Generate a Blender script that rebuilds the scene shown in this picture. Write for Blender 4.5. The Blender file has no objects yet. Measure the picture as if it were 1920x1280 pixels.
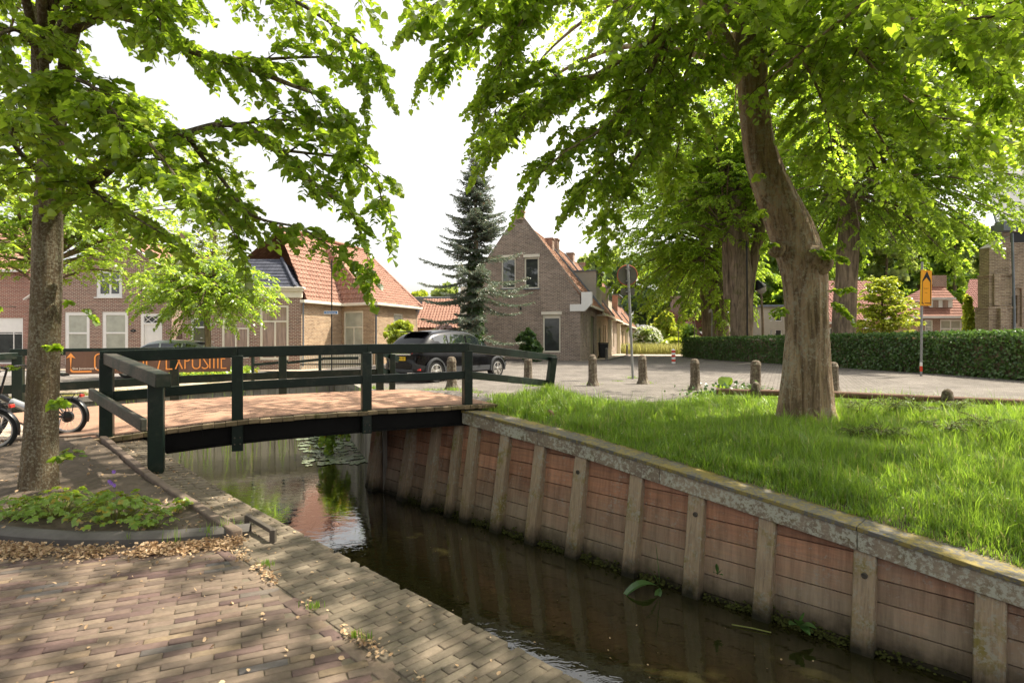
import bpy, bmesh, math, random
import numpy as np
from mathutils import Vector, Matrix
from mathutils.geometry import delaunay_2d_cdt

random.seed(7)
RNG = np.random.default_rng(11)
SC = bpy.context.scene
COL = SC.collection
F, H, CX, HY = 1067.0, 1.4, 960.0, 642.0
ZW = -1.48                                   # water level


def P(px, py, D):
    return Vector(((px - CX) / F * D, D, H - (py - HY) / F * D))


def G(px, py, z=0.0):
    D = F * (H - z) / (py - HY)
    return Vector(((px - CX) / F * D, D, z))


def XA(px, D):
    return (px - CX) / F * D


def ZA(py, D):
    return H - (py - HY) / F * D


def sstep(a, b, x):
    t = min(1.0, max(0.0, (x - a) / (b - a)))
    return t * t * (3 - 2 * t)


# ------------------------------------------------------------------ nodes
def N(nt, typ, ins=None, **props):
    n = nt.nodes.new(typ)
    for k, v in props.items():
        setattr(n, k, v)
    for k, v in (ins or {}).items():
        s = n.inputs[k]
        if isinstance(v, bpy.types.NodeSocket):
            nt.links.new(v, s)
        else:
            if isinstance(v, tuple) and len(v) == 3 and s.type == 'RGBA':
                v = (*v, 1.0)
            s.default_value = v
    return n


def mixc(nt, fac, a, b, blend='MIX'):
    n = nt.nodes.new('ShaderNodeMix')
    n.data_type = 'RGBA'
    n.blend_type = blend
    for i, v in ((0, fac), (6, a), (7, b)):
        if isinstance(v, bpy.types.NodeSocket):
            nt.links.new(v, n.inputs[i])
        else:
            n.inputs[i].default_value = (*v, 1.0) if isinstance(v, tuple) and len(v) == 3 else v
    return n.outputs[2]


def ramp(nt, fac, stops, interp='LINEAR'):
    n = nt.nodes.new('ShaderNodeValToRGB')
    cr = n.color_ramp
    cr.interpolation = interp
    while len(cr.elements) < len(stops):
        cr.elements.new(0.5)
    for e, (p, c) in zip(cr.elements, stops):
        e.position = p
        e.color = (*c, 1.0) if len(c) == 3 else c
    nt.links.new(fac, n.inputs[0])
    return n.outputs[0]


def gray(v):
    return (v, v, v)


def newmat(name):
    m = bpy.data.materials.new(name)
    m.use_nodes = True
    nt = m.node_tree
    nt.nodes.clear()
    out = nt.nodes.new('ShaderNodeOutputMaterial')
    return m, nt, out


def pbr(nt, out, color, rough=0.7, height=None, bstr=0.5, bdist=0.01, spec=0.3, metal=0.0, **extra):
    ins = {'Base Color': color, 'Roughness': rough, 'Metallic': metal, 'Specular IOR Level': spec}
    ins.update(extra)
    b = N(nt, 'ShaderNodeBsdfPrincipled', ins)
    if height is not None:
        bp = N(nt, 'ShaderNodeBump', {'Strength': bstr, 'Distance': bdist, 'Height': height})
        nt.links.new(bp.outputs[0], b.inputs['Normal'])
    nt.links.new(b.outputs[0], out.inputs[0])
    return b


def noise(nt, vec, scale, detail=4, rough=0.6, dist=0.0):
    return N(nt, 'ShaderNodeTexNoise', {'Vector': vec, 'Scale': scale, 'Detail': detail, 'Roughness': rough, 'Distortion': dist}).outputs[0]


def coords(nt, kind='Object', scale=None, rot=None):
    c = nt.nodes.new('ShaderNodeTexCoord').outputs[kind]
    if scale or rot:
        c = N(nt, 'ShaderNodeMapping', {'Vector': c, 'Scale': scale or (1, 1, 1), 'Rotation': rot or (0, 0, 0)}).outputs[0]
    return c


def island(nt):
    return nt.nodes.new('ShaderNodeNewGeometry').outputs['Random Per Island']


def m_plain(name, c, rough=0.6, var=0.15, nscale=8.0, metal=0.0, spec=0.3, bump=0.0, coat=0.0):
    m, nt, out = newmat(name)
    o = coords(nt)
    n = noise(nt, o, nscale, 5, 0.65)
    col = mixc(nt, 1.0, c, ramp(nt, n, [(0.25, gray(1 - var)), (0.75, gray(1 + var))]), 'MULTIPLY')
    ex = {'Coat Weight': coat} if coat else {}
    pbr(nt, out, col, rough, n if bump else None, bump, 0.01, spec, metal, **ex)
    return m


def m_brick(name, c1, c2, mortar, bw=0.22, rh=0.065, ms=0.012, stain=0.25, bias=0.0, lichen=None, bstr=0.5, rot=None, rough=0.85, kind='UV', c3=None):
    m, nt, out = newmat(name)
    uv = coords(nt, kind, rot=rot)
    wob = N(nt, 'ShaderNodeVectorMath', {0: uv, 1: N(nt, 'ShaderNodeVectorMath', {0: N(nt, 'ShaderNodeTexNoise', {'Vector': uv, 'Scale': 3.0}).outputs[1], 1: (0.012, 0.012, 0)}, operation='MULTIPLY').outputs[0]}).outputs[0]
    b = N(nt, 'ShaderNodeTexBrick', {'Vector': wob, 'Color1': c1, 'Color2': c2, 'Mortar': mortar, 'Scale': 1.0, 'Mortar Size': ms, 'Mortar Smooth': 0.2, 'Bias': bias, 'Brick Width': bw, 'Row Height': rh})
    n1 = noise(nt, uv, 0.7, 6, 0.7)
    n2 = noise(nt, uv, 9.0, 4, 0.7)
    col = b.outputs[0]
    if c3:
        b2 = N(nt, 'ShaderNodeTexBrick', {'Vector': wob, 'Color1': gray(0.0), 'Color2': gray(1.0), 'Mortar': gray(0.0), 'Scale': 1.0, 'Mortar Size': ms, 'Bias': -0.55, 'Brick Width': bw, 'Row Height': rh, })
        b2.offset_frequency = 2
        col = mixc(nt, ramp(nt, b2.outputs[0], [(0.45, gray(0)), (0.6, gray(0.8))]), col, c3)
    col = mixc(nt, 1.0, col, ramp(nt, n1, [(0.3, gray(1 - stain)), (0.7, gray(1 + stain))]), 'MULTIPLY')
    col = mixc(nt, 1.0, col, ramp(nt, n2, [(0.3, gray(0.82)), (0.7, gray(1.18))]), 'MULTIPLY')
    if lichen:
        n3 = noise(nt, uv, 5.0, 6, 0.75)
        col = mixc(nt, ramp(nt, n3, [(0.56, gray(0)), (0.66, gray(0.75))]), col, lichen)
    hgt = N(nt, 'ShaderNodeMath', {0: N(nt, 'ShaderNodeMath', {0: b.outputs['Fac'], 1: -1.0}, operation='MULTIPLY').outputs[0], 1: N(nt, 'ShaderNodeMath', {0: n2, 1: 0.5}, operation='MULTIPLY').outputs[0]}).outputs[0]
    pbr(nt, out, col, rough, hgt, bstr, 0.012, 0.2)
    return m


def m_tiles(name, c1, c2, c3=(0.1, 0.09, 0.07), moss=0.25, tw=0.22, th=0.3):
    m, nt, out = newmat(name)
    uv = coords(nt, 'UV')
    b = N(nt, 'ShaderNodeTexBrick', {'Vector': uv, 'Color1': c1, 'Color2': c2, 'Mortar': tuple(x * 0.55 for x in c2), 'Scale': 1.0, 'Mortar Size': 0.008, 'Brick Width': tw, 'Row Height': th})
    b.offset = 0.0
    n1 = noise(nt, uv, 1.3, 6, 0.7)
    n2 = noise(nt, uv, 14.0, 4, 0.7)
    col = mixc(nt, 1.0, b.outputs[0], ramp(nt, n1, [(0.3, gray(0.8)), (0.7, gray(1.15))]), 'MULTIPLY')
    col = mixc(nt, ramp(nt, n2, [(0.55, gray(0)), (0.75, gray(moss))]), col, c3)
    pbr(nt, out, col, 0.8, n2, 0.25, 0.01, 0.2)
    return m


def m_wood(name, c1, c2, scale=6.0, rough=0.8, axis=(1, 1, 8), lichen=None, lam=0.6, bstr=0.5, extra=None, rnd=0.3, wet=None, moss=None, low=None):
    m, nt, out = newmat(name)
    o = coords(nt, 'UV')
    st = N(nt, 'ShaderNodeMapping', {'Vector': o, 'Scale': axis}).outputs[0]
    n = noise(nt, st, scale, 6, 0.7, 0.4)
    col = mixc(nt, ramp(nt, n, [(0.3, gray(0)), (0.7, gray(1))]), c1, c2)
    if rnd:
        col = mixc(nt, 1.0, col, ramp(nt, island(nt), [(0, gray(1 - rnd)), (1, gray(1 + rnd))]), 'MULTIPLY')
    obj = coords(nt, 'Object')
    if extra:
        n4 = noise(nt, obj, 2.2, 4, 0.6)
        col = mixc(nt, ramp(nt, n4, [(0.45, gray(0)), (0.62, gray(0.85))]), col, extra)
    if low:                                   # boards bleached grey nearer the water
        zl = N(nt, 'ShaderNodeSeparateXYZ', {0: nt.nodes.new('ShaderNodeNewGeometry').outputs['Position']}).outputs[2]
        zl = N(nt, 'ShaderNodeMath', {0: zl, 1: N(nt, 'ShaderNodeMath', {0: noise(nt, obj, 1.7, 5, .7), 1: 1.1}, operation='MULTIPLY').outputs[0]}, operation='SUBTRACT').outputs[0]
        ml = N(nt, 'ShaderNodeMapRange', {'Value': zl, 'From Min': low[0], 'From Max': low[1], 'To Min': 0.9, 'To Max': 0.0}).outputs[0]
        col = mixc(nt, ml, col, low[2])
        stk = N(nt, 'ShaderNodeMapping', {'Vector': o, 'Scale': (7, .6, 1)}).outputs[0]
        col = mixc(nt, 1.0, col, ramp(nt, noise(nt, stk, 1.6, 5, .7), [(0.3, gray(0.62)), (0.6, gray(1.1))]), 'MULTIPLY')
    if moss:
        n5 = noise(nt, obj, 3.1, 5, 0.65)
        col = mixc(nt, ramp(nt, n5, [(0.52, gray(0)), (0.66, gray(0.8))]), col, moss)
    if lichen:
        n3 = noise(nt, obj, 22.0, 6, 0.75)
        n3b = noise(nt, obj, 3.0, 3, 0.6)
        f = N(nt, 'ShaderNodeMath', {0: n3, 1: N(nt, 'ShaderNodeMath', {0: n3b, 1: 0.5}, operation='MULTIPLY').outputs[0]}, operation='ADD').outputs[0]
        col = mixc(nt, ramp(nt, f, [(0.75 - 0.1 * lam, gray(0)), (0.83 - 0.1 * lam, gray(0.85))]), col, lichen)
    if wet:                                   # permanent dark algae band left by the water line
        z = N(nt, 'ShaderNodeSeparateXYZ', {0: nt.nodes.new('ShaderNodeNewGeometry').outputs['Position']}).outputs[2]
        zz = N(nt, 'ShaderNodeMath', {0: z, 1: N(nt, 'ShaderNodeMath', {0: noise(nt, obj, 6.0, 4), 1: 0.25}, operation='MULTIPLY').outputs[0]}, operation='SUBTRACT').outputs[0]
        mr = N(nt, 'ShaderNodeMapRange', {'Value': zz, 'From Min': wet[0], 'From Max': wet[1], 'To Min': 1.0, 'To Max': 0.0}).outputs[0]
        col = mixc(nt, mr, col, wet[2])
    pbr(nt, out, col, rough, n, bstr, 0.006, 0.25)
    return m


def m_bark(name, c1, c2, lichen=None, vscale=3.0, bstr=0.9, moss=None, lam=0.5, ls=9):
    m, nt, out = newmat(name)
    o = coords(nt, 'Object')
    st = N(nt, 'ShaderNodeMapping', {'Vector': o, 'Scale': (1, 1, 0.11)}).outputs[0]
    n1 = noise(nt, st, vscale * 9, 6, 0.72, 0.9)
    n2 = noise(nt, o, vscale * ls, 6, 0.75)
    n0 = noise(nt, o, 1.6, 3, 0.6)
    col = mixc(nt, ramp(nt, n1, [(0.40, gray(1)), (0.58, gray(0))]), c1, c2)
    col = mixc(nt, 1.0, col, ramp(nt, n0, [(0.3, gray(0.75)), (0.7, gray(1.2))]), 'MULTIPLY')
    if moss:
        col = mixc(nt, ramp(nt, noise(nt, o, 2.3, 6, 0.7), [(0.52, gray(0)), (0.68, gray(0.7))]), col, moss)
    if lichen:
        f = N(nt, 'ShaderNodeMath', {0: n2, 1: N(nt, 'ShaderNodeMath', {0: n0, 1: 0.4}, operation='MULTIPLY').outputs[0]}, operation='ADD').outputs[0]
        col = mixc(nt, ramp(nt, f, [(0.70 - lam * 0.1, gray(0)), (0.8 - lam * 0.1, gray(0.8))]), col, lichen)
    hh = N(nt, 'ShaderNodeMath', {0: n1, 1: N(nt, 'ShaderNodeMath', {0: n2, 1: 0.35}, operation='MULTIPLY').outputs[0]}).outputs[0]
    pbr(nt, out, col, 0.9, hh, bstr, 0.05, 0.12)
    return m


def m_leaf(name, dark, light, trans, tfac=0.45, gloss=0.06, alt=None):
    m, nt, out = newmat(name)
    r = island(nt)
    col = mixc(nt, r, dark, light)
    tcol = mixc(nt, r, tuple(x * 0.75 for x in trans), tuple(x * 1.2 for x in trans))
    if alt:
        r2 = N(nt, 'ShaderNodeMath', {0: N(nt, 'ShaderNodeMath', {0: r, 1: 37.7}, operation='MULTIPLY').outputs[0]}, operation='FRACT').outputs[0]
        k = ramp(nt, r2, [(alt[1] - 0.01, gray(0)), (alt[1], gray(1))])
        col = mixc(nt, k, alt[0], col)
        tcol = mixc(nt, k, tuple(x * 1.6 for x in alt[0]), tcol)
    d = N(nt, 'ShaderNodeBsdfDiffuse', {'Color': col})
    t = N(nt, 'ShaderNodeBsdfTranslucent', {'Color': tcol})
    mx = N(nt, 'ShaderNodeMixShader', {0: tfac, 1: d.outputs[0], 2: t.outputs[0]})
    g = N(nt, 'ShaderNodeBsdfGlossy', {'Color': (1, 1, 1), 'Roughness': 0.38})
    mx2 = N(nt, 'ShaderNodeMixShader', {0: gloss, 1: mx.outputs[0], 2: g.outputs[0]})
    nt.links.new(mx2.outputs[0], out.inputs[0])
    return m


def m_glass(name, c, rough=0.03, var=0.25, stripes=False, spec=0.9):
    m, nt, out = newmat(name)
    uv = coords(nt, 'UV')
    st = N(nt, 'ShaderNodeMapping', {'Vector': uv, 'Scale': (9, 0.6, 1) if stripes else (1.5, 1.5, 1)}).outputs[0]
    n = noise(nt, st, 1.5, 3)
    col = mixc(nt, 1.0, c, ramp(nt, n, [(0.3, gray(1 - var)), (0.7, gray(1 + var))]), 'MULTIPLY')
    wv = noise(nt, uv, 0.9, 2)
    pbr(nt, out, col, rough, wv, 0.06, 0.05, spec, **{'IOR': 1.6})
    return m


# ------------------------------------------------------------------ meshes
def face_uvs(me):
    """metric UVs: u along the horizontal of each face, v up its slope"""
    uvl = me.uv_layers.new(name='UVMap')
    nl = len(me.loops)
    if nl == 0:
        return
    co = np.empty(len(me.vertices) * 3)
    me.vertices.foreach_get('co', co)
    co = co.reshape(-1, 3)
    npoly = len(me.polygons)
    nrm = np.empty(npoly * 3)
    me.polygons.foreach_get('normal', nrm)
    nrm = nrm.reshape(-1, 3)
    tot = np.empty(npoly, dtype=np.int32)
    me.polygons.foreach_get('loop_total', tot)
    vi = np.empty(nl, dtype=np.int32)
    me.loops.foreach_get('vertex_index', vi)
    ln = np.repeat(nrm, tot, axis=0)
    u = np.stack([-ln[:, 1], ln[:, 0], np.zeros(nl)], 1)
    ul = np.linalg.norm(u, axis=1)
    flat = ul < 0.05
    u[flat] = (1, 0, 0)
    ul[flat] = 1
    u /= ul[:, None]
    v = np.cross(ln, u)
    p = co[vi]
    uv = np.stack([(p * u).sum(1), (p * v).sum(1)], 1)
    uvl.data.foreach_set('uv', uv.ravel())


def np_mesh(name, V, polys):
    """V (n,3); polys list of (m,k) index arrays"""
    me = bpy.data.meshes.new(name)
    V = np.asarray(V, dtype=np.float64)
    me.vertices.add(len(V))
    me.vertices.foreach_set('co', V.ravel())
    polys = [np.asarray(p, dtype=np.int32) for p in polys if len(p)]
    loops = np.concatenate([p.ravel() for p in polys])
    tot = np.concatenate([np.full(len(p), p.shape[1], dtype=np.int32) for p in polys])
    start = np.concatenate([[0], np.cumsum(tot)[:-1]]).astype(np.int32)
    me.loops.add(len(loops))
    me.loops.foreach_set('vertex_index', loops)
    me.polygons.add(len(tot))
    me.polygons.foreach_set('loop_start', start)
    me.polygons.foreach_set('loop_total', tot)
    me.update(calc_edges=True)
    return me


class MB:
    def __init__(self):
        self.v, self.f, self.uv = [], [], None

    def poly(self, pts):
        b = len(self.v)
        self.v += [tuple(p) for p in pts]
        self.f.append(tuple(range(b, b + len(pts))))
        return self

    def faces(self, pts, fs):
        b = len(self.v)
        self.v += [tuple(p) for p in pts]
        self.f += [tuple(b + i for i in f) for f in fs]
        return self

    def box(self, c, s, rz=0.0, M=None):
        hx, hy, hz = s[0] / 2, s[1] / 2, s[2] / 2
        pts = [Vector((x, y, z)) for x in (-hx, hx) for y in (-hy, hy) for z in (-hz, hz)]
        R = M if M is not None else Matrix.Rotation(rz, 3, 'Z')
        pts = [R @ p + Vector(c) for p in pts]
        return self.faces(pts, [(0, 1, 3, 2), (4, 6, 7, 5), (0, 4, 5, 1), (2, 3, 7, 6), (0, 2, 6, 4), (1, 5, 7, 3)])

    def beam(self, a, b, w, h, up=(0, 0, 1), drop=0.0):
        """box from a to b, w wide (horizontal), h high; a,b are centres of the section"""
        a, b = Vector(a), Vector(b)
        d = (b - a)
        x = d.normalized()
        y = Vector(up).cross(x).normalized()
        z = x.cross(y)
        pts = []
        for p in (a, b):
            for sy in (-1, 1):
                for sz in (-1, 1):
                    pts.append(p + y * (sy * w / 2) + z * (sz * h / 2) - Vector((0, 0, drop)))
        return self.faces(pts, [(0, 1, 3, 2), (4, 6, 7, 5), (0, 4, 5, 1), (2, 3, 7, 6), (0, 2, 6, 4), (1, 5, 7, 3)])

    def prism(self, pts, ext):
        n = len(pts)
        e = Vector(ext)
        A = [Vector(p) for p in pts]
        return self.faces(A + [p + e for p in A], [tuple(range(n))[::-1], tuple(range(n, 2 * n))] + [(i, (i + 1) % n, n + (i + 1) % n, n + i) for i in range(n)])

    def tube(self, pts, rad, n=8, cap=True, noise_fn=None):
        pts = [Vector(p) for p in pts]
        if not hasattr(rad, '__len__'):
            rad = [rad] * len(pts)
        b = len(self.v)
        t0 = (pts[1] - pts[0]).normalized()
        ref = Vector((0, 0, 1)) if abs(t0.z) < 0.9 else Vector((1, 0, 0))
        u = t0.cross(ref).normalized()
        for i, p in enumerate(pts):
            t = (pts[min(i + 1, len(pts) - 1)] - pts[max(i - 1, 0)]).normalized()
            u = (u - t * u.dot(t)).normalized()
            w = t.cross(u)
            for k in range(n):
                a = 2 * math.pi * k / n
                q = u * math.cos(a) + w * math.sin(a)
                r = rad[i]
                if noise_fn:
                    r *= noise_fn(p, a, q)
                self.v.append(tuple(p + q * r))
        for i in range(len(pts) - 1):
            for k in range(n):
                k2 = (k + 1) % n
                self.f.append((b + i * n + k, b + i * n + k2, b + (i + 1) * n + k2, b + (i + 1) * n + k))
        if cap:
            self.f.append(tuple(b + k for k in range(n))[::-1])
            self.f.append(tuple(b + (len(pts) - 1) * n + k for k in range(n)))
        return self

    def lathe(self, prof, n=16, c=(0, 0, 0), M=None):
        b = len(self.v)
        R = M or Matrix.Identity(3)
        for (r, z) in prof:
            for k in range(n):
                a = 2 * math.pi * k / n
                self.v.append(tuple(R @ Vector((r * math.cos(a), r * math.sin(a), z)) + Vector(c)))
        for i in range(len(prof) - 1):
            for k in range(n):
                k2 = (k + 1) % n
                self.f.append((b + i * n + k, b + i * n + k2, b + (i + 1) * n + k2, b + (i + 1) * n + k))
        self.f.append(tuple(b + k for k in range(n))[::-1])
        self.f.append(tuple(b + (len(prof) - 1) * n + k for k in range(n)))
        return self

    def torus(self, c, R, r, axis='y', n=28, m=8, a0=0.0, a1=2 * math.pi, flat=1.0):
        full = abs(a1 - a0 - 2 * math.pi) < 1e-6
        b = len(self.v)
        cnt = n if full else n + 1
        for i in range(cnt):
            a = a0 + (a1 - a0) * i / n
            for k in range(m):
                t = 2 * math.pi * k / m
                rr = R + r * math.cos(t)
                q = (rr * math.cos(a), r * math.sin(t) * flat, rr * math.sin(a))
                if axis == 'z':
                    q = (q[0], q[2], q[1])
                if axis == 'x':
                    q = (q[1], q[0], q[2])
                self.v.append((c[0] + q[0], c[1] + q[1], c[2] + q[2]))
        for i in range(n):
            i2 = (i + 1) % cnt
            for k in range(m):
                k2 = (k + 1) % m
                self.f.append((b + i * m + k, b + i2 * m + k, b + i2 * m + k2, b + i * m + k2))
        return self

    def xform(self, M):
        self.v = [tuple(M @ Vector(p)) for p in self.v]
        return self

    def build(self, name, mat, parent=None, world=True, smooth=None, bevel=0.0, fix=True, uv=True, seg=2):
        me = bpy.data.meshes.new(name)
        V = self.v
        if parent is not None and world:
            Mi = PW[parent.name].inverted()
            V = [tuple(Mi @ Vector(p)) for p in V]
        me.from_pydata(V, [], self.f)
        if fix:
            bm = bmesh.new()
            bm.from_mesh(me)
            bmesh.ops.remove_doubles(bm, verts=bm.verts, dist=1e-5)
            bmesh.ops.recalc_face_normals(bm, faces=bm.faces)
            bm.to_mesh(me)
            bm.free()
        return finish(name, me, mat, parent, smooth, bevel, uv, seg)


PW = {}                                       # world matrices of things and parts


def finish(name, me, mat, parent=None, smooth=None, bevel=0.0, uv=True, seg=2):
    me.update()
    if uv:
        face_uvs(me)
    if mat is not None:
        me.materials.append(mat)
    if smooth is not None:
        me.polygons.foreach_set('use_smooth', np.ones(len(me.polygons), dtype=bool))
        if smooth < 180:
            me.set_sharp_from_angle(angle=math.radians(smooth))
    o = bpy.data.objects.new(name, me)
    COL.objects.link(o)
    if parent is not None:
        o.parent = parent
        PW[o.name] = PW[parent.name]
    else:
        PW[o.name] = Matrix.Identity(4)
    if bevel:
        md = o.modifiers.new('Bevel', 'BEVEL')
        md.width = bevel
        md.segments = seg
        md.limit_method = 'ANGLE'
        md.angle_limit = math.radians(40)
    return o


def thing(name, label, cat, loc=(0, 0, 0), rz=0.0, group=None):
    o = bpy.data.objects.new(name, None)
    COL.objects.link(o)
    o.empty_display_size = 0.2
    o.location = loc
    o.rotation_euler = (0, 0, rz)
    tag(o, label, cat, group)
    PW[o.name] = Matrix.Translation(Vector(loc)) @ Matrix.Rotation(rz, 4, 'Z')
    return o


def tag(o, label=None, cat=None, group=None, kind=None):
    for k, v in (('label', label), ('category', cat), ('group', group), ('kind', kind)):
        if v:
            o[k] = v
    return o


def copy_tree(o, parent=None):
    c = o.copy()
    COL.objects.link(c)
    if parent is not None:
        c.parent = parent
    for ch in list(o.children):
        copy_tree(ch, c)
    return c


def catmull(pts, n=6):
    pts = [np.array(p, dtype=float) for p in pts]
    out = []
    for i in range(len(pts) - 1):
        p0, p1, p2, p3 = pts[max(i - 1, 0)], pts[i], pts[i + 1], pts[min(i + 2, len(pts) - 1)]
        for k in range(n):
            t = k / n
            out.append(0.5 * ((2 * p1) + (p2 - p0) * t + (2 * p0 - 5 * p1 + 4 * p2 - p3) * t * t + (3 * p1 - p0 - 3 * p2 + p3) * t ** 3))
    out.append(pts[-1])
    return np.array(out)


def unit(a):
    a = np.asarray(a, dtype=float)
    return a / np.maximum(np.linalg.norm(a, axis=-1, keepdims=True), 1e-9)
# ------------------------------------------------------------------ materials
M = {}
M['brick_brown'] = m_brick('brick_brown', (0.25, 0.115, 0.08), (0.15, 0.068, 0.05), (0.50, 0.43, 0.36), stain=0.12, bw=0.24, rh=0.078, ms=0.015)
M['brick_red'] = m_brick('brick_red', (0.34, 0.13, 0.085), (0.24, 0.09, 0.065), (0.46, 0.38, 0.32), stain=0.15, bw=0.24, rh=0.078, ms=0.014)
M['brick_yellow'] = m_brick('brick_yellow', (0.43, 0.285, 0.17), (0.26, 0.155, 0.09), (0.48, 0.40, 0.30), stain=0.2, bw=0.24, rh=0.078, ms=0.013)
M['brick_grey'] = m_brick('brick_grey', (0.29, 0.21, 0.165), (0.155, 0.11, 0.088), (0.40, 0.355, 0.30), stain=0.3, bw=0.24, rh=0.08, ms=0.015, lichen=(0.26, 0.23, 0.2))
M['brick_church'] = m_brick('brick_church', (0.36, 0.27, 0.185), (0.19, 0.13, 0.09), (0.40, 0.35, 0.29), stain=0.3, bw=0.28, rh=0.085)
M['brick_quay'] = m_brick('brick_quay', (0.12, 0.09, 0.07), (0.08, 0.06, 0.05), (0.1, 0.09, 0.08), stain=0.4)
M['road'] = m_brick('road', (0.205, 0.183, 0.166), (0.135, 0.118, 0.106), (0.07, 0.062, 0.052), bw=0.23, rh=0.09, ms=0.013, stain=0.28, rot=(0, 0, 0.45), bstr=0.6)
M['asphalt'] = m_plain('asphalt', (0.2, 0.185, 0.175), 0.9, 0.2, 3.0, bump=0.3)
M['paving_light'] = m_brick('paving_light', (0.46, 0.37, 0.29), (0.38, 0.30, 0.235), (0.26, 0.21, 0.17), bw=0.3, rh=0.3, ms=0.012, stain=0.15, rot=(0, 0, 0.8))
M['tile_red'] = m_tiles('tile_red', (0.37, 0.21, 0.155), (0.28, 0.15, 0.11), moss=0.5)
M['tile_orange'] = m_tiles('tile_orange', (0.35, 0.185, 0.12), (0.21, 0.11, 0.07), c3=(0.07, 0.065, 0.045), moss=0.55)
M['tile_pink'] = m_tiles('tile_pink', (0.33, 0.165, 0.135), (0.26, 0.125, 0.10), moss=0.25)
M['tile_brown'] = m_tiles('tile_brown', (0.28, 0.13, 0.09), (0.22, 0.10, 0.07), moss=0.2)
M['slate'] = m_tiles('slate', (0.075, 0.08, 0.105), (0.055, 0.06, 0.08), moss=0.2, c3=(0.12, 0.12, 0.12))
M['grey_roof'] = m_plain('grey_roof', (0.17, 0.175, 0.185), 0.8, 0.2, 2.0)
M['lead'] = m_plain('lead', (0.16, 0.18, 0.21), 0.6, 0.2, 3.0)
M['white'] = m_plain('white_paint', (0.78, 0.77, 0.74), 0.5, 0.06, 3.0)
M['cream'] = m_plain('cream_paint', (0.74, 0.69, 0.58), 0.55, 0.08, 3.0)
M['beige'] = m_plain('beige_panel', (0.42, 0.38, 0.31), 0.7, 0.1, 2.0)
M['door_dark'] = m_plain('door_dark', (0.02, 0.022, 0.02), 0.4, 0.2)
M['door_green'] = m_plain('door_green', (0.10, 0.10, 0.055), 0.6, 0.2)
M['concrete'] = m_plain('concrete', (0.36, 0.33, 0.29), 0.85, 0.25, 3.0, bump=0.2)
M['pane_dark'] = m_glass('pane_dark', (0.045, 0.05, 0.048))
M['pane_curtain'] = m_glass('pane_curtain', (0.42, 0.43, 0.36), var=0.15)
M['pane_drape'] = m_glass('pane_drape', (0.36, 0.26, 0.21), var=0.35, stripes=True)
M['pane_lead'] = m_glass('pane_lead', (0.05, 0.06, 0.065), rough=0.15)
M['green_paint'] = m_wood('green_paint', (0.008, 0.020, 0.014), (0.013, 0.030, 0.021), rough=0.42, axis=(1, 1, 1), bstr=0.15, rnd=0.1)
M['rail_brown'] = m_wood('rail_brown', (0.13, 0.105, 0.085), (0.05, 0.052, 0.042), rough=0.6, axis=(2, 8, 1), bstr=0.3, rnd=0.1, extra=(0.02, 0.035, 0.025))  # grey-brown with dark green patches, for the wing rails
M['girder'] = m_plain('girder', (0.005, 0.0045, 0.0045), 0.6, 0.5, 6.0, bump=0.15, spec=0.15)
M['deck'] = m_plain('deck', (0.34, 0.185, 0.128), 0.9, 0.25, 9.0, bump=0.35)
m, nt, out = newmat('deck_sanded')
o_ = coords(nt, 'Object', rot=(0, 0, -0.45))
bk = N(nt, 'ShaderNodeTexBrick', {'Vector': o_, 'Color1': (0.36, 0.218, 0.152), 'Color2': (0.31, 0.187, 0.132), 'Mortar': (0.22, 0.14, 0.10), 'Scale': 1.0, 'Mortar Size': 0.006, 'Brick Width': 1.25, 'Row Height': 0.62, 'Mortar Smooth': .6})
c_ = mixc(nt, 1.0, bk.outputs[0], ramp(nt, noise(nt, o_, 1.4, 6, 0.7), [(0.3, gray(0.72)), (0.7, gray(1.15))]), 'MULTIPLY')
fn_ = noise(nt, o_, 70.0, 3, 0.7)
c_ = mixc(nt, 1.0, c_, ramp(nt, fn_, [(0.3, gray(0.8)), (0.7, gray(1.2))]), 'MULTIPLY')
pbr(nt, out, c_, 0.92, fn_, 0.4, 0.004, 0.15)
M['deck'] = m
M['deck_edge'] = m_wood('deck_edge', (0.16, 0.12, 0.075), (0.26, 0.19, 0.12), axis=(1, 6, 1), moss=(0.10, 0.09, 0.03))
M['pile'] = m_wood('pile', (0.42, 0.31, 0.21), (0.21, 0.155, 0.11), scale=5, axis=(9, 0.7, 1), lichen=(0.36, 0.33, 0.27), lam=-0.35, rnd=0.2, moss=(0.20, 0.165, 0.03), wet=(-1.58, -1.32, (0.022, 0.02, 0.012)))
M['plank'] = m_wood('plank', (0.48, 0.23, 0.135), (0.30, 0.165, 0.112), scale=4, axis=(0.8, 9, 1), rnd=0.32, low=(-1.75, -1.05, (0.36, 0.285, 0.21)), lichen=(0.36, 0.30, 0.25), lam=-0.9, wet=(-1.58, -1.3, (0.03, 0.026, 0.014)))
M['cap'] = m_wood('cap', (0.38, 0.31, 0.23), (0.25, 0.195, 0.145), scale=4, axis=(0.8, 9, 1), lichen=(0.50, 0.49, 0.41), lam=0.15, rnd=0.1, moss=(0.15, 0.12, 0.06), extra=(0.20, 0.155, 0.12))
M['cap_top'] = m_wood('cap_top', (0.15, 0.14, 0.13), (0.10, 0.095, 0.09), scale=4, axis=(0.8, 9, 1), rnd=0.1, moss=(0.20, 0.15, 0.022), lichen=(0.26, 0.20, 0.06), lam=0.35)
M['old_wood'] = m_wood('old_wood', (0.30, 0.27, 0.23), (0.18, 0.16, 0.14), scale=4, axis=(9, 0.8, 1), rnd=0.2)
M['moss'] = m_plain('moss', (0.055, 0.06, 0.014), 0.95, 0.5, 20.0, bump=0.6)
M['moss_yellow'] = m_plain('moss_yellow', (0.25, 0.19, 0.025), 0.95, 0.45, 20.0, bump=0.6)
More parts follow.
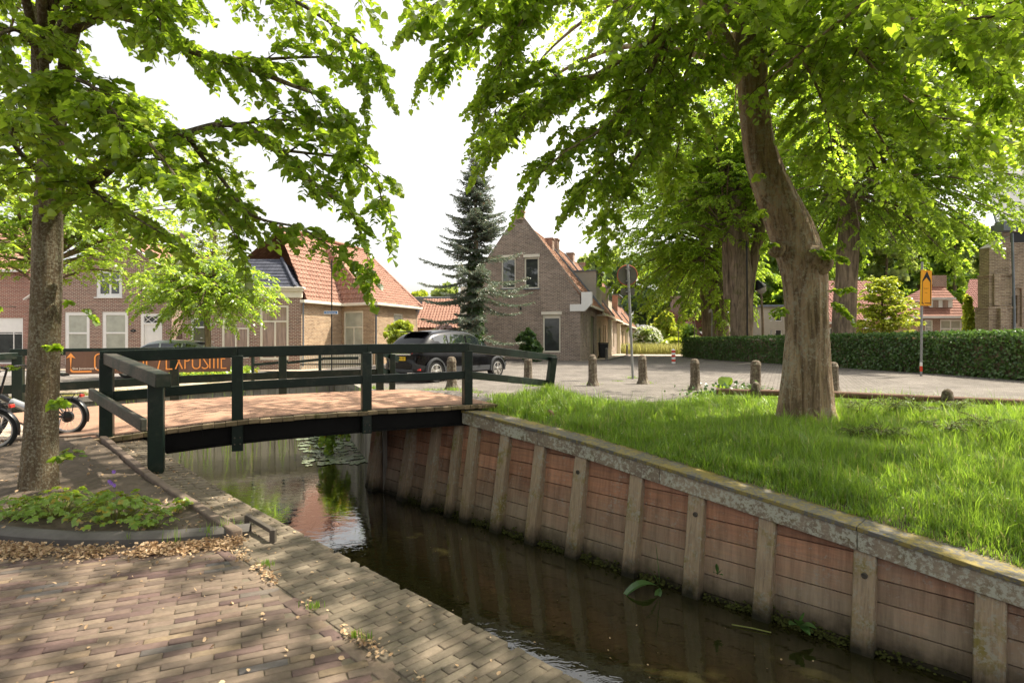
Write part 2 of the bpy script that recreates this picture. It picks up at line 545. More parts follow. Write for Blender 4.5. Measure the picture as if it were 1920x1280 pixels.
M['soil'] = m_plain('soil', (0.11, 0.085, 0.065), 0.95, 0.4, 14.0, bump=0.8)
M['kerb_dark'] = m_plain('kerb_dark', (0.105, 0.095, 0.088), 0.75, 0.3, 7.0, bump=0.35)
M['kerb_brown'] = m_plain('kerb_brown', (0.16, 0.12, 0.095), 0.85, 0.3, 7.0, bump=0.35)
M['sand'] = m_plain('sand', (0.15, 0.125, 0.095), 0.95, 0.35, 12.0, bump=0.5)
M['iron'] = m_plain('iron', (0.10, 0.085, 0.07), 0.7, 0.3, 12.0, metal=0.3, bump=0.2)
M['steel'] = m_plain('steel', (0.27, 0.27, 0.265), 0.55, 0.15, 10.0, metal=0.4)
M['grey_metal'] = m_plain('grey_metal', (0.105, 0.10, 0.085), 0.6, 0.15, 10.0)
M['black'] = m_plain('black', (0.012, 0.012, 0.013), 0.4, 0.3)
M['rubber'] = m_plain('rubber', (0.022, 0.022, 0.022), 0.8, 0.3)
M['stone_post'] = m_bark('stone_post', (0.15, 0.115, 0.088), (0.095, 0.075, 0.058), lichen=(0.26, 0.24, 0.19), vscale=2.0, bstr=0.4, lam=0.1)
M['log'] = m_wood('log', (0.10, 0.055, 0.04), (0.17, 0.095, 0.07), axis=(1, 6, 1), rnd=0.15)


def m_bricks_island(name, stops, dirt):
    m, nt, out = newmat(name)
    col = ramp(nt, island(nt), stops)
    o = coords(nt)
    n1 = noise(nt, o, 25.0, 6, 0.7)
    n2 = noise(nt, o, 1.3, 4, 0.6)
    n3 = noise(nt, o, 90.0, 3, 0.7)
    col = mixc(nt, 1.0, col, ramp(nt, n1, [(0.3, gray(0.75)), (0.7, gray(1.2))]), 'MULTIPLY')
    col = mixc(nt, ramp(nt, n2, [(0.42, gray(0)), (0.7, gray(0.6))]), col, dirt)
    h = N(nt, 'ShaderNodeMath', {0: n1, 1: N(nt, 'ShaderNodeMath', {0: n3, 1: 0.4}, operation='MULTIPLY').outputs[0]}).outputs[0]
    pbr(nt, out, col, 0.85, h, 0.6, 0.006, 0.2)
    return m


M['street_brick'] = m_bricks_island('street_brick', [(0.0, (0.15, 0.113, 0.09)), (0.3, (0.195, 0.148, 0.113)), (0.55, (0.168, 0.124, 0.10)), (0.70, (0.132, 0.087, 0.08)), (0.84, (0.112, 0.073, 0.071)), (0.94, (0.22, 0.165, 0.11)), (1.0, (0.105, 0.10, 0.107))], (0.13, 0.104, 0.083))
M['quay_brick'] = m_bricks_island('quay_brick', [(0.0, (0.14, 0.115, 0.088)), (0.5, (0.19, 0.158, 0.12)), (1.0, (0.165, 0.132, 0.10))], (0.11, 0.088, 0.063))


def m_water():
    m, nt, out = newmat('canal_water')
    o = coords(nt)
    st = N(nt, 'ShaderNodeMapping', {'Vector': o, 'Scale': (1, 1.6, 1), 'Rotation': (0, 0, 0.2)}).outputs[0]
    n1 = noise(nt, st, 5.0, 3, 0.55, 0.5)
    n2 = noise(nt, o, 0.9, 2, 0.5)
    w = N(nt, 'ShaderNodeMath', {0: n1, 1: n2}, operation='MULTIPLY').outputs[0]
    bp = N(nt, 'ShaderNodeBump', {'Strength': 0.10, 'Distance': 0.05, 'Height': w})
    mud = mixc(nt, noise(nt, o, 0.8, 4, 0.6), (0.016, 0.0145, 0.005), (0.028, 0.025, 0.009))
    d = N(nt, 'ShaderNodeBsdfDiffuse', {'Color': mud})
    g = N(nt, 'ShaderNodeBsdfGlossy', {'Color': (1, 1, 1), 'Roughness': 0.02, 'Normal': bp.outputs[0]})
    fr = N(nt, 'ShaderNodeFresnel', {'IOR': 1.38, 'Normal': bp.outputs[0]})
    fm = N(nt, 'ShaderNodeMath', {0: fr.outputs[0], 1: 1.9}, operation='MULTIPLY', use_clamp=True)
    # murk: only part of the light gets back out of the water
    dk = N(nt, 'ShaderNodeMixShader', {0: fm.outputs[0], 1: d.outputs[0], 2: g.outputs[0]})
    nt.links.new(dk.outputs[0], out.inputs[0])
    return m


M['water'] = m_water()

# ------------------------------------------------------------------ plan of the place
CAPC = 8.65                                   # X+Y of the front face of the right wall's cap beam
_S = [-12.0, -9.6, -7.25, -4.79, -3.23, -1.35, -0.32, 2.0, 12.0]
_Z = [0.30, 0.29, 0.266, 0.056, -0.136, -0.37, -0.52, -0.75, -0.85]


def zcap(s):
    return float(np.interp(s, _S, _Z))


def z_street(x, y):
    z = 0.2 + 0.09 * sstep(16, 20, y)
    if y > 12:
        z += (-0.12 - z) * sstep(-4.5, -12, x) if x < -4.5 else 0
    return z


def sstep_dn(a, b, x):
    return sstep(a, b, x)


def z_lawn(x, y):
    s = (x - y) / math.sqrt(2)
    t = (x + y - CAPC) / math.sqrt(2)
    zc = zcap(s)
    k = min(1.0, max(0.0, (t - 0.25) / 4.6))
    z = zc + (0.18 - zc) * (k ** 0.85)
    return z + 0.03 * math.sin(1.7 * x + 0.6 * y) * math.sin(1.3 * y) * k * (1 - k) * 4


def z_left(x, y):
    return 0.14 * sstep(5.0, 8.0, y)


def zs2(x, y):
    z = 0.2 + 0.09 * sstep(16, 20, y)
    k = 0.0
    if y > 11:
        k = sstep(0, 1, (-4.5 - x) / 7.5)
    z = z * (1 - k) + (-0.12) * k
    ax, ay, bx_, by_ = -.3, 9.75, -2.7, 12.9
    q = max(0, min(1, ((x - ax) * (bx_ - ax) + (y - ay) * (by_ - ay)) / ((bx_ - ax) ** 2 + (by_ - ay) ** 2)))
    return z + 0.13 * (1 - sstep(0.1, 2.2, math.hypot(x - ax - q * (bx_ - ax), y - ay - q * (by_ - ay))))


z_street = zs2


def cdt_sheet(name, loop, zf, mat, extra_pts, kind='structure', uv=True, holes=()):
    dl = []
    for i in range(len(loop)):
        a, b = loop[i], loop[(i + 1) % len(loop)]
        L_ = math.dist(a, b)
        k_ = max(1, int(L_ / (0.5 if max(abs(a[0]), abs(a[1]), abs(b[0]), abs(b[1])) < 40 else 25)))
        dl += [(a[0] + (b[0] - a[0]) * j / k_, a[1] + (b[1] - a[1]) * j / k_) for j in range(k_)]
    loop = dl
    vs = [Vector((p[0], p[1])) for p in loop]
    n = len(vs)
    edges = [(i, (i + 1) % n) for i in range(n)]
    for h in holes:
        b = len(vs)
        vs += [Vector((p[0], p[1])) for p in h]
        edges += [(b + i, b + (i + 1) % len(h)) for i in range(len(h))]

    def inside(x, y, poly):
        c = False
        j = len(poly) - 1
        for i in range(len(poly)):
            xi, yi = poly[i][0], poly[i][1]
            xj, yj = poly[j][0], poly[j][1]
            if (yi > y) != (yj > y) and x < (xj - xi) * (y - yi) / (yj - yi) + xi:
                c = not c
            j = i
        return c
    for p in extra_pts:
        if inside(p[0], p[1], loop) and not any(inside(p[0], p[1], h) for h in holes):
            vs.append(Vector((p[0], p[1])))
    r = delaunay_2d_cdt(vs, edges, [], 0, 1e-5)
    V = [(p.x, p.y, zf(p.x, p.y)) for p in r[0]]
    Fs = []
    for f in r[2]:
        cx = sum(r[0][i].x for i in f) / len(f)
        cy = sum(r[0][i].y for i in f) / len(f)
        if inside(cx, cy, loop) and not any(inside(cx, cy, h) for h in holes):
            Fs.append(tuple(f))
    me = bpy.data.meshes.new(name)
    me.from_pydata(V, [], Fs)
    bm = bmesh.new()
    bm.from_mesh(me)
    for f in bm.faces:
        f.normal_update()
        if f.normal.z < 0:
            f.normal_flip()
    bm.to_mesh(me)
    bm.free()
    o = finish(name, me, mat, None, 180, uv=uv)
    if kind:
        o['kind'] = kind
    return o


LEFT_EDGE = [(9, -6.35), (-5.95, 8.6), (-7.9, 10.4)]
RIGHT_BANK = [(-0.62, 9.55), (-2.45, 11.0), (-3.55, 14.0), (-5.2, 18.0), (-6.2, 20.0), (-11.5, 16.2), (-26, 3.0)]
LAWN_OUT = [(-0.62, 9.55), (0.2, 11.4), (0.8, 12.9), (1.25, 11.2), (2.3, 11.05), (3.5, 11.2), (4.3, 11.6), (4.9, 12.3), (7.5, 11.1), (10.0, 9.9), (14, 7.8), (22, 4.0)]
CAPIN = CAPC + 0.42
LAWN_IN = [(-0.35, CAPIN + 0.35)] + [((CAPIN + s * math.sqrt(2)) / 2, (CAPIN - s * math.sqrt(2)) / 2) for s in (-6.0, -4.79, -3.23, -2.2, -1.35, -0.32, 1.0, 3.0, 6.0, 9.5)]

grid = [(x + RNG.uniform(-.2, .2), y + RNG.uniform(-.2, .2)) for x in np.arange(-30, 34, 1.5) for y in np.arange(3.2, 48, 1.5)]
grid += [(x, y) for x in np.arange(-180, 240, 20.0) for y in np.arange(55, 380, 20.0)]
loop = LAWN_OUT[::-1] + RIGHT_BANK[1:] + [(-200, 3.0), (-200, 400), (260, 400), (260, 4.0)]
cdt_sheet('street', loop, z_street, M['road'], grid)

lg = [(x + RNG.uniform(-.1, .1), y + RNG.uniform(-.1, .1)) for x in np.arange(-1, 22, 0.45) for y in np.arange(-3, 14, 0.45)]
cdt_sheet('lawn_ground', [LAWN_IN[0]] + LAWN_OUT + [(22, -8)] + LAWN_IN[:0:-1], z_lawn, M['soil'], lg)

# the water, one sheet under everything
mb = MB()
mb.poly([(-60, -15, ZW), (30, -15, ZW), (30, 40, ZW), (-60, 40, ZW)])
w = mb.build('water', M['water'])
w['kind'] = 'structure'

# left land: a bed of sand under the paving, real bricks on top
lp = [(x, y) for x in np.arange(-24, 8, 0.8) for y in np.arange(-6, 12, 0.8)]
bx = [(-20, -8), (9.0, -8), (9.0 - .02, -6.35 - .02), (-5.97, 8.58), (-8.6, 11.25), (-26, -4.6), (-26, -8)]
o = cdt_sheet('sand_bed', [(-26, -8)] + [(8.9, -8), (8.9, -6.3), (-5.97, 8.57), (-7.9, 10.35), (-26, -4.6)][0:] , lambda x, y: z_left(x, y) - 0.008, M['sand'], lp)


def brick_field(name, mat, inside, origin, ang, L, W, Hh, gap, nu, nv, zf, stagger=0.5, rng=RNG, jit=0.0014, tilt=0.008, warp=0.0, uclip=None):
    ca, sa = math.cos(ang), math.sin(ang)
    V, Q = [], []
    for j in range(nv[0], nv[1]):
        off = (j % 2) * stagger * (L + gap) + (rng.uniform(-0.01, 0.01))
        for i in range(nu[0], nu[1]):
            u = i * (L + gap) + off
            v = j * (W + gap) + warp * math.sin(u * 0.9 + j * .05)
            x = origin[0] + ca * u - sa * v
            y = origin[1] + sa * u + ca * v
            if not inside(x, y):
                continue
            z = zf(x, y) + rng.normal(0, jit)
            tx, ty = rng.normal(0, tilt, 2)
            l, w_ = L / 2 + rng.normal(0, 0.0015), W / 2 + rng.normal(0, 0.001)
            rot = rng.normal(0, 0.008)
            if uclip:
                e0, e1 = max(u - l, uclip[0]), min(u + l, uclip[1])
                if e1 - e0 < 0.03:
                    continue
                l = (e1 - e0) / 2
                uc = (e0 + e1) / 2
                x = origin[0] + ca * uc - sa * v
                y = origin[1] + sa * uc + ca * v
            c2, s2 = math.cos(ang + rot), math.sin(ang + rot)
            b = len(V)
            ch = 0.0035
            for (hz, ins) in ((-Hh, 0.0), (-ch, 0.0), (0.0, ch)):
                for (su, sv) in ((-1, -1), (1, -1), (1, 1), (-1, 1)):
                    uu, vv = su * (l - ins) + rng.normal(0, 0.0008), sv * (w_ - ins) + rng.normal(0, 0.0008)
                    V.append((x + c2 * uu - s2 * vv, y + s2 * uu + c2 * vv, z + hz + tx * uu + ty * vv))
            for k in (0, 4):
                for q in range(4):
                    q2 = (q + 1) % 4
                    Q.append((b + k + q, b + k + q2, b + k + 4 + q2, b + k + 4 + q))
            Q.append((b + 8, b + 9, b + 10, b + 11))
    me = np_mesh(name, V, [Q])
    o = finish(name, me, mat, None, None, uv=False)
    o['kind'] = 'structure'
    return o


BED = [(-2.02, 4.06), (-2.35, 3.98), (-2.7, 3.945), (-3.0, 3.94), (-3.35, 3.98), (-3.8, 4.08), (-4.6, 4.25), (-6.5, 4.6), (-8.2, 5.0), (-7.6, 6.2), (-6.6, 6.95), (-5.55, 7.5)]


def in_poly(x, y, poly):
    c = False
    j = len(poly) - 1
    for i in range(len(poly)):
        xi, yi = poly[i]
        xj, yj = poly[j]
        if (yi > y) != (yj > y) and x < (xj - xi) * (y - yi) / (yj - yi) + xi:
            c = not c
        j = i
    return c


BORD = 1.97
KERB_F = [(-2.0, 4.0)] + BED[1:9]


def in_street(x, y):
    return x + y < BORD - 0.085 and x > -7 and y > 1.0 and x < 1.3 and not in_poly(x, y, BED) and y < 4.9 + 0.0 * x and not (x < -2 and y > 4.2)


brick_field('street', M['street_brick'], in_street, (-1.5, 2.9), math.radians(25), 0.2, 0.052, 0.07, 0.0045, (-34, 20), (-56, 56), z_left, warp=0.012)
brick_field('paving', M['street_brick'], lambda x, y: BORD - 0.13 < x + y < BORD - 0.04 and -5.3 < x < 1.4, (-1.0, 2.87), math.radians(-45), 0.2, 0.065, 0.07, 0.007, (-40, 20), (-3, 3), z_left)


def in_quay(x, y):
    return BORD - 0.2 < x + y < 2.8 and y < 8.3 and y > 0.6


brick_field('quay', M['quay_brick'], in_quay, (-1.0, 3.3), math.radians(45), 0.2, 0.051, 0.08, 0.005, (-4, 5), (-90, 160), z_left, jit=0.0012, tilt=0.006, uclip=((BORD - 0.03 - 2.3) / 1.4142, (2.645 - 2.3) / 1.4142))
# pale paving beyond the bed, where the bicycles stand
cdt_sheet('pavement', [(-5.62, 7.62), (-6.6, 7.05), (-7.7, 6.3), (-8.4, 5.05), (-20, 2.0), (-24, -2.5), (-7.9, 10.3), (-6.02, 8.45)], lambda x, y: z_left(x, y) + 0.002, M['paving_light'], lp)

# vertical brick face of the left quay
mb = MB()
for a, b in ((LEFT_EDGE[0], LEFT_EDGE[1]), (LEFT_EDGE[1], LEFT_EDGE[2]), (LEFT_EDGE[2], (-26, -4.6))):
    n = 14
    for i in range(n):
        p = [a[0] + (b[0] - a[0]) * i / n, a[1] + (b[1] - a[1]) * i / n]
        q = [a[0] + (b[0] - a[0]) * (i + 1) / n, a[1] + (b[1] - a[1]) * (i + 1) / n]
        mb.poly([(p[0], p[1], -1.9), (q[0], q[1], -1.9), (q[0], q[1], z_left(*q) - 0.05), (p[0], p[1], z_left(*p) - 0.05)])
o = mb.build('quay_wall', M['brick_quay'])
tag(o, 'dark brick quay wall dropping from the brick paving to the water', 'quay wall')

# planting bed
t = thing('planting_bed', 'bare soil planting bed with rounded dark kerb around the near tree', 'flower bed', (-4, 5.2, 0))
rr = np.random.default_rng(5)
pts = [(x + rr.uniform(-.05, .05), y + rr.uniform(-.05, .05)) for x in np.arange(-8.4, -1.9, 0.12) for y in np.arange(3.8, 7.6, 0.12)]
inner = [(x, y) for x, y in BED]


def z_bed(x, y):
    return z_left(x, y) + 0.045 + 0.02 * math.sin(9 * x + 3 * y) * math.sin(7 * y - 2 * x) + 0.012 * math.sin(23 * x) * math.sin(19 * y + x)


o = cdt_sheet('soil', inner, z_bed, M['soil'], pts, kind=None, uv=False)
o.data.transform(Matrix.Translation((4, -5.2, 0)))
o.parent = t
PW[o.name] = PW[t.name]
front = catmull([(-1.9, 4.12, 0)] + [(p[0], p[1], 0) for p in BED[1:9]], 8)
mb = MB()
prof = [(-0.03, -0.05), (-0.03, 0.045), (0.0, 0.068), (0.05, 0.076), (0.09, 0.068), (0.115, 0.04), (0.12, -0.05)]
for i in range(len(front) - 1):
    a, b = front[i], front[i + 1]
    rows = []
    for p, q0, q1 in ((a, front[max(i - 1, 0)], front[i + 1]), (b, front[i], front[min(i + 2, len(front) - 1)])):
        d = unit(q1 - q0)
        nn = np.array([d[1], -d[0], 0])
        if nn[1] < 0:
            nn = -nn
        gapk = 0.0
        rows.append([tuple(p + nn * (u) + np.array([0, 0, h + z_left(p[0], p[1])])) for u, h in prof])
    for k in range(len(prof) - 1):
        mb.poly([rows[0][k], rows[1][k], rows[1][k + 1], rows[0][k + 1]])
mb.build('kerb', M['kerb_dark'], t, smooth=50)
mb = MB()
kl = [(-1.93, 4.0), (-5.42, 7.47)]
for i in range(6):
    a = [kl[0][0] + (kl[1][0] - kl[0][0]) * i / 6, kl[0][1] + (kl[1][1] - kl[0][1]) * i / 6]
    b = [kl[0][0] + (kl[1][0] - kl[0][0]) * (i + .985) / 6, kl[0][1] + (kl[1][1] - kl[0][1]) * (i + .985) / 6]
    dz = rr.uniform(-.008, .008)
    mb.beam((a[0], a[1], z_left(*a) + 0.02 + dz), (b[0], b[1], z_left(*b) + 0.02 + dz), 0.075, 0.13)
mb.beam((-5.45, 7.52, .16), (-6.7, 7.0, .14), 0.09, 0.1)
mb.beam((-6.72, 6.98, .14), (-8.0, 6.1, .12), 0.09, 0.1)
mb.build('kerb', M['kerb_brown'], t, smooth=30, bevel=0.012)

# iron mooring bracket on the quay
p = [G(465, 981, 0.02), G(512, 1010, 0.02)]
mb = MB()
up = Vector((0, 0, 0.055))
mb.beam(p[0] + up, p[1] + up, 0.035, 0.03)
mb.beam(p[0] + up + Vector((.0, .0, 0.015)), p[0] - Vector((0, 0, .03)), 0.04, 0.04, up=(1, 0, 0))
mb.beam(p[1] + up + Vector((0, 0, .015)), p[1] - Vector((0, 0, .03)), 0.04, 0.04, up=(1, 0, 0))
o = mb.build('mooring_bracket', M['iron'], bevel=0.006)
tag(o, 'low rusty iron mooring bracket let into the quay bricks', 'mooring bracket')


# ------------------------------------------------------------------ wooden retaining wall on the right
def tdir(t):
    return np.array([t, t]) / math.sqrt(2)


def wpt(s, t, z):
    """point on the right wall: s along the canal (grows towards the viewer), t across (0 = front face of the cap)"""
    c = CAPC + t * math.sqrt(2)
    return Vector(((c + s * math.sqrt(2)) / 2, (c - s * math.sqrt(2)) / 2, z))


def lean(s):
    return float(np.interp(s, [-9, -6, -2, 3], [0.24, 0.22, 0.13, 0.1]))


wall = thing('retaining_wall', 'weathered timber retaining wall of posts and planks along the canal', 'retaining wall', (2.5, 6.2, ZW))
cf = 8.35
feet = []
for px in (697, 752, 797, 838, 868, 925, 990, 1066, 1172, 1288, 1418, 1610, 1850):
    D = cf / (1 + (px - CX) / F)
    feet.append((cf - 2 * D) / math.sqrt(2))
feet += [0.42, 1.36, 2.3, 3.3, 4.3, 5.4]
pw = 0.195
rw = np.random.default_rng(3)
for i, s in enumerate(feet):
    ln = lean(s)
    ztop = zcap(s) - (0.17 if s > -7.6 else 0.14)
    short = i == 3
    mb = MB()
    w = pw * rw.uniform(0.92, 1.1)
    tf, tb = -ln - 0.0, 0.03
    if i < 3:
        tf -= 0.02
    zb = ZW - 0.3
    k = (zb - ZW) / (ztop - ZW)
    f0 = tf + (tb - tf) * k
    ds = rw.uniform(-.02, .02)
    if short:
        w *= 0.8
    pts0 = [wpt(s - w / 2, f0, zb), wpt(s + w / 2, f0, zb), wpt(s + w / 2, f0 + .2, zb), wpt(s - w / 2, f0 + .2, zb)]
    pts1 = [wpt(s - w / 2 + ds, tb, ztop), wpt(s + w / 2 + ds, tb, ztop), wpt(s + w / 2 + ds, tb + .2, ztop), wpt(s - w / 2 + ds, tb + .2, ztop)]
    mb.faces(pts0 + pts1, [(0, 1, 5, 4), (1, 2, 6, 5), (2, 3, 7, 6), (3, 0, 4, 7), (0, 3, 2, 1), (4, 5, 6, 7)])
    pile = mb.build('pile', M['pile'], wall, bevel=0.012, smooth=40)
    if i in (7, 9, 11):
        mb = MB()
        zz = zcap(s) - 0.42
        kk = (zz - ZW) / (ztop - ZW)
        c = wpt(s, tf + (tb - tf) * kk - 0.004, zz)
        R = Matrix.Rotation(math.radians(-45 - 90), 3, 'Z') @ Matrix.Rotation(math.radians(90), 3, 'X')
        R = Matrix(((-0.7071, 0, -0.7071), (0.7071, 0, -0.7071), (0, 1, 0)))
        mb.lathe([(0.028, -0.004), (0.028, 0.008), (0.02, 0.014), (0.017, 0.006)], 14, c, R)
        mb.build('bolt', M['iron'], pile, smooth=40)


def clip_top(poly, f):
    """clip 2D polygon (s,z) below z=f(s) (linear)"""
    out = []
    for i in range(len(poly)):
        a, b = poly[i], poly[(i + 1) % len(poly)]
        da, db = f(a[0]) - a[1], f(b[0]) - b[1]
        if da >= 0:
            out.append(a)
        if da * db < 0:
            k = da / (da - db)
            out.append((a[0] + (b[0] - a[0]) * k, a[1] + (b[1] - a[1]) * k))
    return out


mb = MB()
ss = sorted(feet)
ss = [-10.2] + ss
for i in range(len(ss) - 1):
    s0, s1 = ss[i], ss[i + 1]
    z0, z1 = zcap(s0) - 0.15, zcap(s1) - 0.15
    f = lambda s: z0 + (z1 - z0) * (s - s0) / (s1 - s0)
    z = ZW - 0.35
    j = 0
    while z < max(z0, z1):
        hgt = 0.205
        poly = [(s0, z), (s1, z), (s1, z + hgt - 0.012), (s0, z + hgt - 0.012)]
        poly = clip_top(poly, f)
        if len(poly) >= 3:
            off = rw.uniform(-.008, .008)
            tz = lambda zz, s: 0.145 - lean(s) * 0.95 * max(0.0, 1 - (zz - ZW) / 1.6) + off - 0.02
            a = [wpt(s, tz(zz, s), zz) for s, zz in poly]
            n = len(a)
            b = [wpt(s, tz(zz, s) + 0.05, zz) for s, zz in poly]
            mb.faces(a + b, [tuple(range(n)), tuple(range(n, 2 * n))[::-1]] + [(q, (q + 1) % n, n + (q + 1) % n, n + q) for q in range(n)])
        z += hgt
        j += 1
mb.build('plank_panel', M['plank'], wall, bevel=0.004)
# cap beam in lengths, face and top board
mb, mt = MB(), MB()
cs = [-7.3, -5.6, -3.6, -1.5, 0.7, 3.0, 6.0]
for i in range(len(cs) - 1):
    n = 5
    a0, a1 = cs[i] + 0.003, cs[i + 1] - 0.003
    for k in range(n):
        s0, s1 = a0 + (a1 - a0) * k / n, a0 + (a1 - a0) * (k + 1) / n
        za, zb = zcap(s0), zcap(s1)
        A = [wpt(s0, 0, za - 0.215), wpt(s0, 0, za - 0.03), wpt(s0, 0.2, za - 0.03), wpt(s0, 0.2, za - 0.215)]
        B = [wpt(s1, 0, zb - 0.215), wpt(s1, 0, zb - 0.03), wpt(s1, 0.2, zb - 0.03), wpt(s1, 0.2, zb - 0.215)]
        mb.faces(A + B, [(0, 4, 5, 1), (1, 5, 6, 2), (2, 6, 7, 3), (3, 7, 4, 0)] + ([(0, 1, 2, 3)] if k == 0 else []) + ([(4, 7, 6, 5)] if k == n - 1 else []))
        A = [wpt(s0, -0.02, za - 0.03), wpt(s0, -0.02, za + 0.015), wpt(s0, 0.36, za + 0.02), wpt(s0, 0.36, za - 0.03)]
        B = [wpt(s1, -0.02, zb - 0.03), wpt(s1, -0.02, zb + 0.015), wpt(s1, 0.36, zb + 0.02), wpt(s1, 0.36, zb - 0.03)]
        mt.faces(A + B, [(0, 4, 5, 1), (1, 5, 6, 2), (2, 6, 7, 3), (3, 7, 4, 0)] + ([(0, 1, 2, 3)] if k == 0 else []) + ([(4, 7, 6, 5)] if k == n - 1 else []))
mb.build('cap_beam', M['cap'], wall, bevel=0.008)
mt.build('cap_board', M['cap_top'], wall, bevel=0.006)
# beam under the bridge end
mb = MB()
mb.beam(wpt(-7.35, 0.1, 0.10), wpt(-9.8, 0.1, 0.12), 0.2, 0.2)
mb.build('cap_beam', M['cap'], wall, bevel=0.008)


def clumps(rng, pts, r0, r1, flat=0.6):
    V, Q, T = [], [], []
    base = [(0, 0, 1)] + [(math.cos(a) * .75, math.sin(a) * .75, .62) for a in np.arange(6) * math.pi / 3] + [(math.cos(a + .5), math.sin(a + .5), 0) for a in np.arange(6) * math.pi / 3]
    for p in pts:
        r = rng.uniform(r0, r1)
        b = len(V)
        for q in base:
            j = rng.uniform(0.75, 1.25)
            V.append((p[0] + q[0] * r * j, p[1] + q[1] * r * j, p[2] + q[2] * r * flat * j))
        for k in range(6):
            k2 = (k + 1) % 6
            T.append((b, b + 1 + k, b + 1 + k2))
            Q.append((b + 1 + k, b + 7 + k, b + 7 + k2, b + 1 + k2))
    return V, Q, T


def scatter_part(name, V, polys, mat, parent, kind='stuff', smooth=None):
    if parent is not None:
        o0 = PW[parent.name].to_translation()
        V = np.asarray(V) - np.array(o0)
    me = np_mesh(name, V, polys)
    o = finish(name, me, mat, parent, smooth, uv=False)
    if kind:
        o['kind'] = kind
    return o


pts = []
for _ in range(1500):
    s = rw.uniform(-6.5, 3.5)
    if math.sin(s * 2.1) + math.sin(s * 5.3 + 1) < rw.uniform(-0.6, 0.9):
        continue
    t = abs(rw.normal(0.05, 0.07)) if rw.random() < 0.7 else rw.uniform(0.1, 0.34)
    pts.append(wpt(s, t, zcap(s) + 0.008))
V, Q, T = clumps(rw, pts, 0.006, 0.022, 0.4)
scatter_part('moss', V, [Q, T], M['moss_yellow'], wall, smooth=180)
pts = []
for _ in range(5200):
    s = rw.uniform(-9, 4)
    if s < -3 and rw.random() < 0.5:
        continue
    if s > -3.5 and math.sin(s * 2.6 + .4) < rw.uniform(-1.1, 0.4):
        continue
    zz = ZW + abs(rw.normal(0, 0.06)) * (.4 + .6 * abs(math.sin(s * 9.3) * math.sin(s * 23)))
    t = 0.125 - lean(s) * 0.95 - rw.uniform(0.0, 0.075) * (1 - (zz - ZW) * 3)
    pts.append(wpt(s, t, zz))
V, Q, T = clumps(rw, pts, 0.007, 0.022, 0.8)
scatter_part('moss', V, [Q, T], M['moss'], wall, smooth=180)

# far bank of the canal beyond the bridge, grey boards with a beam on top
bank = thing('bank_boards', 'grey weathered boards with a top beam along the far canal bank', 'bank wall', (-9, 18, ZW))
mb, mp = MB(), MB()
for (a, b) in ((RIGHT_BANK[5], RIGHT_BANK[6]), (RIGHT_BANK[4], RIGHT_BANK[5]), (RIGHT_BANK[3], RIGHT_BANK[4]), (RIGHT_BANK[2], RIGHT_BANK[3]), (RIGHT_BANK[1], RIGHT_BANK[2])):
    L = math.dist(a, b)
    n = int(L / 0.22)
    for i in range(n):
        k0, k1 = i / n, (i + 0.96) / n
        pa = (a[0] + (b[0] - a[0]) * k0, a[1] + (b[1] - a[1]) * k0)
        pb = (a[0] + (b[0] - a[0]) * k1, a[1] + (b[1] - a[1]) * k1)
        mp.beam((*pa, -0.88), (*pb, -0.88), 0.06 + rw.uniform(0, .03), 1.9 + 2 * (z_street(*pa) - 0.07))
    za, zb = z_street(*a), z_street(*b)
    mb.beam((a[0], a[1], za - 0.06), (b[0], b[1], zb - 0.06), 0.26, 0.16)
mp.build('board_panel', M['old_wood'], bank)
mb.build('cap_beam', M['old_wood'], bank, bevel=0.01)
# ------------------------------------------------------------------ footbridge
br = thing('footbridge', 'small wooden footbridge with dark green railings over the canal', 'bridge', (-3.0, 9.5, 0.2))
NP = {'P0': (-5.24, 7.36), 'P2': (-3.87, 8.02), 'P3': (-2.26, 8.82), 'P4': (-0.75, 9.53), 'P1': (-3.75, 6.0), 'P5': (0.75, 12.25)}
FP = {'F0': (-8.65, 9.97), 'F2': (-6.52, 11.0), 'F3': (-4.78, 11.86), 'F4': (-2.96, 12.74)}
u2 = np.array([0.9, 0.435]) / np.linalg.norm([0.9, 0.435])
ang = math.atan2(u2[1], u2[0])


def on(p, z):
    return Vector((p[0], p[1], z))


near_z = [(-5.6, 7.18, 0.13), (-5.24, 7.36, 0.19), (-3.87, 8.02, 0.318), (-2.26, 8.82, 0.36), (-0.75, 9.53, 0.372), (-0.3, 9.75, 0.36)]
far_z = [(-8.9, 9.85, 0.15), (-8.65, 9.97, 0.18), (-6.52, 11.0, 0.29), (-4.78, 11.86, 0.325), (-2.96, 12.74, 0.335), (-2.4, 13.0, 0.335)]
nz = catmull(near_z, 4)
fz = catmull(far_z, 4)
mb = MB()
K = 8
for i in range(len(nz) - 1):
    for k in range(K):
        def pt(i, k):
            q = nz[i] + (fz[i] - nz[i]) * (k / K)
            return (q[0], q[1], q[2] + 0.05 * math.sin(math.pi * k / K) * 0.6)
        mb.poly([pt(i, k), pt(i + 1, k), pt(i + 1, k + 1), pt(i, k + 1)])
deck = mb.build('deck', M['deck'], br, smooth=60)
mb = MB()
for i in range(len(nz) - 1):                     # edge planks, end grain towards the water
    a, b = Vector(nz[i]), Vector(nz[i + 1])
    n = 3
    for k in range(n):
        p, q = a.lerp(b, k / n), a.lerp(b, (k + .97) / n)
        o = Vector((0.035, -0.075, -0.036 + random.uniform(-.006, .004)))
        mb.beam(p + o, q + o, 0.14 + random.uniform(-.02, .02), 0.06)
mb.build('edge_plank', M['deck_edge'], br, bevel=0.006)
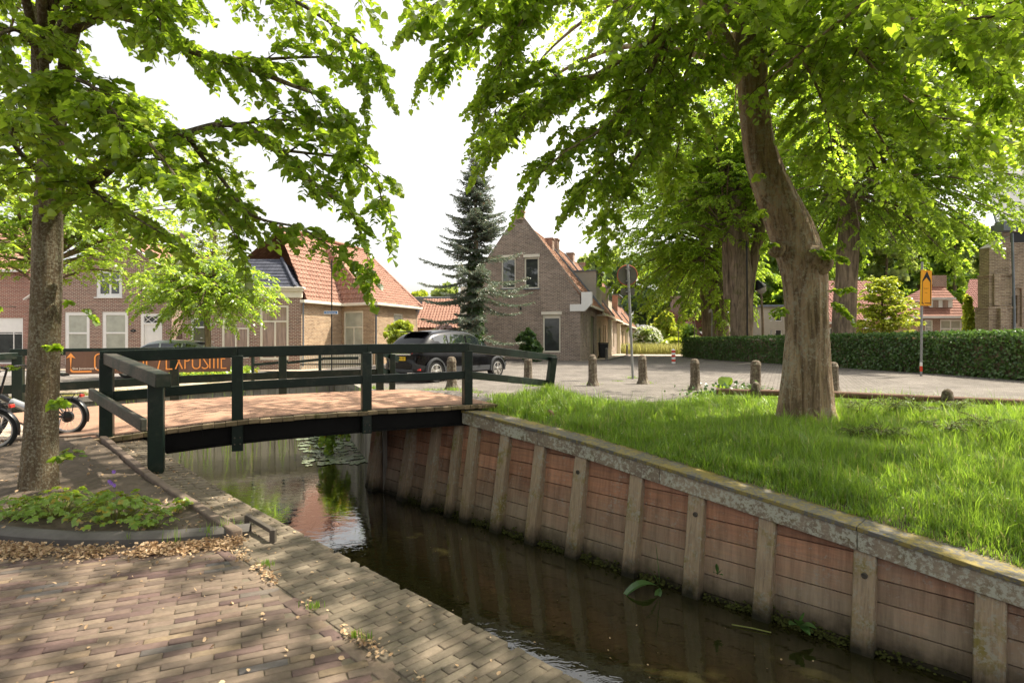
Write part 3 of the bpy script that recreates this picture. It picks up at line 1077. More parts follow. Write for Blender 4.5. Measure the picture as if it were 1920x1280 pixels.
for nm, row, off in (('near', nz, 0.07), ('far', fz, -0.07)):
    mb = MB()
    hg = 0.27 if nm == 'near' else 0.18
    for i in range(len(row) - 1):
        a, b = Vector(row[i]), Vector(row[i + 1])
        o = Vector((-u2[1] * off, u2[0] * off, -0.065 - hg / 2))
        mb.beam(a + o, b + o, 0.05, hg)
        mb.beam(a + o + Vector((0, 0, -hg / 2 - .005)), b + o + Vector((0, 0, -hg / 2 - .005)), 0.13, 0.025)
    mb.build('girder', M['girder'], br)
mb = MB()
mb = MB()
for i in range(len(fz) - 1):
    p, q = Vector(fz[i]), Vector(fz[i + 1])
    mb.beam(p + Vector((0, 0, -.035)), q + Vector((0, 0, -.035)), 0.12, 0.06)
mb.build('edge_plank', M['deck_edge'], br)
for f in (0.33, 0.66):
    mb = MB()
    row = nz + (fz - nz) * f
    for i in range(len(row) - 1):
        mb.beam(Vector(row[i]) + Vector((0, 0, -.13)), Vector(row[i + 1]) + Vector((0, 0, -.13)), 0.12, 0.16)
    mb.build('girder', M['girder'], br)

# dark green paint, worn and dusty in patches
m, nt, out = newmat('railing_paint')
o_ = coords(nt)
uvx = N(nt, 'ShaderNodeMapping', {'Vector': coords(nt, 'UV'), 'Scale': (3, 3, 1)}).outputs[0]
n1 = noise(nt, o_, 5.0, 6, 0.7)
n2 = noise(nt, uvx, 6.0, 5, 0.7)
base = mixc(nt, ramp(nt, n2, [(0.3, gray(0)), (0.75, gray(1))]), (0.004, 0.011, 0.008), (0.008, 0.019, 0.0135))
col = mixc(nt, ramp(nt, n1, [(0.52, gray(0)), (0.72, gray(0.55))]), base, (0.055, 0.055, 0.042))
pbr(nt, out, col, 0.36, n2, 0.12, 0.004, 0.32)
M['rail'] = m

PS = 0.145


def post(p, z0, z1, w=PS, rz=ang, lean_v=(0, 0)):
    mb = MB()
    a, b = on(p, z0), on((p[0] + lean_v[0], p[1] + lean_v[1]), z1)
    d = np.array([math.cos(rz), math.sin(rz)])
    e = np.array([-d[1], d[0]])
    A = [Vector((q.x + d[0] * sx * w / 2 + e[0] * sy * w / 2, q.y + d[1] * sx * w / 2 + e[1] * sy * w / 2, q.z)) for q in (a, b) for sx, sy in ((-1, -1), (1, -1), (1, 1), (-1, 1))]
    mb.faces(A, [(0, 1, 5, 4), (1, 2, 6, 5), (2, 3, 7, 6), (3, 0, 4, 7), (3, 2, 1, 0), (4, 5, 6, 7)])
    return mb.build('post', M['rail'], br, bevel=0.008, smooth=30)


nrmv = Vector((u2[1], -u2[0], 0))               # towards the viewer side
n_off = nrmv * 0.06


def off(p, z, k=0.06):
    return on(p, z) + nrmv * k


post(NP['P0'], 0.02, 1.19)
post(NP['P2'], -0.12, 1.22)
post(NP['P3'], 0.0, 1.25)
post(NP['P4'], 0.27, 1.265)
post(NP['P1'], -0.05, 0.99)
post(NP['P5'], 0.0, 1.08, lean_v=(0.14, 0.05))
bz = {'F0': (0.0, 1.17), 'F2': (0.1, 1.19), 'F3': (0.1, 1.2), 'F4': (0.0, 1.19)}
for k, (a, b) in bz.items():
    post(FP[k], a, b, 0.15)
post((-2.73, 12.97), 0.1, 1.14, 0.12)
post((-9.0, 9.3), 0.0, 1.1, 0.14)


def rail(name, pts, w, h, mat=None):
    mb = MB()
    for a, b in zip(pts[:-1], pts[1:]):
        mb.beam(a, b, w, h)
    return mb.build(name, mat or M['rail'], br, bevel=0.01, smooth=30)


rail('handrail', [on((-5.30, 7.33), 1.215), on(NP['P2'], 1.265), on(NP['P3'], 1.30), on((-0.75, 9.53), 1.315)], 0.12, 0.15)
rail('handrail', [on((-0.77, 9.52), 1.312), on((0.95, 12.75), 1.02 + 0.03)], 0.12, 0.14)
rail('handrail', [on((-5.27, 7.42), 1.20), on((-3.46, 5.65), 1.02)], 0.14, 0.14, M['rail_brown'])
rail('mid_rail', [off((-5.24, 7.36), 0.70, 0.02), off(NP['P2'], 0.79, 0.02), off(NP['P3'], 0.83, 0.02), off(NP['P4'], 0.86, 0.02)], 0.06, 0.13)
rail('mid_rail', [on(NP['P4'], 0.86) + Vector((-.02, .05, 0)), on((0.85, 12.5), 0.5)], 0.06, 0.13)
rail('mid_rail', [on((-5.42, 7.48), 0.74) + Vector((-.07, -.06, 0)), on((-3.72, 5.93), 0.55) + Vector((-.07, -.07, 0))], 0.06, 0.13, M['rail_brown'])
rail('handrail', [on((-8.75, 9.92), 1.225), on(FP['F2'], 1.25), on(FP['F3'], 1.26), on((-2.82, 12.8), 1.25)], 0.12, 0.12)
rail('handrail', [on((-8.65, 10.0), 1.17), on((-9.05, 9.1), 1.13)], 0.14, 0.12)
rail('mid_rail', [on((-8.87, 9.83), 0.58), on((-6.52, 11.0), 0.68), on((-4.78, 11.86), 0.72), on((-2.9, 12.76), 0.74)], 0.07, 0.15)
mb = MB()
mb.beam(on((-2.96, 12.74), 1.19), on((-2.64, 13.2), 1.0), 0.06, 0.13)
mb.beam(on((-2.96, 12.74), 0.8), on((-2.64, 13.2), 0.62), 0.06, 0.13)
mb.build('mid_rail', M['rail'], br, bevel=0.006)
for nm in ('P2', 'P3'):
    for dx in (-.035, .035):
        for z in (-0.02, 0.07):
            c = on(NP[nm], z + (0.06 if nm == 'P3' else 0)) + nrmv * 0.075 + Vector((u2[0], u2[1], 0)) * dx
            mb = MB()
            mb.lathe([(0.012, 0), (0.012, 0.01), (0.006, 0.014)], 8, c, Matrix(((u2[0], 0, nrmv.x), (u2[1], 0, nrmv.y), (0, 1, 0))))
            mb.build('bolt', M['iron'], br)

# ------------------------------------------------------------------ banner on the far railing
M['banner'] = m_plain('banner_brown', (0.13, 0.078, 0.058), 0.6, 0.06, 3.0)
M['orange'] = m_plain('orange_print', (0.80, 0.33, 0.09), 0.6, 0.05, 3.0)
M['white_print'] = m_plain('white_print', (0.8, 0.76, 0.7), 0.6, 0.03, 3.0)
ba, bb = Vector((-8.04, 10.28, 0)), Vector((-5.66, 11.44, 0))
bu = (bb - ba).normalized()
bn = Vector((bu.y, -bu.x, 0))
BL = (bb - ba).length
bo = ba + bn * 0.09
bt = thing('banner', 'brown banner with orange lettering and arrow hung on the far bridge railing', 'banner', bo + Vector((0, 0, 0.83)))
bz0, bz1 = 0.825, 1.235


def bpnt(x, z, d=0.0):
    return bo + bu * x + bn * d + Vector((0, 0, z))


mb = MB()
nseg = 26
for i in range(nseg):
    x0, x1 = BL * i / nseg, BL * (i + 1) / nseg
    w0, w1 = 0.006 * math.sin(i * 1.1), 0.006 * math.sin((i + 1) * 1.1)
    A = [bpnt(x0, bz0, w0), bpnt(x1, bz0, w1), bpnt(x1, bz1, w1 * .2), bpnt(x0, bz1, w0 * .2)]
    mb.poly(A)
    mb.poly([p - bn * 0.004 for p in A][::-1])
mb.build('cloth', M['banner'], bt)


def stroke(mb, pts, w, d=0.012):
    """flat ribbon with mitred joints in banner coordinates"""
    pts = [np.array(p, float) for p in pts]
    n = len(pts)
    L, R = [], []
    for i in range(n):
        a = unit(pts[i] - pts[i - 1]) if i else None
        b = unit(pts[i + 1] - pts[i]) if i < n - 1 else None
        if a is None:
            m_ = np.array([-b[1], b[0]])
            k = 1
        elif b is None:
            m_ = np.array([-a[1], a[0]])
            k = 1
        else:
            na, nb = np.array([-a[1], a[0]]), np.array([-b[1], b[0]])
            m_ = unit(na + nb)
            k = 1 / max(0.5, float(m_ @ na))
        L.append(pts[i] + m_ * w / 2 * k)
        R.append(pts[i] - m_ * w / 2 * k)
    for i in range(n - 1):
        mb.poly([bpnt(*R[i], d), bpnt(*R[i + 1], d), bpnt(*L[i + 1], d), bpnt(*L[i], d)])


def arc(cx, cy, rx, ry, a0, a1, n=8):
    return [(cx + rx * math.cos(math.radians(a0 + (a1 - a0) * i / n)), cy + ry * math.sin(math.radians(a0 + (a1 - a0) * i / n))) for i in range(n + 1)]


def letter(ch, x, z, w, h):
    r = w / 2
    S = {
        'G': [arc(x + r, z + h - r, r, r, 20, 180) + arc(x + r, z + r, r, r, 180, 360) + [(x + w, z + h * .42), (x + w * .55, z + h * .42)]],
        'A': [[(x, z), (x + w / 2, z + h), (x + w, z)], [(x + w * .2, z + h * .3), (x + w * .8, z + h * .3)]],
        'L': [[(x, z + h), (x, z), (x + w * .9, z)]],
        'E': [[(x + w * .8, z + h), (x, z + h), (x, z), (x + w * .8, z)], [(x, z + h * .62), (x + w * .6, z + h * .62)]],
        'R': [[(x, z), (x, z + h)] + arc(x + w * .4, z + h * .75, w * .55, h * .25, 90, -90) + [(x, z + h * .5)], [(x + w * .35, z + h * .5), (x + w, z)]],
        'I': [[(x + w / 2, z), (x + w / 2, z + h)]],
        '/': [[(x, z), (x + w, z + h)]],
        'X': [[(x, z), (x + w, z + h)], [(x, z + h), (x + w, z)]],
        'P': [[(x, z), (x, z + h)] + arc(x + w * .4, z + h * .75, w * .55, h * .25, 90, -90) + [(x, z + h * .5)]],
        'O': [arc(x + r, z + h - r, r, r, 0, 180) + arc(x + r, z + r, r, r, 180, 360) + [(x + w, z + h - r)]],
        'S': [arc(x + r, z + h - r, r, r, 30, 180) + [(x + w, z + r)] + arc(x + r, z + r, r, r, 0, -150)[1:]],
        'T': [[(x, z + h), (x + w, z + h)], [(x + w / 2, z), (x + w / 2, z + h)]],
    }
    return S[ch]


mb = MB()
zz, hh = bz0 + 0.068, 0.30


def px2b(px):                                    # where a sight line meets the banner plane
    r = (px - CX) / F
    return (r * bo.y - bo.x) / (bu.x - r * bu.y)


spans = [('G', 178, 196), ('A', 201, 218), ('L', 221, 232), ('E', 236, 246), ('R', 250, 262), ('I', 266, 272), ('E', 275, 286), ('/', 296, 303), ('E', 312, 326), ('X', 329, 342), ('P', 347, 357), ('O', 361, 375), ('S', 378, 390), ('I', 391, 396), ('T', 397, 405), ('I', 406, 411), ('E', 415, 427)]
for ch, a, b in spans:
    xa, xb = px2b(a), px2b(b)
    for st in letter(ch, xa, zz, xb - xa, hh):
        stroke(mb, st, 0.022)
mb.build('lettering', M['orange'], bt)
mb = MB()
xa, xb = px2b(133), px2b(172)
stroke(mb, [(xa, bz1 - 0.1)] + [(xa, bz0 + 0.09)] + arc(xa + 0.045, bz0 + 0.095, 0.045, 0.045, 180, 270, 5) + [(xb, bz0 + 0.05)], 0.03)
mb.poly([bpnt(xa - 0.07, bz1 - 0.12, .012), bpnt(xa, bz1 - 0.095, .012), bpnt(xa + 0.07, bz1 - 0.12, .012), bpnt(xa, bz1 - 0.02, .012)])
mb.build('arrow', M['orange'], bt)


def text_mesh(name, body, size, mat, parent, origin, ux, uz, align='CENTER', sx=1.0):
    """text turned into a mesh, standing in the plane ux/uz at origin"""
    cu = bpy.data.curves.new(name, 'FONT')
    cu.body = body
    cu.size = size
    cu.align_x = align
    cu.align_y = 'CENTER'
    ob = bpy.data.objects.new(name, cu)
    COL.objects.link(ob)
    dg = bpy.context.evaluated_depsgraph_get()
    me = bpy.data.meshes.new_from_object(ob.evaluated_get(dg))
    bpy.data.objects.remove(ob)
    bpy.data.curves.remove(cu)
    ux, uz = Vector(ux).normalized(), Vector(uz).normalized()
    un = ux.cross(uz)
    Mx = Matrix(((ux.x * sx, uz.x, un.x, origin[0]), (ux.y * sx, uz.y, un.y, origin[1]), (ux.z * sx, uz.z, un.z, origin[2]), (0, 0, 0, 1)))
    me.transform(PW[parent.name].inverted() @ Mx)
    return finish(name, me, mat, parent, None, uv=False)


text_mesh('small_lettering', 'Sint Jansstraat 8', 0.056, M['white_print'], bt, bpnt((px2b(135) + px2b(175)) / 2 + .03, bz0 + 0.105, 0.013), bu, (0, 0, 1))
# ------------------------------------------------------------------ trees: limbs -> branches -> sprays -> leaves
M['bark_young'] = m_bark('bark_young', (0.19, 0.14, 0.088), (0.11, 0.08, 0.052), lichen=(0.34, 0.32, 0.24), vscale=2.0, bstr=0.8, moss=(0.17, 0.145, 0.06), lam=0.1, ls=24)
M['bark_old'] = m_bark('bark_old', (0.42, 0.295, 0.20), (0.17, 0.115, 0.08), lichen=(0.40, 0.36, 0.29), vscale=1.25, bstr=1.0, lam=-0.1, ls=16)
M['bark_dark'] = m_bark('bark_dark', (0.29, 0.22, 0.155), (0.125, 0.095, 0.07), vscale=0.8, bstr=1.0, moss=(0.13, 0.12, 0.05))
M['twig'] = m_plain('twig', (0.075, 0.05, 0.032), 0.85, 0.3, 12.0)
M['leaf_lime'] = m_leaf('leaf_lime', (0.095, 0.17, 0.022), (0.155, 0.25, 0.034), (0.50, 0.69, 0.045), tfac=0.6, alt=((0.24, 0.29, 0.045), 0.06))
M['leaf_big'] = m_leaf('leaf_big', (0.095, 0.17, 0.022), (0.155, 0.25, 0.034), (0.51, 0.70, 0.045), tfac=0.62, alt=((0.24, 0.29, 0.045), 0.05))
M['leaf_far'] = m_leaf('leaf_far', (0.085, 0.165, 0.028), (0.145, 0.235, 0.038), (0.50, 0.69, 0.055), tfac=0.6, gloss=0.03)
M['leaf_yellow'] = m_leaf('leaf_yellow', (0.24, 0.33, 0.035), (0.38, 0.45, 0.06), (0.55, 0.6, 0.05), tfac=0.45, gloss=0.03)
M['leaf_bg'] = m_leaf('leaf_bg', (0.17, 0.24, 0.07), (0.27, 0.35, 0.11), (0.45, 0.54, 0.12), tfac=0.45, gloss=0.02)
M['leaf_bg_dark'] = m_leaf('leaf_bg_dark', (0.10, 0.16, 0.075), (0.16, 0.23, 0.10), (0.25, 0.35, 0.11), tfac=0.4, gloss=0.02)
M['leaf_hedge'] = m_leaf('leaf_hedge', (0.05, 0.115, 0.028), (0.11, 0.19, 0.045), (0.14, 0.26, 0.04), tfac=0.3, gloss=0.04)
M['leaf_plant'] = m_leaf('leaf_plant', (0.15, 0.26, 0.035), (0.24, 0.36, 0.055), (0.5, 0.64, 0.06), tfac=0.4, gloss=0.04, alt=((0.42, 0.32, 0.03), 0.10))
M['needle'] = m_leaf('needle', (0.105, 0.14, 0.108), (0.18, 0.22, 0.165), (0.18, 0.23, 0.14), tfac=0.3, gloss=0.04, alt=((0.14, 0.095, 0.06), 0.12))
M['ivy'] = m_leaf('ivy', (0.025, 0.07, 0.016), (0.06, 0.125, 0.03), (0.14, 0.24, 0.04), tfac=0.3, gloss=0.06)
M['leaf_weed'] = m_leaf('leaf_weed', (0.09, 0.17, 0.035), (0.15, 0.25, 0.05), (0.35, 0.5, 0.07), tfac=0.4, gloss=0.03)
M['grass'] = m_leaf('grass', (0.076, 0.160, 0.018), (0.165, 0.275, 0.036), (0.37, 0.56, 0.05), tfac=0.5, gloss=0.04, alt=((0.30, 0.28, 0.10), 0.08))
M['grass_dry'] = m_leaf('grass_dry', (0.22, 0.22, 0.07), (0.38, 0.34, 0.14), (0.45, 0.45, 0.12), tfac=0.4, gloss=0.02)
M['litter'] = m_leaf('litter', (0.34, 0.215, 0.12), (0.56, 0.41, 0.27), (0.5, 0.32, 0.15), tfac=0.15, gloss=0.02)
M['bract'] = m_leaf('bract', (0.30, 0.34, 0.09), (0.42, 0.45, 0.14), (0.5, 0.5, 0.1), tfac=0.4, gloss=0.02)
M['purple'] = m_leaf('purple', (0.24, 0.12, 0.50), (0.34, 0.18, 0.60), (0.4, 0.2, 0.7), tfac=0.3, gloss=0.02)
M['pink'] = m_leaf('pink', (0.62, 0.42, 0.40), (0.75, 0.58, 0.55), (0.7, 0.5, 0.5), tfac=0.3, gloss=0.02)
M['whitefl'] = m_leaf('whitefl', (0.66, 0.66, 0.58), (0.8, 0.8, 0.74), (0.7, 0.7, 0.6), tfac=0.3, gloss=0.02)

LEAF_HEART = (np.array([(0, 0, 0), (.46, .12, .05), (.47, .5, .10), (0, 1.0, -.12), (-.47, .5, .10), (-.46, .12, .05)]), np.array([[0, 1, 2, 3], [0, 3, 4, 5]]))
LEAF_OVAL = (np.array([(0, 0, 0), (.33, .45, .06), (0, 1.0, -.08), (-.33, .45, .06)]), np.array([[0, 1, 2, 3]]))
LEAF_CARD = (np.array([(-.1, 0, 0), (.5, .25, .1), (.15, 1.0, 0), (-.5, .6, -.1)]), np.array([[0, 1, 2, 3]]))
NEEDLE = (np.array([(-.5, 0, 0), (.5, 0, 0), (.2, 1.0, 0), (-.2, 1.0, 0)]), np.array([[0, 1, 2, 3]]))


def leaves_mesh(name, O, D, Nn, S, tmpl, mat, parent, wid=1.0):
    """O origins, D leaf direction, Nn leaf normal, S sizes"""
    D = unit(D)
    X = unit(np.cross(D, Nn))
    Z = np.cross(X, D)
    T, Q = tmpl
    k = len(T)
    V = O[:, None, :] + S[:, None, None] * (T[None, :, 0, None] * wid * X[:, None, :] + T[None, :, 1, None] * D[:, None, :] + T[None, :, 2, None] * Z[:, None, :])
    n = len(O)
    V = V.reshape(-1, 3)
    idx = (np.arange(n) * k)[:, None, None] + Q[None]
    if parent is not None:
        V = V - np.array(PW[parent.name].to_translation())
    me = np_mesh(name, V, [idx.reshape(-1, Q.shape[1])])
    o = finish(name, me, mat, parent, None, uv=False)
    return o


def rand_unit(rng, n):
    return unit(rng.normal(size=(n, 3)))


def spray_leaves(rng, O, D, L, n, leaf, droop=0.35, lvar=0.35, spread=0.8, hang=0.35, flat=0.9):
    m = len(O)
    t = (np.arange(n) + 0.6) / n
    Zv = np.array([0, 0, 1.0])
    pos = O[:, None, :] + D[:, None, :] * (L[:, None, None] * t[None, :, None])
    pos[:, :, 2] -= droop * L[:, None] * t[None, :] ** 2
    side = unit(np.cross(D, Zv) + 1e-4)
    sg = np.where(np.arange(n) % 2 == 0, 1.0, -1.0)[None, :, None]
    dirs = side[:, None, :] * sg * spread + D[:, None, :] * 0.55 - Zv * hang + rng.normal(0, 0.28, (m, n, 3))
    nor = Zv * flat + side[:, None, :] * sg * 0.25 + rng.normal(0, 0.38, (m, n, 3))
    size = leaf * (1 + rng.uniform(-lvar, lvar, (m, n))) * rng.uniform(.78, 1.15, (m, 1))
    return pos.reshape(-1, 3), dirs.reshape(-1, 3), nor.reshape(-1, 3), size.ravel()


def twig_tubes(A, B, C, r):
    """3 point, 3 sided twigs"""
    V, n = [], len(A)
    d = unit(C - A)
    ref = np.where(np.abs(d[:, 2:3]) < 0.9, np.array([[0, 0, 1.0]]), np.array([[1.0, 0, 0]]))
    u = unit(np.cross(d, ref))
    w = np.cross(d, u)
    rings = []
    for p, rr in ((A, r), (B, r * 0.7), (C, r * 0.3)):
        for k in range(3):
            a = 2 * math.pi * k / 3
            rings.append(p + (u * math.cos(a) + w * math.sin(a)) * np.asarray(rr).reshape(-1, 1))
    V = np.stack(rings, 1).reshape(-1, 3)
    base = (np.arange(n) * 9)[:, None, None]
    q = []
    for i in range(2):
        for k in range(3):
            k2 = (k + 1) % 3
            q.append((i * 3 + k, i * 3 + k2, (i + 1) * 3 + k2, (i + 1) * 3 + k))
    return V, (base + np.array(q)[None]).reshape(-1, 4)


class Tree:
    def __init__(self, seed):
        self.rng = np.random.default_rng(seed)
        self.wood = MB()
        self.sO, self.sD, self.sL = [], [], []
        self.tA, self.tB, self.tC, self.tr = [], [], [], []

    def limb(self, pts, r0, r1, sec_len=0.8, step=0.16, start=0.2, spray=0.16, spray_len=0.28, gravity=0.35, n=6, rise=0.15, sub=True, taper=0.55, tip=True):
        rng = self.rng
        p = catmull(pts, n) if len(pts) > 2 else np.array([np.array(pts[0]) + (np.array(pts[1]) - np.array(pts[0])) * k / 6 for k in range(7)], float)
        m = len(p)
        rad = np.linspace(r0, r1, m)
        self.wood.tube([tuple(q) for q in p], list(rad), 7 if r0 > 0.03 else 5, cap=False)
        if not sub:
            return p
        seg = np.linalg.norm(np.diff(p, axis=0), axis=1)
        cum = np.concatenate([[0], np.cumsum(seg)])
        tot = cum[-1]
        s = tot * start
        sgn = 1
        while s < tot:
            k = s / tot
            i = min(int(np.searchsorted(cum, s)) - 1, m - 2)
            q = p[i] + (p[i + 1] - p[i]) * ((s - cum[i]) / max(seg[i], 1e-6))
            t = unit(p[i + 1] - p[i])
            side = unit(np.cross(t, (0, 0, 1.0)) + 1e-4) * sgn
            L = sec_len * (1 - taper * k) * rng.uniform(0.55, 1.15)
            d = unit(t * rng.uniform(0.45, 0.9) + side * rng.uniform(0.5, 1.0) + np.array([0, 0, rise + rng.normal(0, 0.22)]))
            self.branch(q, d, L, gravity, spray, spray_len, 0.006 + 0.01 * L)
            sgn = -sgn
            s += step * rng.uniform(0.6, 1.4)
        if tip:
            self.branch(p[-1], unit(p[-1] - p[-2]), sec_len * 0.5, gravity, spray, spray_len, 0.008)
        return p

    def branch(self, q, d, L, gravity, spray, spray_len, r):
        rng = self.rng
        ns = 5
        pts = [q]
        dd = d.copy()
        for i in range(ns):
            dd = unit(dd + np.array([0, 0, -gravity / ns]) + rng.normal(0, 0.07, 3))
            pts.append(pts[-1] + dd * L / ns)
        pts = np.array(pts)
        self.tA += [pts[0], pts[2]]
        self.tB += [pts[1], pts[3] if ns > 3 else pts[2]]
        self.tC += [pts[2], pts[-1]]
        self.tr += [r, r * 0.6]
        n = max(2, int(L / spray))
        sg = 1
        for i in range(n):
            k = 0.15 + 0.85 * (i + rng.uniform(0, 1)) / n
            x = k * ns
            j = min(int(x), ns - 1)
            o = pts[j] + (pts[j + 1] - pts[j]) * (x - j)
            t = unit(pts[j + 1] - pts[j])
            side = unit(np.cross(t, (0, 0, 1.0)) + 1e-4) * sg
            sdir = unit(t * 0.7 + side * rng.uniform(0.4, 1.1) + np.array([0, 0, rng.normal(-0.1, 0.25)]))
            self.sO.append(o)
            self.sD.append(sdir)
            self.sL.append(spray_len * rng.uniform(0.6, 1.3) * (1 - 0.3 * k))
            sg = -sg
        self.sO.append(pts[-1])
        self.sD.append(unit(pts[-1] - pts[-2]))
        self.sL.append(spray_len * 0.8)

    def trunk(self, pts, radii, n=20, rough=0.06, flare=0.0, seed=0, furrow=0.0):
        rng = np.random.default_rng(seed)
        ph = rng.uniform(0, 6.28, 6)
        z0 = pts[0][2]

        def fn(p, a, q):
            h = p.z - z0
            f = 1 + rough * (math.sin(3 * a + ph[0] + 0.6 * h) * 0.6 + math.sin(5 * a + ph[1] - 1.1 * h) * 0.4 + math.sin(2 * a + 2.3 * h + ph[2]) * 0.5 + 0.35 * math.sin(11 * a + ph[4] + 2 * math.sin(h * 2)))
            if furrow:
                f += furrow * (abs(math.sin(13 * a + 2.2 * math.sin(h * 3.1 + ph[1]) + ph[5])) ** .6 + .5 * math.sin(29 * a + 3 * math.sin(h * 4.3)) - .6)
            if flare:
                f += flare * math.exp(-h * 3.2) * (0.55 + 0.45 * math.sin(4 * a + ph[3]) + 0.3 * math.sin(7 * a + ph[5]))
            return f
        P_ = catmull(pts, 8)
        R_ = np.interp(np.linspace(0, len(radii) - 1, len(P_)), np.arange(len(radii)), radii)
        self.wood.tube([tuple(q) for q in P_], list(R_), n, cap=True, noise_fn=fn)

    def finish(self, root, bark, leafmat, leaf=0.075, nleaf=9, tmpl=LEAF_HEART, wid=1.0, twigs=True, crown='crown', trunk='trunk', keep=None, **kw):
        tr = self.wood.build(trunk, bark, root, smooth=60, fix=False)
        O, D, L = np.array(self.sO), np.array(self.sD), np.array(self.sL)
        if keep is not None:
            k = keep(O)
            O, D, L = O[k], D[k], L[k]
        lo, ld, ln, ls = spray_leaves(self.rng, O, D, L, nleaf, leaf, **kw)
        cr = leaves_mesh(crown, lo, ld, ln, ls, tmpl, leafmat, root, wid)
        if twigs:
            A, B, C, r = (np.array(x) for x in (self.tA, self.tB, self.tC, self.tr))
            if keep is not None:
                k = keep(A)
                A, B, C, r = A[k], B[k], C[k], r[k]
            E = O + D * L[:, None]
            E[:, 2] -= 0.35 * L
            Mid = O + D * L[:, None] * 0.5
            Mid[:, 2] -= 0.09 * L
            V1, q1 = twig_tubes(A, B, C, r)
            V2, q2 = twig_tubes(O, Mid, E, np.full(len(O), 0.0028))
            V = np.concatenate([V1, V2]) - np.array(PW[root.name].to_translation())
            me = np_mesh('twigs', V, [np.concatenate([q1, q2 + len(V1)])])
            o = finish('twigs', me, M['twig'], tr, None, uv=False)
            o['kind'] = 'stuff'
        print('tree', root.name, len(lo), 'leaves')
        return tr, cr


def pp(px, py, D):
    return np.array(P(px, py, D))


# ---- near lime on the left
t = thing('lime_tree', 'young lime tree rising from the planting bed on the near left bank', 'tree', tuple(G(74, 918, 0.05)))
T = Tree(21)
T.trunk([pp(73, 926, 5.3), pp(79, 780, 5.3), pp(85, 620, 5.3), pp(89, 460, 5.3), pp(92, 360, 5.3), pp(99, 225, 5.3)], [0.148, 0.128, 0.118, 0.115, 0.107, 0.09], 22, 0.035, 0.12, 3)
T.trunk([pp(97, 250, 5.3), pp(80, 185, 5.35), pp(74, 100, 5.4), pp(80, 20, 5.4), pp(95, -120, 5.4)], [0.074, 0.072, 0.066, 0.06, 0.05], 14, 0.04)
T.trunk([pp(102, 250, 5.3), pp(122, 150, 5.3), pp(128, 90, 5.3), pp(140, 40, 5.3), pp(150, -100, 5.3)], [0.078, 0.07, 0.062, 0.052, 0.04], 14, 0.04)
LB = [
    ([(115, 372, 5.3), (168, 347, 5.2), (222, 306, 5.0), (285, 275, 4.8), (350, 250, 4.65), (440, 234, 4.6), (535, 282, 4.6), (595, 335, 4.6), (690, 398, 4.7), (722, 462, 4.7)], .048, .008),
    ([(350, 252, 4.65), (380, 295, 4.6), (418, 338, 4.6), (458, 392, 4.6), (496, 412, 4.6), (590, 432, 4.7), (682, 486, 4.8)], .022, .006),
    ([(535, 282, 4.6), (620, 290, 4.7), (700, 300, 4.8), (745, 328, 4.9), (762, 385, 4.9)], .014, .005),
    ([(140, 50, 5.3), (195, 26, 5.0), (262, 40, 4.8), (305, 70, 4.7), (360, 96, 4.6), (470, 130, 4.6), (560, 160, 4.6), (650, 190, 4.7), (692, 240, 4.7)], .05, .007),
    ([(360, 96, 4.6), (460, 112, 4.7), (580, 108, 4.9), (680, 112, 5.0), (712, 150, 5.0)], .018, .005),
    ([(195, 26, 5.0), (330, -40, 4.8), (450, -40, 4.7), (560, 0, 4.7), (650, 45, 4.8), (718, 85, 4.9), (745, 118, 4.9)], .03, .006),
    ([(440, 234, 4.6), (540, 225, 4.9), (640, 235, 5.1), (665, 265, 5.1)], .014, .005),
    ([(285, 275, 4.8), (330, 330, 4.5), (400, 380, 4.3), (440, 440, 4.3)], .016, .005),
    ([(168, 347, 5.2), (200, 380, 4.7), (240, 400, 4.3), (290, 430, 4.1)], .016, .005),
    ([(84, 330, 5.3), (40, 290, 4.6), (20, 250, 4.2), (45, 215, 3.8)], .03, .006),
    ([(78, 180, 5.3), (120, 150, 4.5), (170, 160, 4.2), (215, 210, 3.8)], .03, .006),
    ([(110, 200, 5.3), (180, 200, 4.6), (260, 250, 4.2), (330, 330, 3.8)], .03, .006),
    ([(75, 100, 5.3), (40, 60, 4.7), (10, 60, 4.2), (-40, 90, 3.8)], .03, .006),
    ([(80, 200, 5.3), (20, 190, 5.6), (-60, 200, 6.0), (-120, 260, 6.2)], .03, .006),
    ([(100, 260, 5.3), (60, 230, 6.2), (40, 250, 7.2), (30, 330, 7.8)], .03, .006),
    ([(115, 200, 5.3), (180, 170, 6.2), (260, 190, 7.0), (340, 250, 7.4)], .03, .006),
    ([(130, 60, 5.3), (200, -40, 5.2), (260, -20, 4.6), (300, 40, 4.2)], .03, .006),
    ([(80, 40, 5.4), (10, -40, 5.2), (-80, -20, 4.8), (-160, 40, 4.6)], .03, .006),
]
LB = [([(x - max(0, x - 480) * .16, y, D) for x, y, D in pts], r0, r1) for pts, r0, r1 in LB]
for pts, r0, r1 in LB:
    T.limb([pp(*q) for q in pts], r0, r1, sec_len=0.50, step=0.11, start=0.06, spray=0.075, spray_len=0.22, gravity=0.5, taper=0.75)
for k in range(13):
    a = k * 2.4
    zb = 4.2 + 0.28 * k
    c0 = np.array([-4.35 + 0.1 * math.cos(a), 5.3 + 0.1 * math.sin(a), zb])
    R_ = 3.0 - 0.16 * k
    T.limb([c0, c0 + np.array([math.cos(a) * R_ * .5, math.sin(a) * R_ * .5, .7]), c0 + np.array([math.cos(a) * R_, math.sin(a) * R_, .55])], .035, .006, sec_len=0.85, step=0.2, start=0.15, spray=0.12, spray_len=0.3, gravity=0.4)
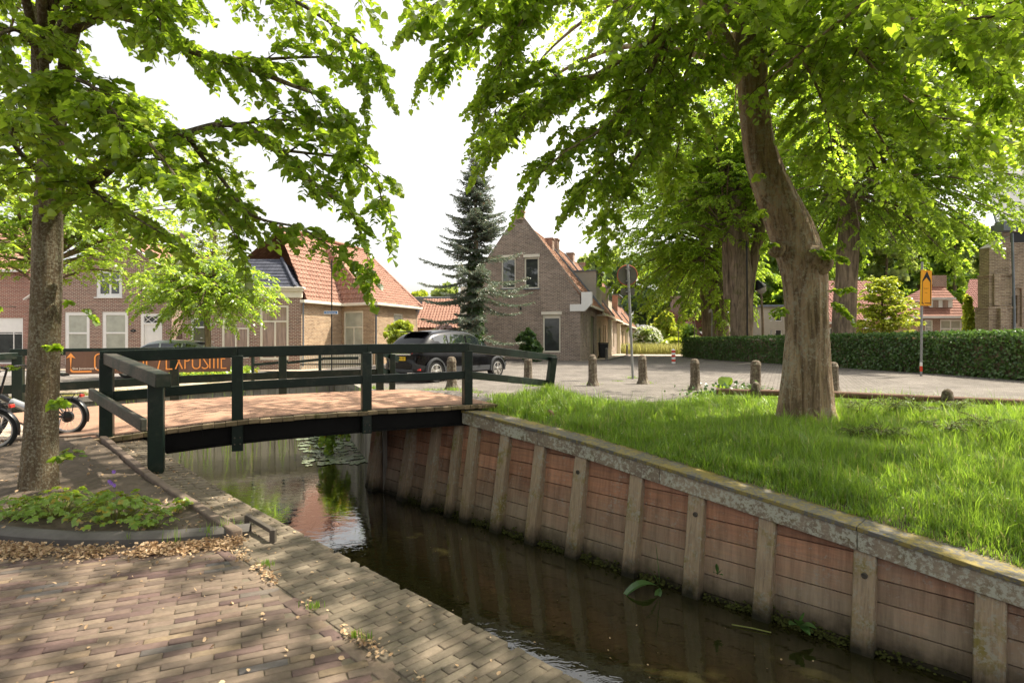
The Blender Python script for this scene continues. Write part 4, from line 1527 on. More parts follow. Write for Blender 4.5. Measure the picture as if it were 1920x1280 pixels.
for (tx, ty, zt) in ((.6, 1.6, 5.0), (-.9, .9, 4.6), (.3, 2.9, 5.6), (-2.2, 1.4, 4.8), (1.2, 2.2, 6.2), (-.3, 1.9, 6.6), (-1.6, 2.6, 6.2), (.8, 3.8, 6.4), (-3.2, .8, 5.6), (.3, 1.2, 5.2), (-.2, 1.7, 5.4), (.9, 2.1, 5.4), (.1, 2.2, 5.0), (-1.5, 1.4, 5.2), (1.0, 1.3, 5.8), (-.7, .5, 5.2)):  # unseen forward limbs above the frame, added for shade
    s_ = np.array([-4.3, 5.25, zt - 1.0])
    e_ = np.array([tx, ty, zt])
    T.limb([s_, s_ + (e_ - s_) * .5 + np.array([0, 0, .6]), e_], .04, .007, sec_len=1.0, step=.17, start=.3, spray=.11, spray_len=.3, gravity=.35)
# short shoots on the trunk
for (px, py, D, d, L) in ((105, 860, 5.2, (.8, -.4, .2), .12), (50, 690, 5.1, (-.6, -.8, .15), .25), (30, 575, 5.0, (-.9, -.4, .1), .25), (100, 652, 5.2, (.5, -.6, .6), .05), (98, 748, 5.2, (.8, -.4, .1), .07), (120, 560, 5.3, (.9, -.2, -.2), .3)):
    T.branch(pp(px, py, D), unit(np.array(d)), L, 0.3, 0.1, 0.09, 0.004)
T.finish(t, M['bark_young'], M['leaf_lime'], leaf=0.062, nleaf=11)

# hanging pale bracts of the lime
rg = np.random.default_rng(8)
O = np.array(T.sO)
near = O[(O[:, 1] < 5.2) & (O[:, 2] > 2.4)]
sel = near[rg.integers(0, len(near), 420)] + rg.normal(0, .05, (420, 3))
leaves_mesh('blossom', sel, np.array([0, 0, -1.0]) + rg.normal(0, .3, (420, 3)), rg.normal(size=(420, 3)), rg.uniform(.05, .085, 420), LEAF_OVAL, M['bract'], t, 0.35)['kind'] = 'stuff'

# ---- the big leaning lime on the lawn
TB = 9.3
bx0 = pp(1520, 800, TB)
t = thing('lime_tree', 'big old lime tree with a thick leaning crooked trunk on the lawn', 'tree', tuple(bx0))
T = Tree(5)
prof = [(1520, 812, 104), (1520, 760, 86), (1517, 700, 82), (1513, 640, 84), (1510, 580, 86), (1507, 520, 90), (1497, 478, 90), (1480, 430, 86), (1460, 385, 78), (1438, 330, 72), (1424, 280, 66), (1416, 220, 62), (1411, 150, 60), (1410, 80, 62), (1408, 20, 66)]
T.trunk([pp(a, b, TB) for a, b, w in prof], [w / F * TB / 2 * .87 for a, b, w in prof], 96, 0.06, 0.34, 9, furrow=.014)
for pts, w in (([(1405, 30), (1375, -20), (1340, -70), (1300, -180), (1270, -300)], (34, 30, 26, 20, 12)), ([(1415, 30), (1430, -30), (1450, -100), (1470, -220), (1480, -380)], (40, 36, 30, 22, 12)), ([(1400, 135), (1372, 108), (1345, 60), (1330, 20), (1290, -80)], (22, 20, 18, 16, 10))):
    T.trunk([pp(a, b, TB) for a, b in pts], [q / F * TB for q in w], 16, 0.05)
T.trunk([pp(1480, 816, TB - .06), pp(1482, 760, TB - .08), pp(1486, 700, TB - .08), pp(1490, 640, TB - .04), pp(1502, 570, TB + .05)], [.24, .19, .165, .15, .1], 18, .06, .3, 4)
T.trunk([pp(1541, 818, TB - .1), pp(1538, 780, TB - .06), pp(1530, 720, TB), pp(1524, 640, TB + .05)], [.27, .2, .17, .1], 18, .06, .3, 6)
for (px, py, d) in ((1470, 806, -.25), (1566, 806, -.2), (1528, 822, -.45)):
    T.wood.tube([pp(1516 + (px - 1516) * .5, 775, TB + d * .4), pp(px - (px - 1516) * .12, 800, TB + d * .8), pp(px, py + 14, TB + d)], [.13, .10, .05], 10)
# burl and cut scar
for (px, py, r) in ((1538, 496, 22), (1524, 486, 26), (1456, 468, 16)):
    c = pp(px, py, TB - 0.12 if r > 30 else TB - .22)
    rr_ = r / F * TB
    T.wood.lathe([(0.01, -rr_), (rr_ * .6, -rr_ * .72), (rr_ * .92, -rr_ * .25), (rr_, .1 * rr_), (rr_ * .8, rr_ * .6), (rr_ * .4, rr_ * .9), (.01, rr_)], 14, tuple(c))
SPEC = [
    ([(1340, -60, 9.2), (1240, -80, 8.5), (1120, -60, 7.9), (1000, 0, 7.3), (890, 50, 7.0), (800, 100, 6.9)], .07, .008),
    ([(1120, -60, 7.9), (1010, -70, 7.0), (900, -30, 6.6), (800, 0, 6.4)], .03, .007),
    ([(1335, 30, 9.1), (1250, 60, 8.3), (1120, 140, 7.8), (1000, 205, 7.5), (890, 265, 7.3)], .06, .008),
    ([(1250, 60, 8.3), (1210, 150, 7.9), (1130, 240, 7.5), (1060, 285, 7.2), (1015, 325, 7.1)], .04, .007),
    ([(1210, 150, 7.9), (1190, 230, 7.7), (1145, 295, 7.5), (1100, 350, 7.3)], .03, .006),
    ([(1372, 108, 9.2), (1290, 160, 8.6), (1220, 260, 8.3), (1150, 360, 8.0), (1130, 430, 8.0)], .05, .007),
    ([(1330, 20, 9.2), (1290, 120, 8.7), (1280, 230, 8.5), (1260, 330, 8.5)], .03, .006),
    ([(1120, 140, 7.8), (1010, 160, 7.7), (930, 180, 7.7), (880, 210, 7.8)], .025, .006),
    ([(1415, 20, 9.3), (1520, 50, 8.8), (1640, 110, 8.2), (1750, 190, 8.0), (1830, 260, 7.9)], .06, .008),
    ([(1520, 50, 8.8), (1570, 140, 8.6), (1640, 240, 8.6), (1690, 330, 8.7)], .035, .007),
    ([(1430, -30, 9.2), (1560, -10, 7.6), (1720, 40, 6.0), (1860, 30, 4.8)], .05, .008),
    ([(1560, -10, 7.6), (1600, 80, 6.8), (1680, 170, 6.4), (1780, 230, 6.2)], .03, .007),
    ([(1440, -60, 9.3), (1600, -40, 9.6), (1780, 0, 10), (1960, 90, 10)], .05, .008),
    ([(1780, 0, 10), (1850, 120, 9.6), (1900, 240, 9.4)], .03, .007),
    ([(1420, 60, 9.3), (1500, 110, 8.3), (1545, 200, 7.7), (1560, 280, 7.5)], .03, .006),
    ([(1335, -60, 9.2), (1290, -60, 7.8), (1230, -40, 6.6), (1180, 20, 5.9)], .04, .007),
    ([(1290, -60, 7.8), (1330, -20, 6.6), (1390, 10, 5.9)], .03, .006),
    ([(1400, -60, 9.3), (1420, -120, 7.5), (1500, -120, 5.6), (1600, -60, 4.3)], .05, .008),
    ([(1420, 0, 9.4), (1480, 60, 10.5), (1540, 160, 11.2), (1580, 280, 11.6)], .04, .007),
    ([(1340, 0, 9.4), (1280, 40, 10.4), (1220, 120, 11), (1180, 220, 11.3)], .04, .007),
    ([(1430, -30, 9.2), (1540, -50, 8.5), (1660, -20, 7.6), (1760, 50, 7.2)], .04, .007),
    ([(1780, 0, 10), (1880, -30, 9), (1960, 10, 8.5), (1990, 60, 8.3)], .03, .007),
    ([(1640, 110, 8.2), (1700, 60, 7.4), (1800, 90, 7.0), (1880, 150, 6.9)], .025, .006),
    ([(1020, -20, 7.4), (960, 60, 7.3), (900, 120, 7.2), (870, 150, 7.2)], .02, .006),
]
SPEC = [([(x + max(0, 1000 - x) * (.14 if y < 120 else .38), y, D) for x, y, D in pts], r0, r1) for pts, r0, r1 in SPEC]
for pts, r0, r1 in SPEC:
    T.limb([pp(*q) for q in pts], r0, r1, sec_len=0.95, step=0.135, start=0.06, spray=0.085, spray_len=0.32, gravity=0.55)
# long thin reddish hanging branches
for pts in ([(1250, -60, 8.4), (1222, 60, 8.3), (1195, 150, 8.25), (1165, 230, 8.2), (1150, 270, 8.2)], [(1262, 70, 8.5), (1245, 110, 8.5), (1228, 175, 8.5)]):
    T.limb([pp(*q) for q in pts], .028, .01, sub=False)
# the crown above the frame, which shades the lawn and the quay
rg = np.random.default_rng(17)
for k in range(40):
    a = k * 2.39996
    zb = 5.9 + 0.11 * k
    if math.cos(a) < .2 and math.sin(a) < -.1:
        zb += 1.6
    c0 = np.array([4.1 + .3 * math.cos(a), 9.3 + .3 * math.sin(a), zb])
    R_ = (6.8 if k < 28 else 4.6) * rg.uniform(0.75, 1.05)
    if math.sin(a) < -.3:
        R_ *= 1.15
    e = np.array([math.cos(a) * R_, math.sin(a) * R_, 0])
    T.limb([c0, c0 + e * .4 + np.array([0, 0, 1.1]), c0 + e * .75 + np.array([0, 0, 1.1]), c0 + e + np.array([0, 0, .4])], .07, .008, sec_len=1.2, step=0.34, start=0.25, spray=0.22, spray_len=0.4, gravity=0.4)
for (px, py, d, L) in ((1437, 395, (-.5, -.8, .1), .2), (1420, 330, (-.3, -.9, .1), .16), (1450, 455, (-.5, -.8, 0), .25), (1520, 470, (.2, -.9, .1), .2), (1470, 575, (-.7, -.6, -.1), .3), (1552, 560, (.8, -.5, -.4), .4), (1550, 545, (.9, -.3, .2), .25), (1540, 480, (.6, -.7, .1), .25)):
    T.branch(pp(px, py, TB - 0.38), unit(np.array(d)), L, 0.4, 0.07, 0.16, 0.004)


T.finish(t, M['bark_old'], M['leaf_big'], leaf=0.08, nleaf=11)


def simple_tree(name, label, base, trunks, crown_c, crown_r, seed, bark, leafmat, leaf, nl=9, nlimb=26, sec=1.6, spray=0.3, slen=0.6, group=None, lowcut=None, step=0.5, tm=LEAF_OVAL):
    t = thing(name, label, 'tree', base, group=group)
    T = Tree(seed)
    kx = 1 / math.sqrt(1 + (base[0] / base[1]) ** 2)
    for pts, rad in trunks:
        T.trunk(pts, [r * kx for r in rad], 22, 0.06, 0.12, seed)
    rg = np.random.default_rng(seed)
    top = np.array(trunks[0][0][-1])
    c = np.array(crown_c, float)
    R_ = np.array(crown_r, float)
    for k in range(nlimb):
        u = (k + .5) / nlimb
        zz = 1 - 1.93 * u
        a = k * 2.39996
        d = np.array([math.cos(a) * math.sqrt(max(0, 1 - zz * zz)), math.sin(a) * math.sqrt(max(0, 1 - zz * zz)), zz])
        e = c + d * R_ * rg.uniform(.78, 1.0)
        tr = trunks[k % len(trunks)][0]
        s = np.array(tr[-1]) if e[2] > tr[-1][2] else np.array(tr[-1]) + (np.array(tr[-2]) - np.array(tr[-1])) * 0.4
        mid = s + (e - s) * .5 + np.array([0, 0, 0.12 * np.linalg.norm(e - s)])
        T.limb([s, mid, e], .06 * R_[0] / 5, .012, sec_len=sec, step=step, start=0.25, spray=spray, spray_len=slen, gravity=0.45, n=5)
    T.finish(t, bark, leafmat, leaf=leaf, nleaf=nl, tmpl=tm, wid=1.15)
    return t


# lime behind the near one on the left
b = G(112, 792, 0.1)
b = P(70, 735, 14.0)
simple_tree('lime_tree', 'sunlit yellow green lime tree standing beyond the cross canal at left', tuple(P(76, 700, 18.0)), [([tuple(P(76, 720, 18.0)), tuple(P(76, 600, 18.0)), tuple(P(78, 500, 18.0))], [.2, .17, .13])], tuple(P(120, 392, 17.6)), (4.3, 3.2, 2.6), 31, M['bark_dark'], M['leaf_lime'], .12, nl=9, nlimb=44, sec=1.2, spray=.18, slen=.42, step=.3)
# young street tree in front of the houses
b = P(388, 697, 24.5)
simple_tree('street_tree', 'small street tree with a spreading crown in front of the dark brick house', tuple(b), [([tuple(b), tuple(P(390, 640, 24.5)), tuple(P(388, 590, 24.5)), tuple(P(392, 520, 24.5))], [.16, .14, .13, .09])], tuple(P(388, 545, 24.5)), (3.0, 2.6, 1.75), 33, M['bark_dark'], M['leaf_lime'], .12, nl=9, nlimb=60, sec=0.9, spray=.13, slen=.34, step=.22)
b = P(405, 690, 40)
simple_tree('garden_tree', 'tall loose pale green tree rising behind the brick houses', tuple(b), [([tuple(b), tuple(P(402, 560, 40)), tuple(P(402, 430, 40))], [.25, .2, .12])], tuple(P(402, 390, 40)), (2.4, 2.4, 4.6), 34, M['bark_dark'], M['leaf_bg'], .2, nl=8, nlimb=40, sec=1.0, spray=.24, slen=.5)

# neighbouring lime outside the right edge, added for shade, branches in upper right corner
t = thing('lime_tree', 'large lime whose leafy branches hang into the upper right corner of the view', 'tree', (8.0, 2.7, -.6))
T = Tree(91)
T.trunk([(8.0, 2.7, -.8), (8.0, 2.75, 1.5), (7.9, 2.8, 3.5), (7.85, 2.8, 5.5), (7.8, 2.8, 8.0)], [.46, .4, .37, .33, .2], 20, .06, .3, 5)
rg = np.random.default_rng(18)
for k in range(44):
    a = k * 2.39996
    zb = 4.2 + .13 * k
    c0 = np.array([7.85, 2.8, zb])
    R_ = (6.6 if k < 40 else 4.6) * rg.uniform(.75, 1.05)
    e = np.array([math.cos(a) * R_, math.sin(a) * R_ * .95, 0])
    T.limb([c0, c0 + e * .4 + np.array([0, 0, 1.0]), c0 + e * .75 + np.array([0, 0, 1.0]), c0 + e + np.array([0, 0, .3])], .07, .008, sec_len=1.15, step=.3, start=.2, spray=.18, spray_len=.38, gravity=.4)
T.finish(t, M['bark_old'], M['leaf_big'], leaf=.088, nleaf=9)

# three big limes behind the hedge
b = P(1345, 668, 45)
simple_tree('lime_tree', 'twin stemmed old lime tree behind the far end of the hedge', tuple(b), [([tuple(P(1338, 672, 45)), tuple(P(1330, 600, 45)), tuple(P(1325, 520, 45)), tuple(P(1322, 450, 45))], [.85, .62, .55, .45]), ([tuple(P(1352, 672, 45)), tuple(P(1352, 600, 45)), tuple(P(1345, 520, 45)), tuple(P(1348, 440, 45))], [.8, .6, .5, .42])], tuple(P(1290, 415, 44)), (7.2, 6, 9.0), 41, M['bark_dark'], M['leaf_far'], .19, nl=14, nlimb=90, sec=2.0, spray=.28, slen=.65, step=.40)
b = P(1390, 672, 36.0)
simple_tree('lime_tree', 'old lime tree with a thick ribbed trunk beside the dark lamp pole', tuple(b), [([tuple(P(1392, 676, 36.0)), tuple(P(1390, 600, 36.0)), tuple(P(1388, 520, 36.0)), tuple(P(1384, 430, 36.0)), tuple(P(1384, 360, 36.0))], [.78, .72, .72, .66, .48]), ([tuple(P(1400, 600, 36.4)), tuple(P(1405, 520, 36.6)), tuple(P(1418, 465, 36.6)), tuple(P(1430, 400, 36.8))], [.4, .38, .36, .3]), ([tuple(P(1368, 560, 36.6)), tuple(P(1364, 500, 36.6)), tuple(P(1362, 430, 36.6))], [.36, .34, .3])], tuple(P(1395, 280, 36.0)), (7.4, 5.6, 7.4), 42, M['bark_dark'], M['leaf_far'], .17, nl=14, nlimb=90, sec=1.8, spray=.26, slen=.6, step=.38)
b = P(1582, 672, 27.5)
simple_tree('lime_tree', 'ivy grown lime tree behind the hedge right of the leaning trunk', tuple(b), [([tuple(P(1578, 676, 27.5)), tuple(P(1583, 600, 27.5)), tuple(P(1588, 500, 27.5)), tuple(P(1592, 400, 27.5)), tuple(P(1596, 330, 27.5))], [.64, .59, .55, .52, .42])], tuple(P(1690, 275, 27.5)), (6.9, 5.4, 6.6), 43, M['bark_dark'], M['leaf_far'], .15, nl=14, nlimb=100, sec=1.7, spray=.23, slen=.5, step=.34)


# ---- far background trees, each its own
def lobed_tree(name, label, base, h, r, seed, mat, leaf=0.5, n=5000, conic=False, trunk_r=.25, group='trees beyond the houses', crown_base=0.25, cat='tree'):
    rg = np.random.default_rng(seed)
    t = thing(name, label, cat, base, group=group)
    b = np.array(base)
    mb = MB()
    mb.tube([tuple(b), tuple(b + (0, 0, h * .35)), tuple(b + (0.1, 0, h * .75))], [trunk_r, trunk_r * .8, trunk_r * .3], 8)
    mb.build('trunk', M['bark_dark'], t, smooth=60)
    nl = 34 if not conic else 9
    O, Nn = [], []
    for k in range(nl):
        if conic:
            zz = crown_base + (1 - crown_base) * (k + .5) / nl
            c = b + np.array([rg.normal(0, r * .08), rg.normal(0, r * .08), h * zz])
            rr = np.array([r * (1 - zz) ** .7 + .12 * r, r * (1 - zz) ** .7 + .12 * r, h / nl * 1.0])
        else:
            a = k * 2.4
            zz = rg.uniform(0, 1)
            q = math.sqrt(max(0.05, 1 - (2 * zz - 1) ** 2)) * rg.uniform(.35, .85)
            c = b + np.array([math.cos(a) * r * q, math.sin(a) * r * q, h * (crown_base + (1 - crown_base) * (.12 + .76 * zz))])
            rr = r * rg.uniform(.18, .34) * np.array([1, 1, .8])
        m = n // nl
        d = rand_unit(rg, m)
        d[:, 2] = np.where(d[:, 2] < -.3, -d[:, 2] * .5, d[:, 2])
        O.append(c + d * rr * rg.uniform(.65, 1.05, (m, 1)))
        Nn.append(d + rg.normal(0, .45, (m, 3)))
    O, Nn = np.concatenate(O), np.concatenate(Nn)
    D = rg.normal(size=O.shape) + np.array([0, 0, -.4])
    leaves_mesh('crown', O, D, Nn, leaf * rg.uniform(.6, 1.3, len(O)), LEAF_CARD, mat, t)
    return t


for i, (px, D, top, wpx, mt, lab) in enumerate([
    (1130, 95, 455, 52, 'leaf_bg', 'pale green tree rising above the roofs of the terrace'),
    (1190, 88, 462, 56, 'leaf_bg_dark', 'dark green tree directly behind the round sign'),
    (1240, 100, 455, 64, 'leaf_bg', 'light green tree at the end of the lane, right of the round sign'),
    (1292, 92, 480, 58, 'leaf_bg_dark', 'bluish green tree at the end of the lane beside the twin stemmed lime'),
    (1100, 120, 470, 40, 'leaf_bg', 'small pale tree top over the terrace chimneys'),
    (1468, 78, 430, 70, 'leaf_far', 'bright tree between the thick lime and the leaning trunk'),
    (1615, 92, 400, 66, 'leaf_bg', 'pale tree behind the pink roof, nearest the ivy grown lime'),
    (1685, 84, 405, 70, 'leaf_bg_dark', 'dark green tree between the two pink roofed houses'),
    (1752, 98, 395, 70, 'leaf_bg', 'light green tree over the chimney of the hipped house'),
    (1815, 88, 410, 66, 'leaf_bg', 'pale green tree just left of the church buttress'),
    (1860, 110, 420, 60, 'leaf_bg', 'tree crown beside the church tower'),
    (1550, 86, 460, 60, 'leaf_bg', 'pale tree seen close behind the leaning trunk'),
    (1505, 70, 330, 66, 'leaf_far', 'tall bright tree rising just left of the leaning trunk top'),
    (1590, 74, 330, 62, 'leaf_far', 'tall bright green tree directly behind the ivy grown lime'),
    (1662, 72, 350, 60, 'leaf_bg', 'tall pale tree behind the young yellow green tree'),
    (1722, 76, 360, 60, 'leaf_far', 'tall green tree behind the orange detour sign'),
    (1790, 72, 370, 56, 'leaf_far', 'tall bright tree right of the hipped house chimney'),
    (1405, 72, 370, 62, 'leaf_far', 'tall bright tree behind the dark lamp pole'),
    (1300, 84, 440, 56, 'leaf_far', 'bright green tree behind the left stem of the twin lime'),
    (838, 70, 522, 34, 'leaf_bg', 'round pale tree behind the low red roof left of the spruce'),
    (786, 90, 543, 30, 'leaf_yellow', 'small yellowish tree top behind the flat grey roof'),
    (30, 60, 400, 60, 'leaf_bg', 'pale tree top behind the far left brick house'),
    (1350, 75, 480, 60, 'leaf_bg', 'yellow green tree behind the twin stemmed lime'),
    (1420, 85, 470, 56, 'leaf_far', 'bright green tree behind the lamp post'),
]):
    base = (XA(px, D), D, 0.2)
    h = ZA(top, D) - .2
    lobed_tree('background_tree', lab, base, h, wpx / F * D, 60 + i, M[mt], leaf=0.0075 * D, n=9500, crown_base=.12 if px > 1050 and px < 1350 else .2)

# bushes at the end of the lane
for i, (px, D, top, wpx, mt, lab, cat) in enumerate([
    (1248, 66, 580, 27, 'leaf_yellow', 'round yellow green clipped bush at the end of the lane', 'bush'),
    (1215, 60, 612, 30, 'leaf_bg', 'white flowering bush beyond the terrace end', 'bush'),
    (1285, 70, 610, 34, 'leaf_far', 'loose green shrub right of the round yellow bush', 'bush'),
    (1262, 58, 636, 22, 'leaf_yellow', 'low bright bush along the lane verge by the hedge end', 'bush'),
    (1225, 62, 634, 22, 'leaf_far', 'low green bush in front of the white flowering bush', 'bush'),
    (1310, 64, 630, 24, 'leaf_bg', 'low bush behind the left end of the hedge', 'bush'),
    (988, 33.2, 604, 17, 'ivy', 'dark climbing shrub against the grey gable wall', 'shrub'),
    (1004, 33.0, 640, 14, 'ivy', 'lower dark shrub beside the gable ground floor window', 'shrub'),
    (753, 27.0, 598, 32, 'leaf_yellow', 'bright yellow green shrub behind the black car', 'shrub'),
    (832, 31.0, 610, 30, 'leaf_bg', 'garden shrub with pale pink blossom left of the spruce', 'shrub'),
    (880, 29.8, 620, 28, 'ivy', 'dark garden shrub at the foot of the spruce', 'shrub'),
    (1817, 40, 560, 12, 'leaf_yellow', 'narrow yellow conifer beside the church buttress', 'conifer'),
]):
    base = (XA(px, D), D, 0.2 if px > 700 else 0)
    h = ZA(top, D) - .2
    o = lobed_tree('shrub' if cat != 'conifer' else 'conifer', lab, base, h, wpx / F * D, 90 + i, M[mt], leaf=0.0052 * D + .03, n=5000 if wpx > 20 else 2600, conic=(cat == 'conifer'), trunk_r=.05, group=None, crown_base=0.02, cat=cat)
    if 'blossom' in lab or 'white' in lab:
        rg = np.random.default_rng(i)
        k = 700
        d = rand_unit(rg, k)
        d[:, 2] = np.abs(d[:, 2])
        Oo = np.array(base) + np.array([0, 0, h * .35]) + d * np.array([wpx / F * D * .95, wpx / F * D * .95, h * .66])
        leaves_mesh('blossom', Oo, rg.normal(size=(k, 3)), d + rg.normal(0, .4, (k, 3)), rg.uniform(.1, .2, k), LEAF_OVAL, M['pink'] if 'pink' in lab else M['whitefl'], o, 1.4)['kind'] = 'stuff'

# young bright tree in front of the pink roofed house
b = P(1655, 668, 40)
t = thing('young_tree', 'young bright yellow green tree in front of the pink tiled house', 'tree', tuple(b))
T = Tree(77)
T.trunk([tuple(b), tuple(P(1655, 600, 40)), tuple(P(1653, 530, 40))], [.12, .09, .03], 8, .02)
rg = np.random.default_rng(3)
for k in range(46):
    u = (k + .5) / 46
    s = pp(1655, 640 - 118 * u, 40)
    a = k * 2.4
    L = (2.5 * (1 - u) ** .8 + .3) * rg.uniform(.6, 1)
    T.limb([s, s + np.array([math.cos(a) * L * .5, math.sin(a) * L * .5, .3 * L]), s + np.array([math.cos(a) * L, math.sin(a) * L, .42 * L])], .03, .006, sec_len=.5, step=.25, spray=.2, spray_len=.35, gravity=.2, n=4)
T.finish(t, M['bark_dark'], M['leaf_yellow'], leaf=.2, nleaf=8, tmpl=LEAF_OVAL, wid=1.2)

# ---- the spruce
SD = 30.5
b = P(892, 690, SD)
t = thing('spruce_tree', 'tall bluish spruce with drooping branches left of the grey gable', 'spruce', tuple(b))
rg = np.random.default_rng(12)
mb = MB()
mb.tube([tuple(P(892, 692, SD)), tuple(P(893, 550, SD)), tuple(P(892, 400, SD)), tuple(P(891, 290, SD))], [.24, .19, .10, .015], 10)
O, D, S = [], [], []
tw = []
wh = []
py = 300.0
while py < 668:
    wh.append(py)
    py += 9 + max(0, py - 420) * .06
for i, py in enumerate(wh):
    u = (py - 290) / 380
    Lm = float(np.interp(py, [300, 350, 420, 470, 500, 550, 600, 668], [.3, 1.0, 1.6, 1.9, 2.7, 3.0, 2.5, 1.6]))
    nb = 7 if u < .45 else 6
    for k in range(nb):
        a = rg.uniform(0, 6.28)
        L = Lm * (rg.uniform(.45, 1.15) if u < .45 else rg.choice([.4, .6, .85, 1.05, 1.25]))
        base = pp(892, py, SD)
        d = np.array([math.cos(a), math.sin(a), 0.25 - .5 * u])
        pts = []
        for q in range(9):
            f = q / 8
            pts.append(base + d * L * f + np.array([0, 0, (-.22 * math.sin(f * 2.2) + .18 * f * f) * L * .6]))
        pts = np.array(pts)
        tw.append(pts)
        ns = max(5, int(L * 26))
        for q in range(ns):
            f = (q + .5) / ns
            x = f * 8
            j = min(int(x), 7)
            o = pts[j] + (pts[j + 1] - pts[j]) * (x - j)
            tt = unit(pts[j + 1] - pts[j])
            sd = unit(np.cross(tt, (0, 0, 1))) * (1 if q % 2 else -1)
            ll = (.18 + .55 * (1 - f) * min(1.2, L)) * rg.uniform(.6, 1.1)
            dd = unit(tt * .7 + sd * .8 + np.array([0, 0, -.18 - .15 * rg.random()]))
            nn = max(3, int(ll * 27))
            for w_ in range(nn):
                g = (w_ + .5) / nn
                oo = o + dd * ll * g
                O.append(oo)
                D.append(dd * .8 + rg.normal(0, .45, 3))
                S.append(rg.uniform(.07, .13))
for pts in tw:
    mb.tube([tuple(p) for p in pts[::2]], [.022, .017, .012, .008, .004], 4, cap=False)
mb.build('trunk', M['bark_dark'], t, smooth=60, fix=False)
O, D, S = np.array(O), np.array(D), np.array(S)
print('spruce', len(O))
leaves_mesh('needles', O, D, rg.normal(size=O.shape) + np.array([0, 0, .6]), S, NEEDLE, M['needle'], t, .45)
k = 3200
a = rg.uniform(0, 6.28, k)
zz = rg.uniform(.2, 6.2, k)
O = np.stack([b.x + np.cos(a) * (.3 + .12 * rg.random(k)), b.y + np.sin(a) * (.3 + .12 * rg.random(k)), zz], 1)
leaves_mesh('ivy', O, rg.normal(size=(k, 3)) + np.array([0, 0, -.7]), np.stack([np.cos(a), np.sin(a), a * 0 + .3], 1) + rg.normal(0, .4, (k, 3)), rg.uniform(.09, .17, k), LEAF_HEART, M['ivy'], t)['kind'] = 'stuff'

# ivy on the lime behind the hedge
# ---- hedge
HP = [(13.2, 44.0), (13.0, 38.5), (13.6, 32), (14.2, 26.5), (15.0, 20.5), (15.5, 18.0), (16.6, 15.9), (18.6, 14.2), (22, 12.6), (30, 9.5)]
hp = catmull([(x, y, 0) for x, y in HP], 5)
t = thing('hedge', 'long clipped dark green hedge along the street in front of the churchyard', 'hedge', (14.5, 24, .2))
rg = np.random.default_rng(9)
HH, HW = 1.5, 0.9
mb = MB()
O, Nn = [], []
for i in range(len(hp) - 1):
    a, b = hp[i], hp[i + 1]
    d = unit(b - a)
    n_ = np.array([-d[1], d[0], 0])
    if n_ @ np.array([0 - a[0], 0 - a[1], 0]) < 0:
        n_ = -n_
    za = .2
    q = [a + n_ * .0, b + n_ * .0, b - n_ * HW, a - n_ * HW]
    L = np.linalg.norm(b - a)
    mb.beam(tuple((a - n_ * HW / 2) + np.array([0, 0, za + HH / 2 - .04])), tuple((b - n_ * HW / 2) + np.array([0, 0, za + HH / 2 - .04])), HW - .3, HH - .24)
    near = a[1] < 30
    dens = 620 if near else 380
    m = int(L * HH * dens)
    u, v = rg.random(m), rg.random(m) ** .92
    bulge = .05 * np.sin(u * L * 2.1 + i) + .04 * np.sin(v * 7 + u * 5 * L)
    p = a + (b - a) * u[:, None] + n_ * (bulge + rg.normal(-.03, .06, m))[:, None] + np.array([0, 0, 1]) * (za + v * HH)[:, None]
    O.append(p)
    Nn.append(n_ + rg.normal(0, .55, (m, 3)) + np.array([0, 0, .25]))
    m = int(L * HW * dens * .7)
    u, v = rg.random(m), rg.random(m)
    p = a + (b - a) * u[:, None] - n_ * (v * HW)[:, None] + np.array([0, 0, 1]) * (za + HH + rg.normal(0, .03, m) + .02 * np.sin(u * L * 4))[:, None]
    O.append(p)
    Nn.append(np.array([0, 0, 1]) + rg.normal(0, .5, (m, 3)))
a, b = hp[0], hp[1]
m = 900
p = a + np.stack([rg.uniform(-.1, HW + .05, m) * 1.0, rg.normal(0, .05, m) + .1, rg.random(m) * HH + .2], 1)
O.append(p)
Nn.append(np.array([0, 1, 0]) + rg.normal(0, .5, (m, 3)))
mb.build('stems', M['bark_dark'], t)
O, Nn = np.concatenate(O), np.concatenate(Nn)
leaves_mesh('foliage', O, rg.normal(size=O.shape) + np.array([0, 0, .35]), Nn, rg.uniform(.06, .12, len(O)), LEAF_OVAL, M['leaf_hedge'], t, 1.3)
print('hedge', len(O))


# ------------------------------------------------------------------ grass
def blades(name, O, Hh, W, mat, rng, kind='stuff', bend=.45, parent=None, label=None, ang=None):
    n = len(O)
    a = rng.uniform(0, 2 * math.pi, n)
    if ang is not None:
        a = np.where(np.isnan(ang), a, ang + rng.normal(0, .35, n))
    d = np.stack([np.cos(a), np.sin(a), np.zeros(n)], 1)
    s = np.stack([-np.sin(a), np.cos(a), np.zeros(n)], 1)
    b = rng.uniform(.1, 1.0, n)[:, None] * bend
    up = np.array([0, 0, 1.0])
    h = Hh[:, None]
    w = W[:, None]
    m1 = O + up * h * .55 + d * h * b * .35
    m2 = O + up * h * (1 - .25 * b) + d * h * b * 1.1
    V = np.stack([O - s * w / 2, O + s * w / 2, m1 + s * w * .42, m1 - s * w * .42, m2], 1).reshape(-1, 3)
    i = (np.arange(n) * 5)[:, None]
    if parent is not None:
        V = V - np.array(PW[parent.name].to_translation())
    me = np_mesh(name, V, [np.concatenate([i, i + 1, i + 2, i + 3], 1), np.concatenate([i + 3, i + 2, i + 4], 1)])
    o = finish(name, me, mat, parent, None, uv=False)
    if kind:
        o['kind'] = kind
    return o


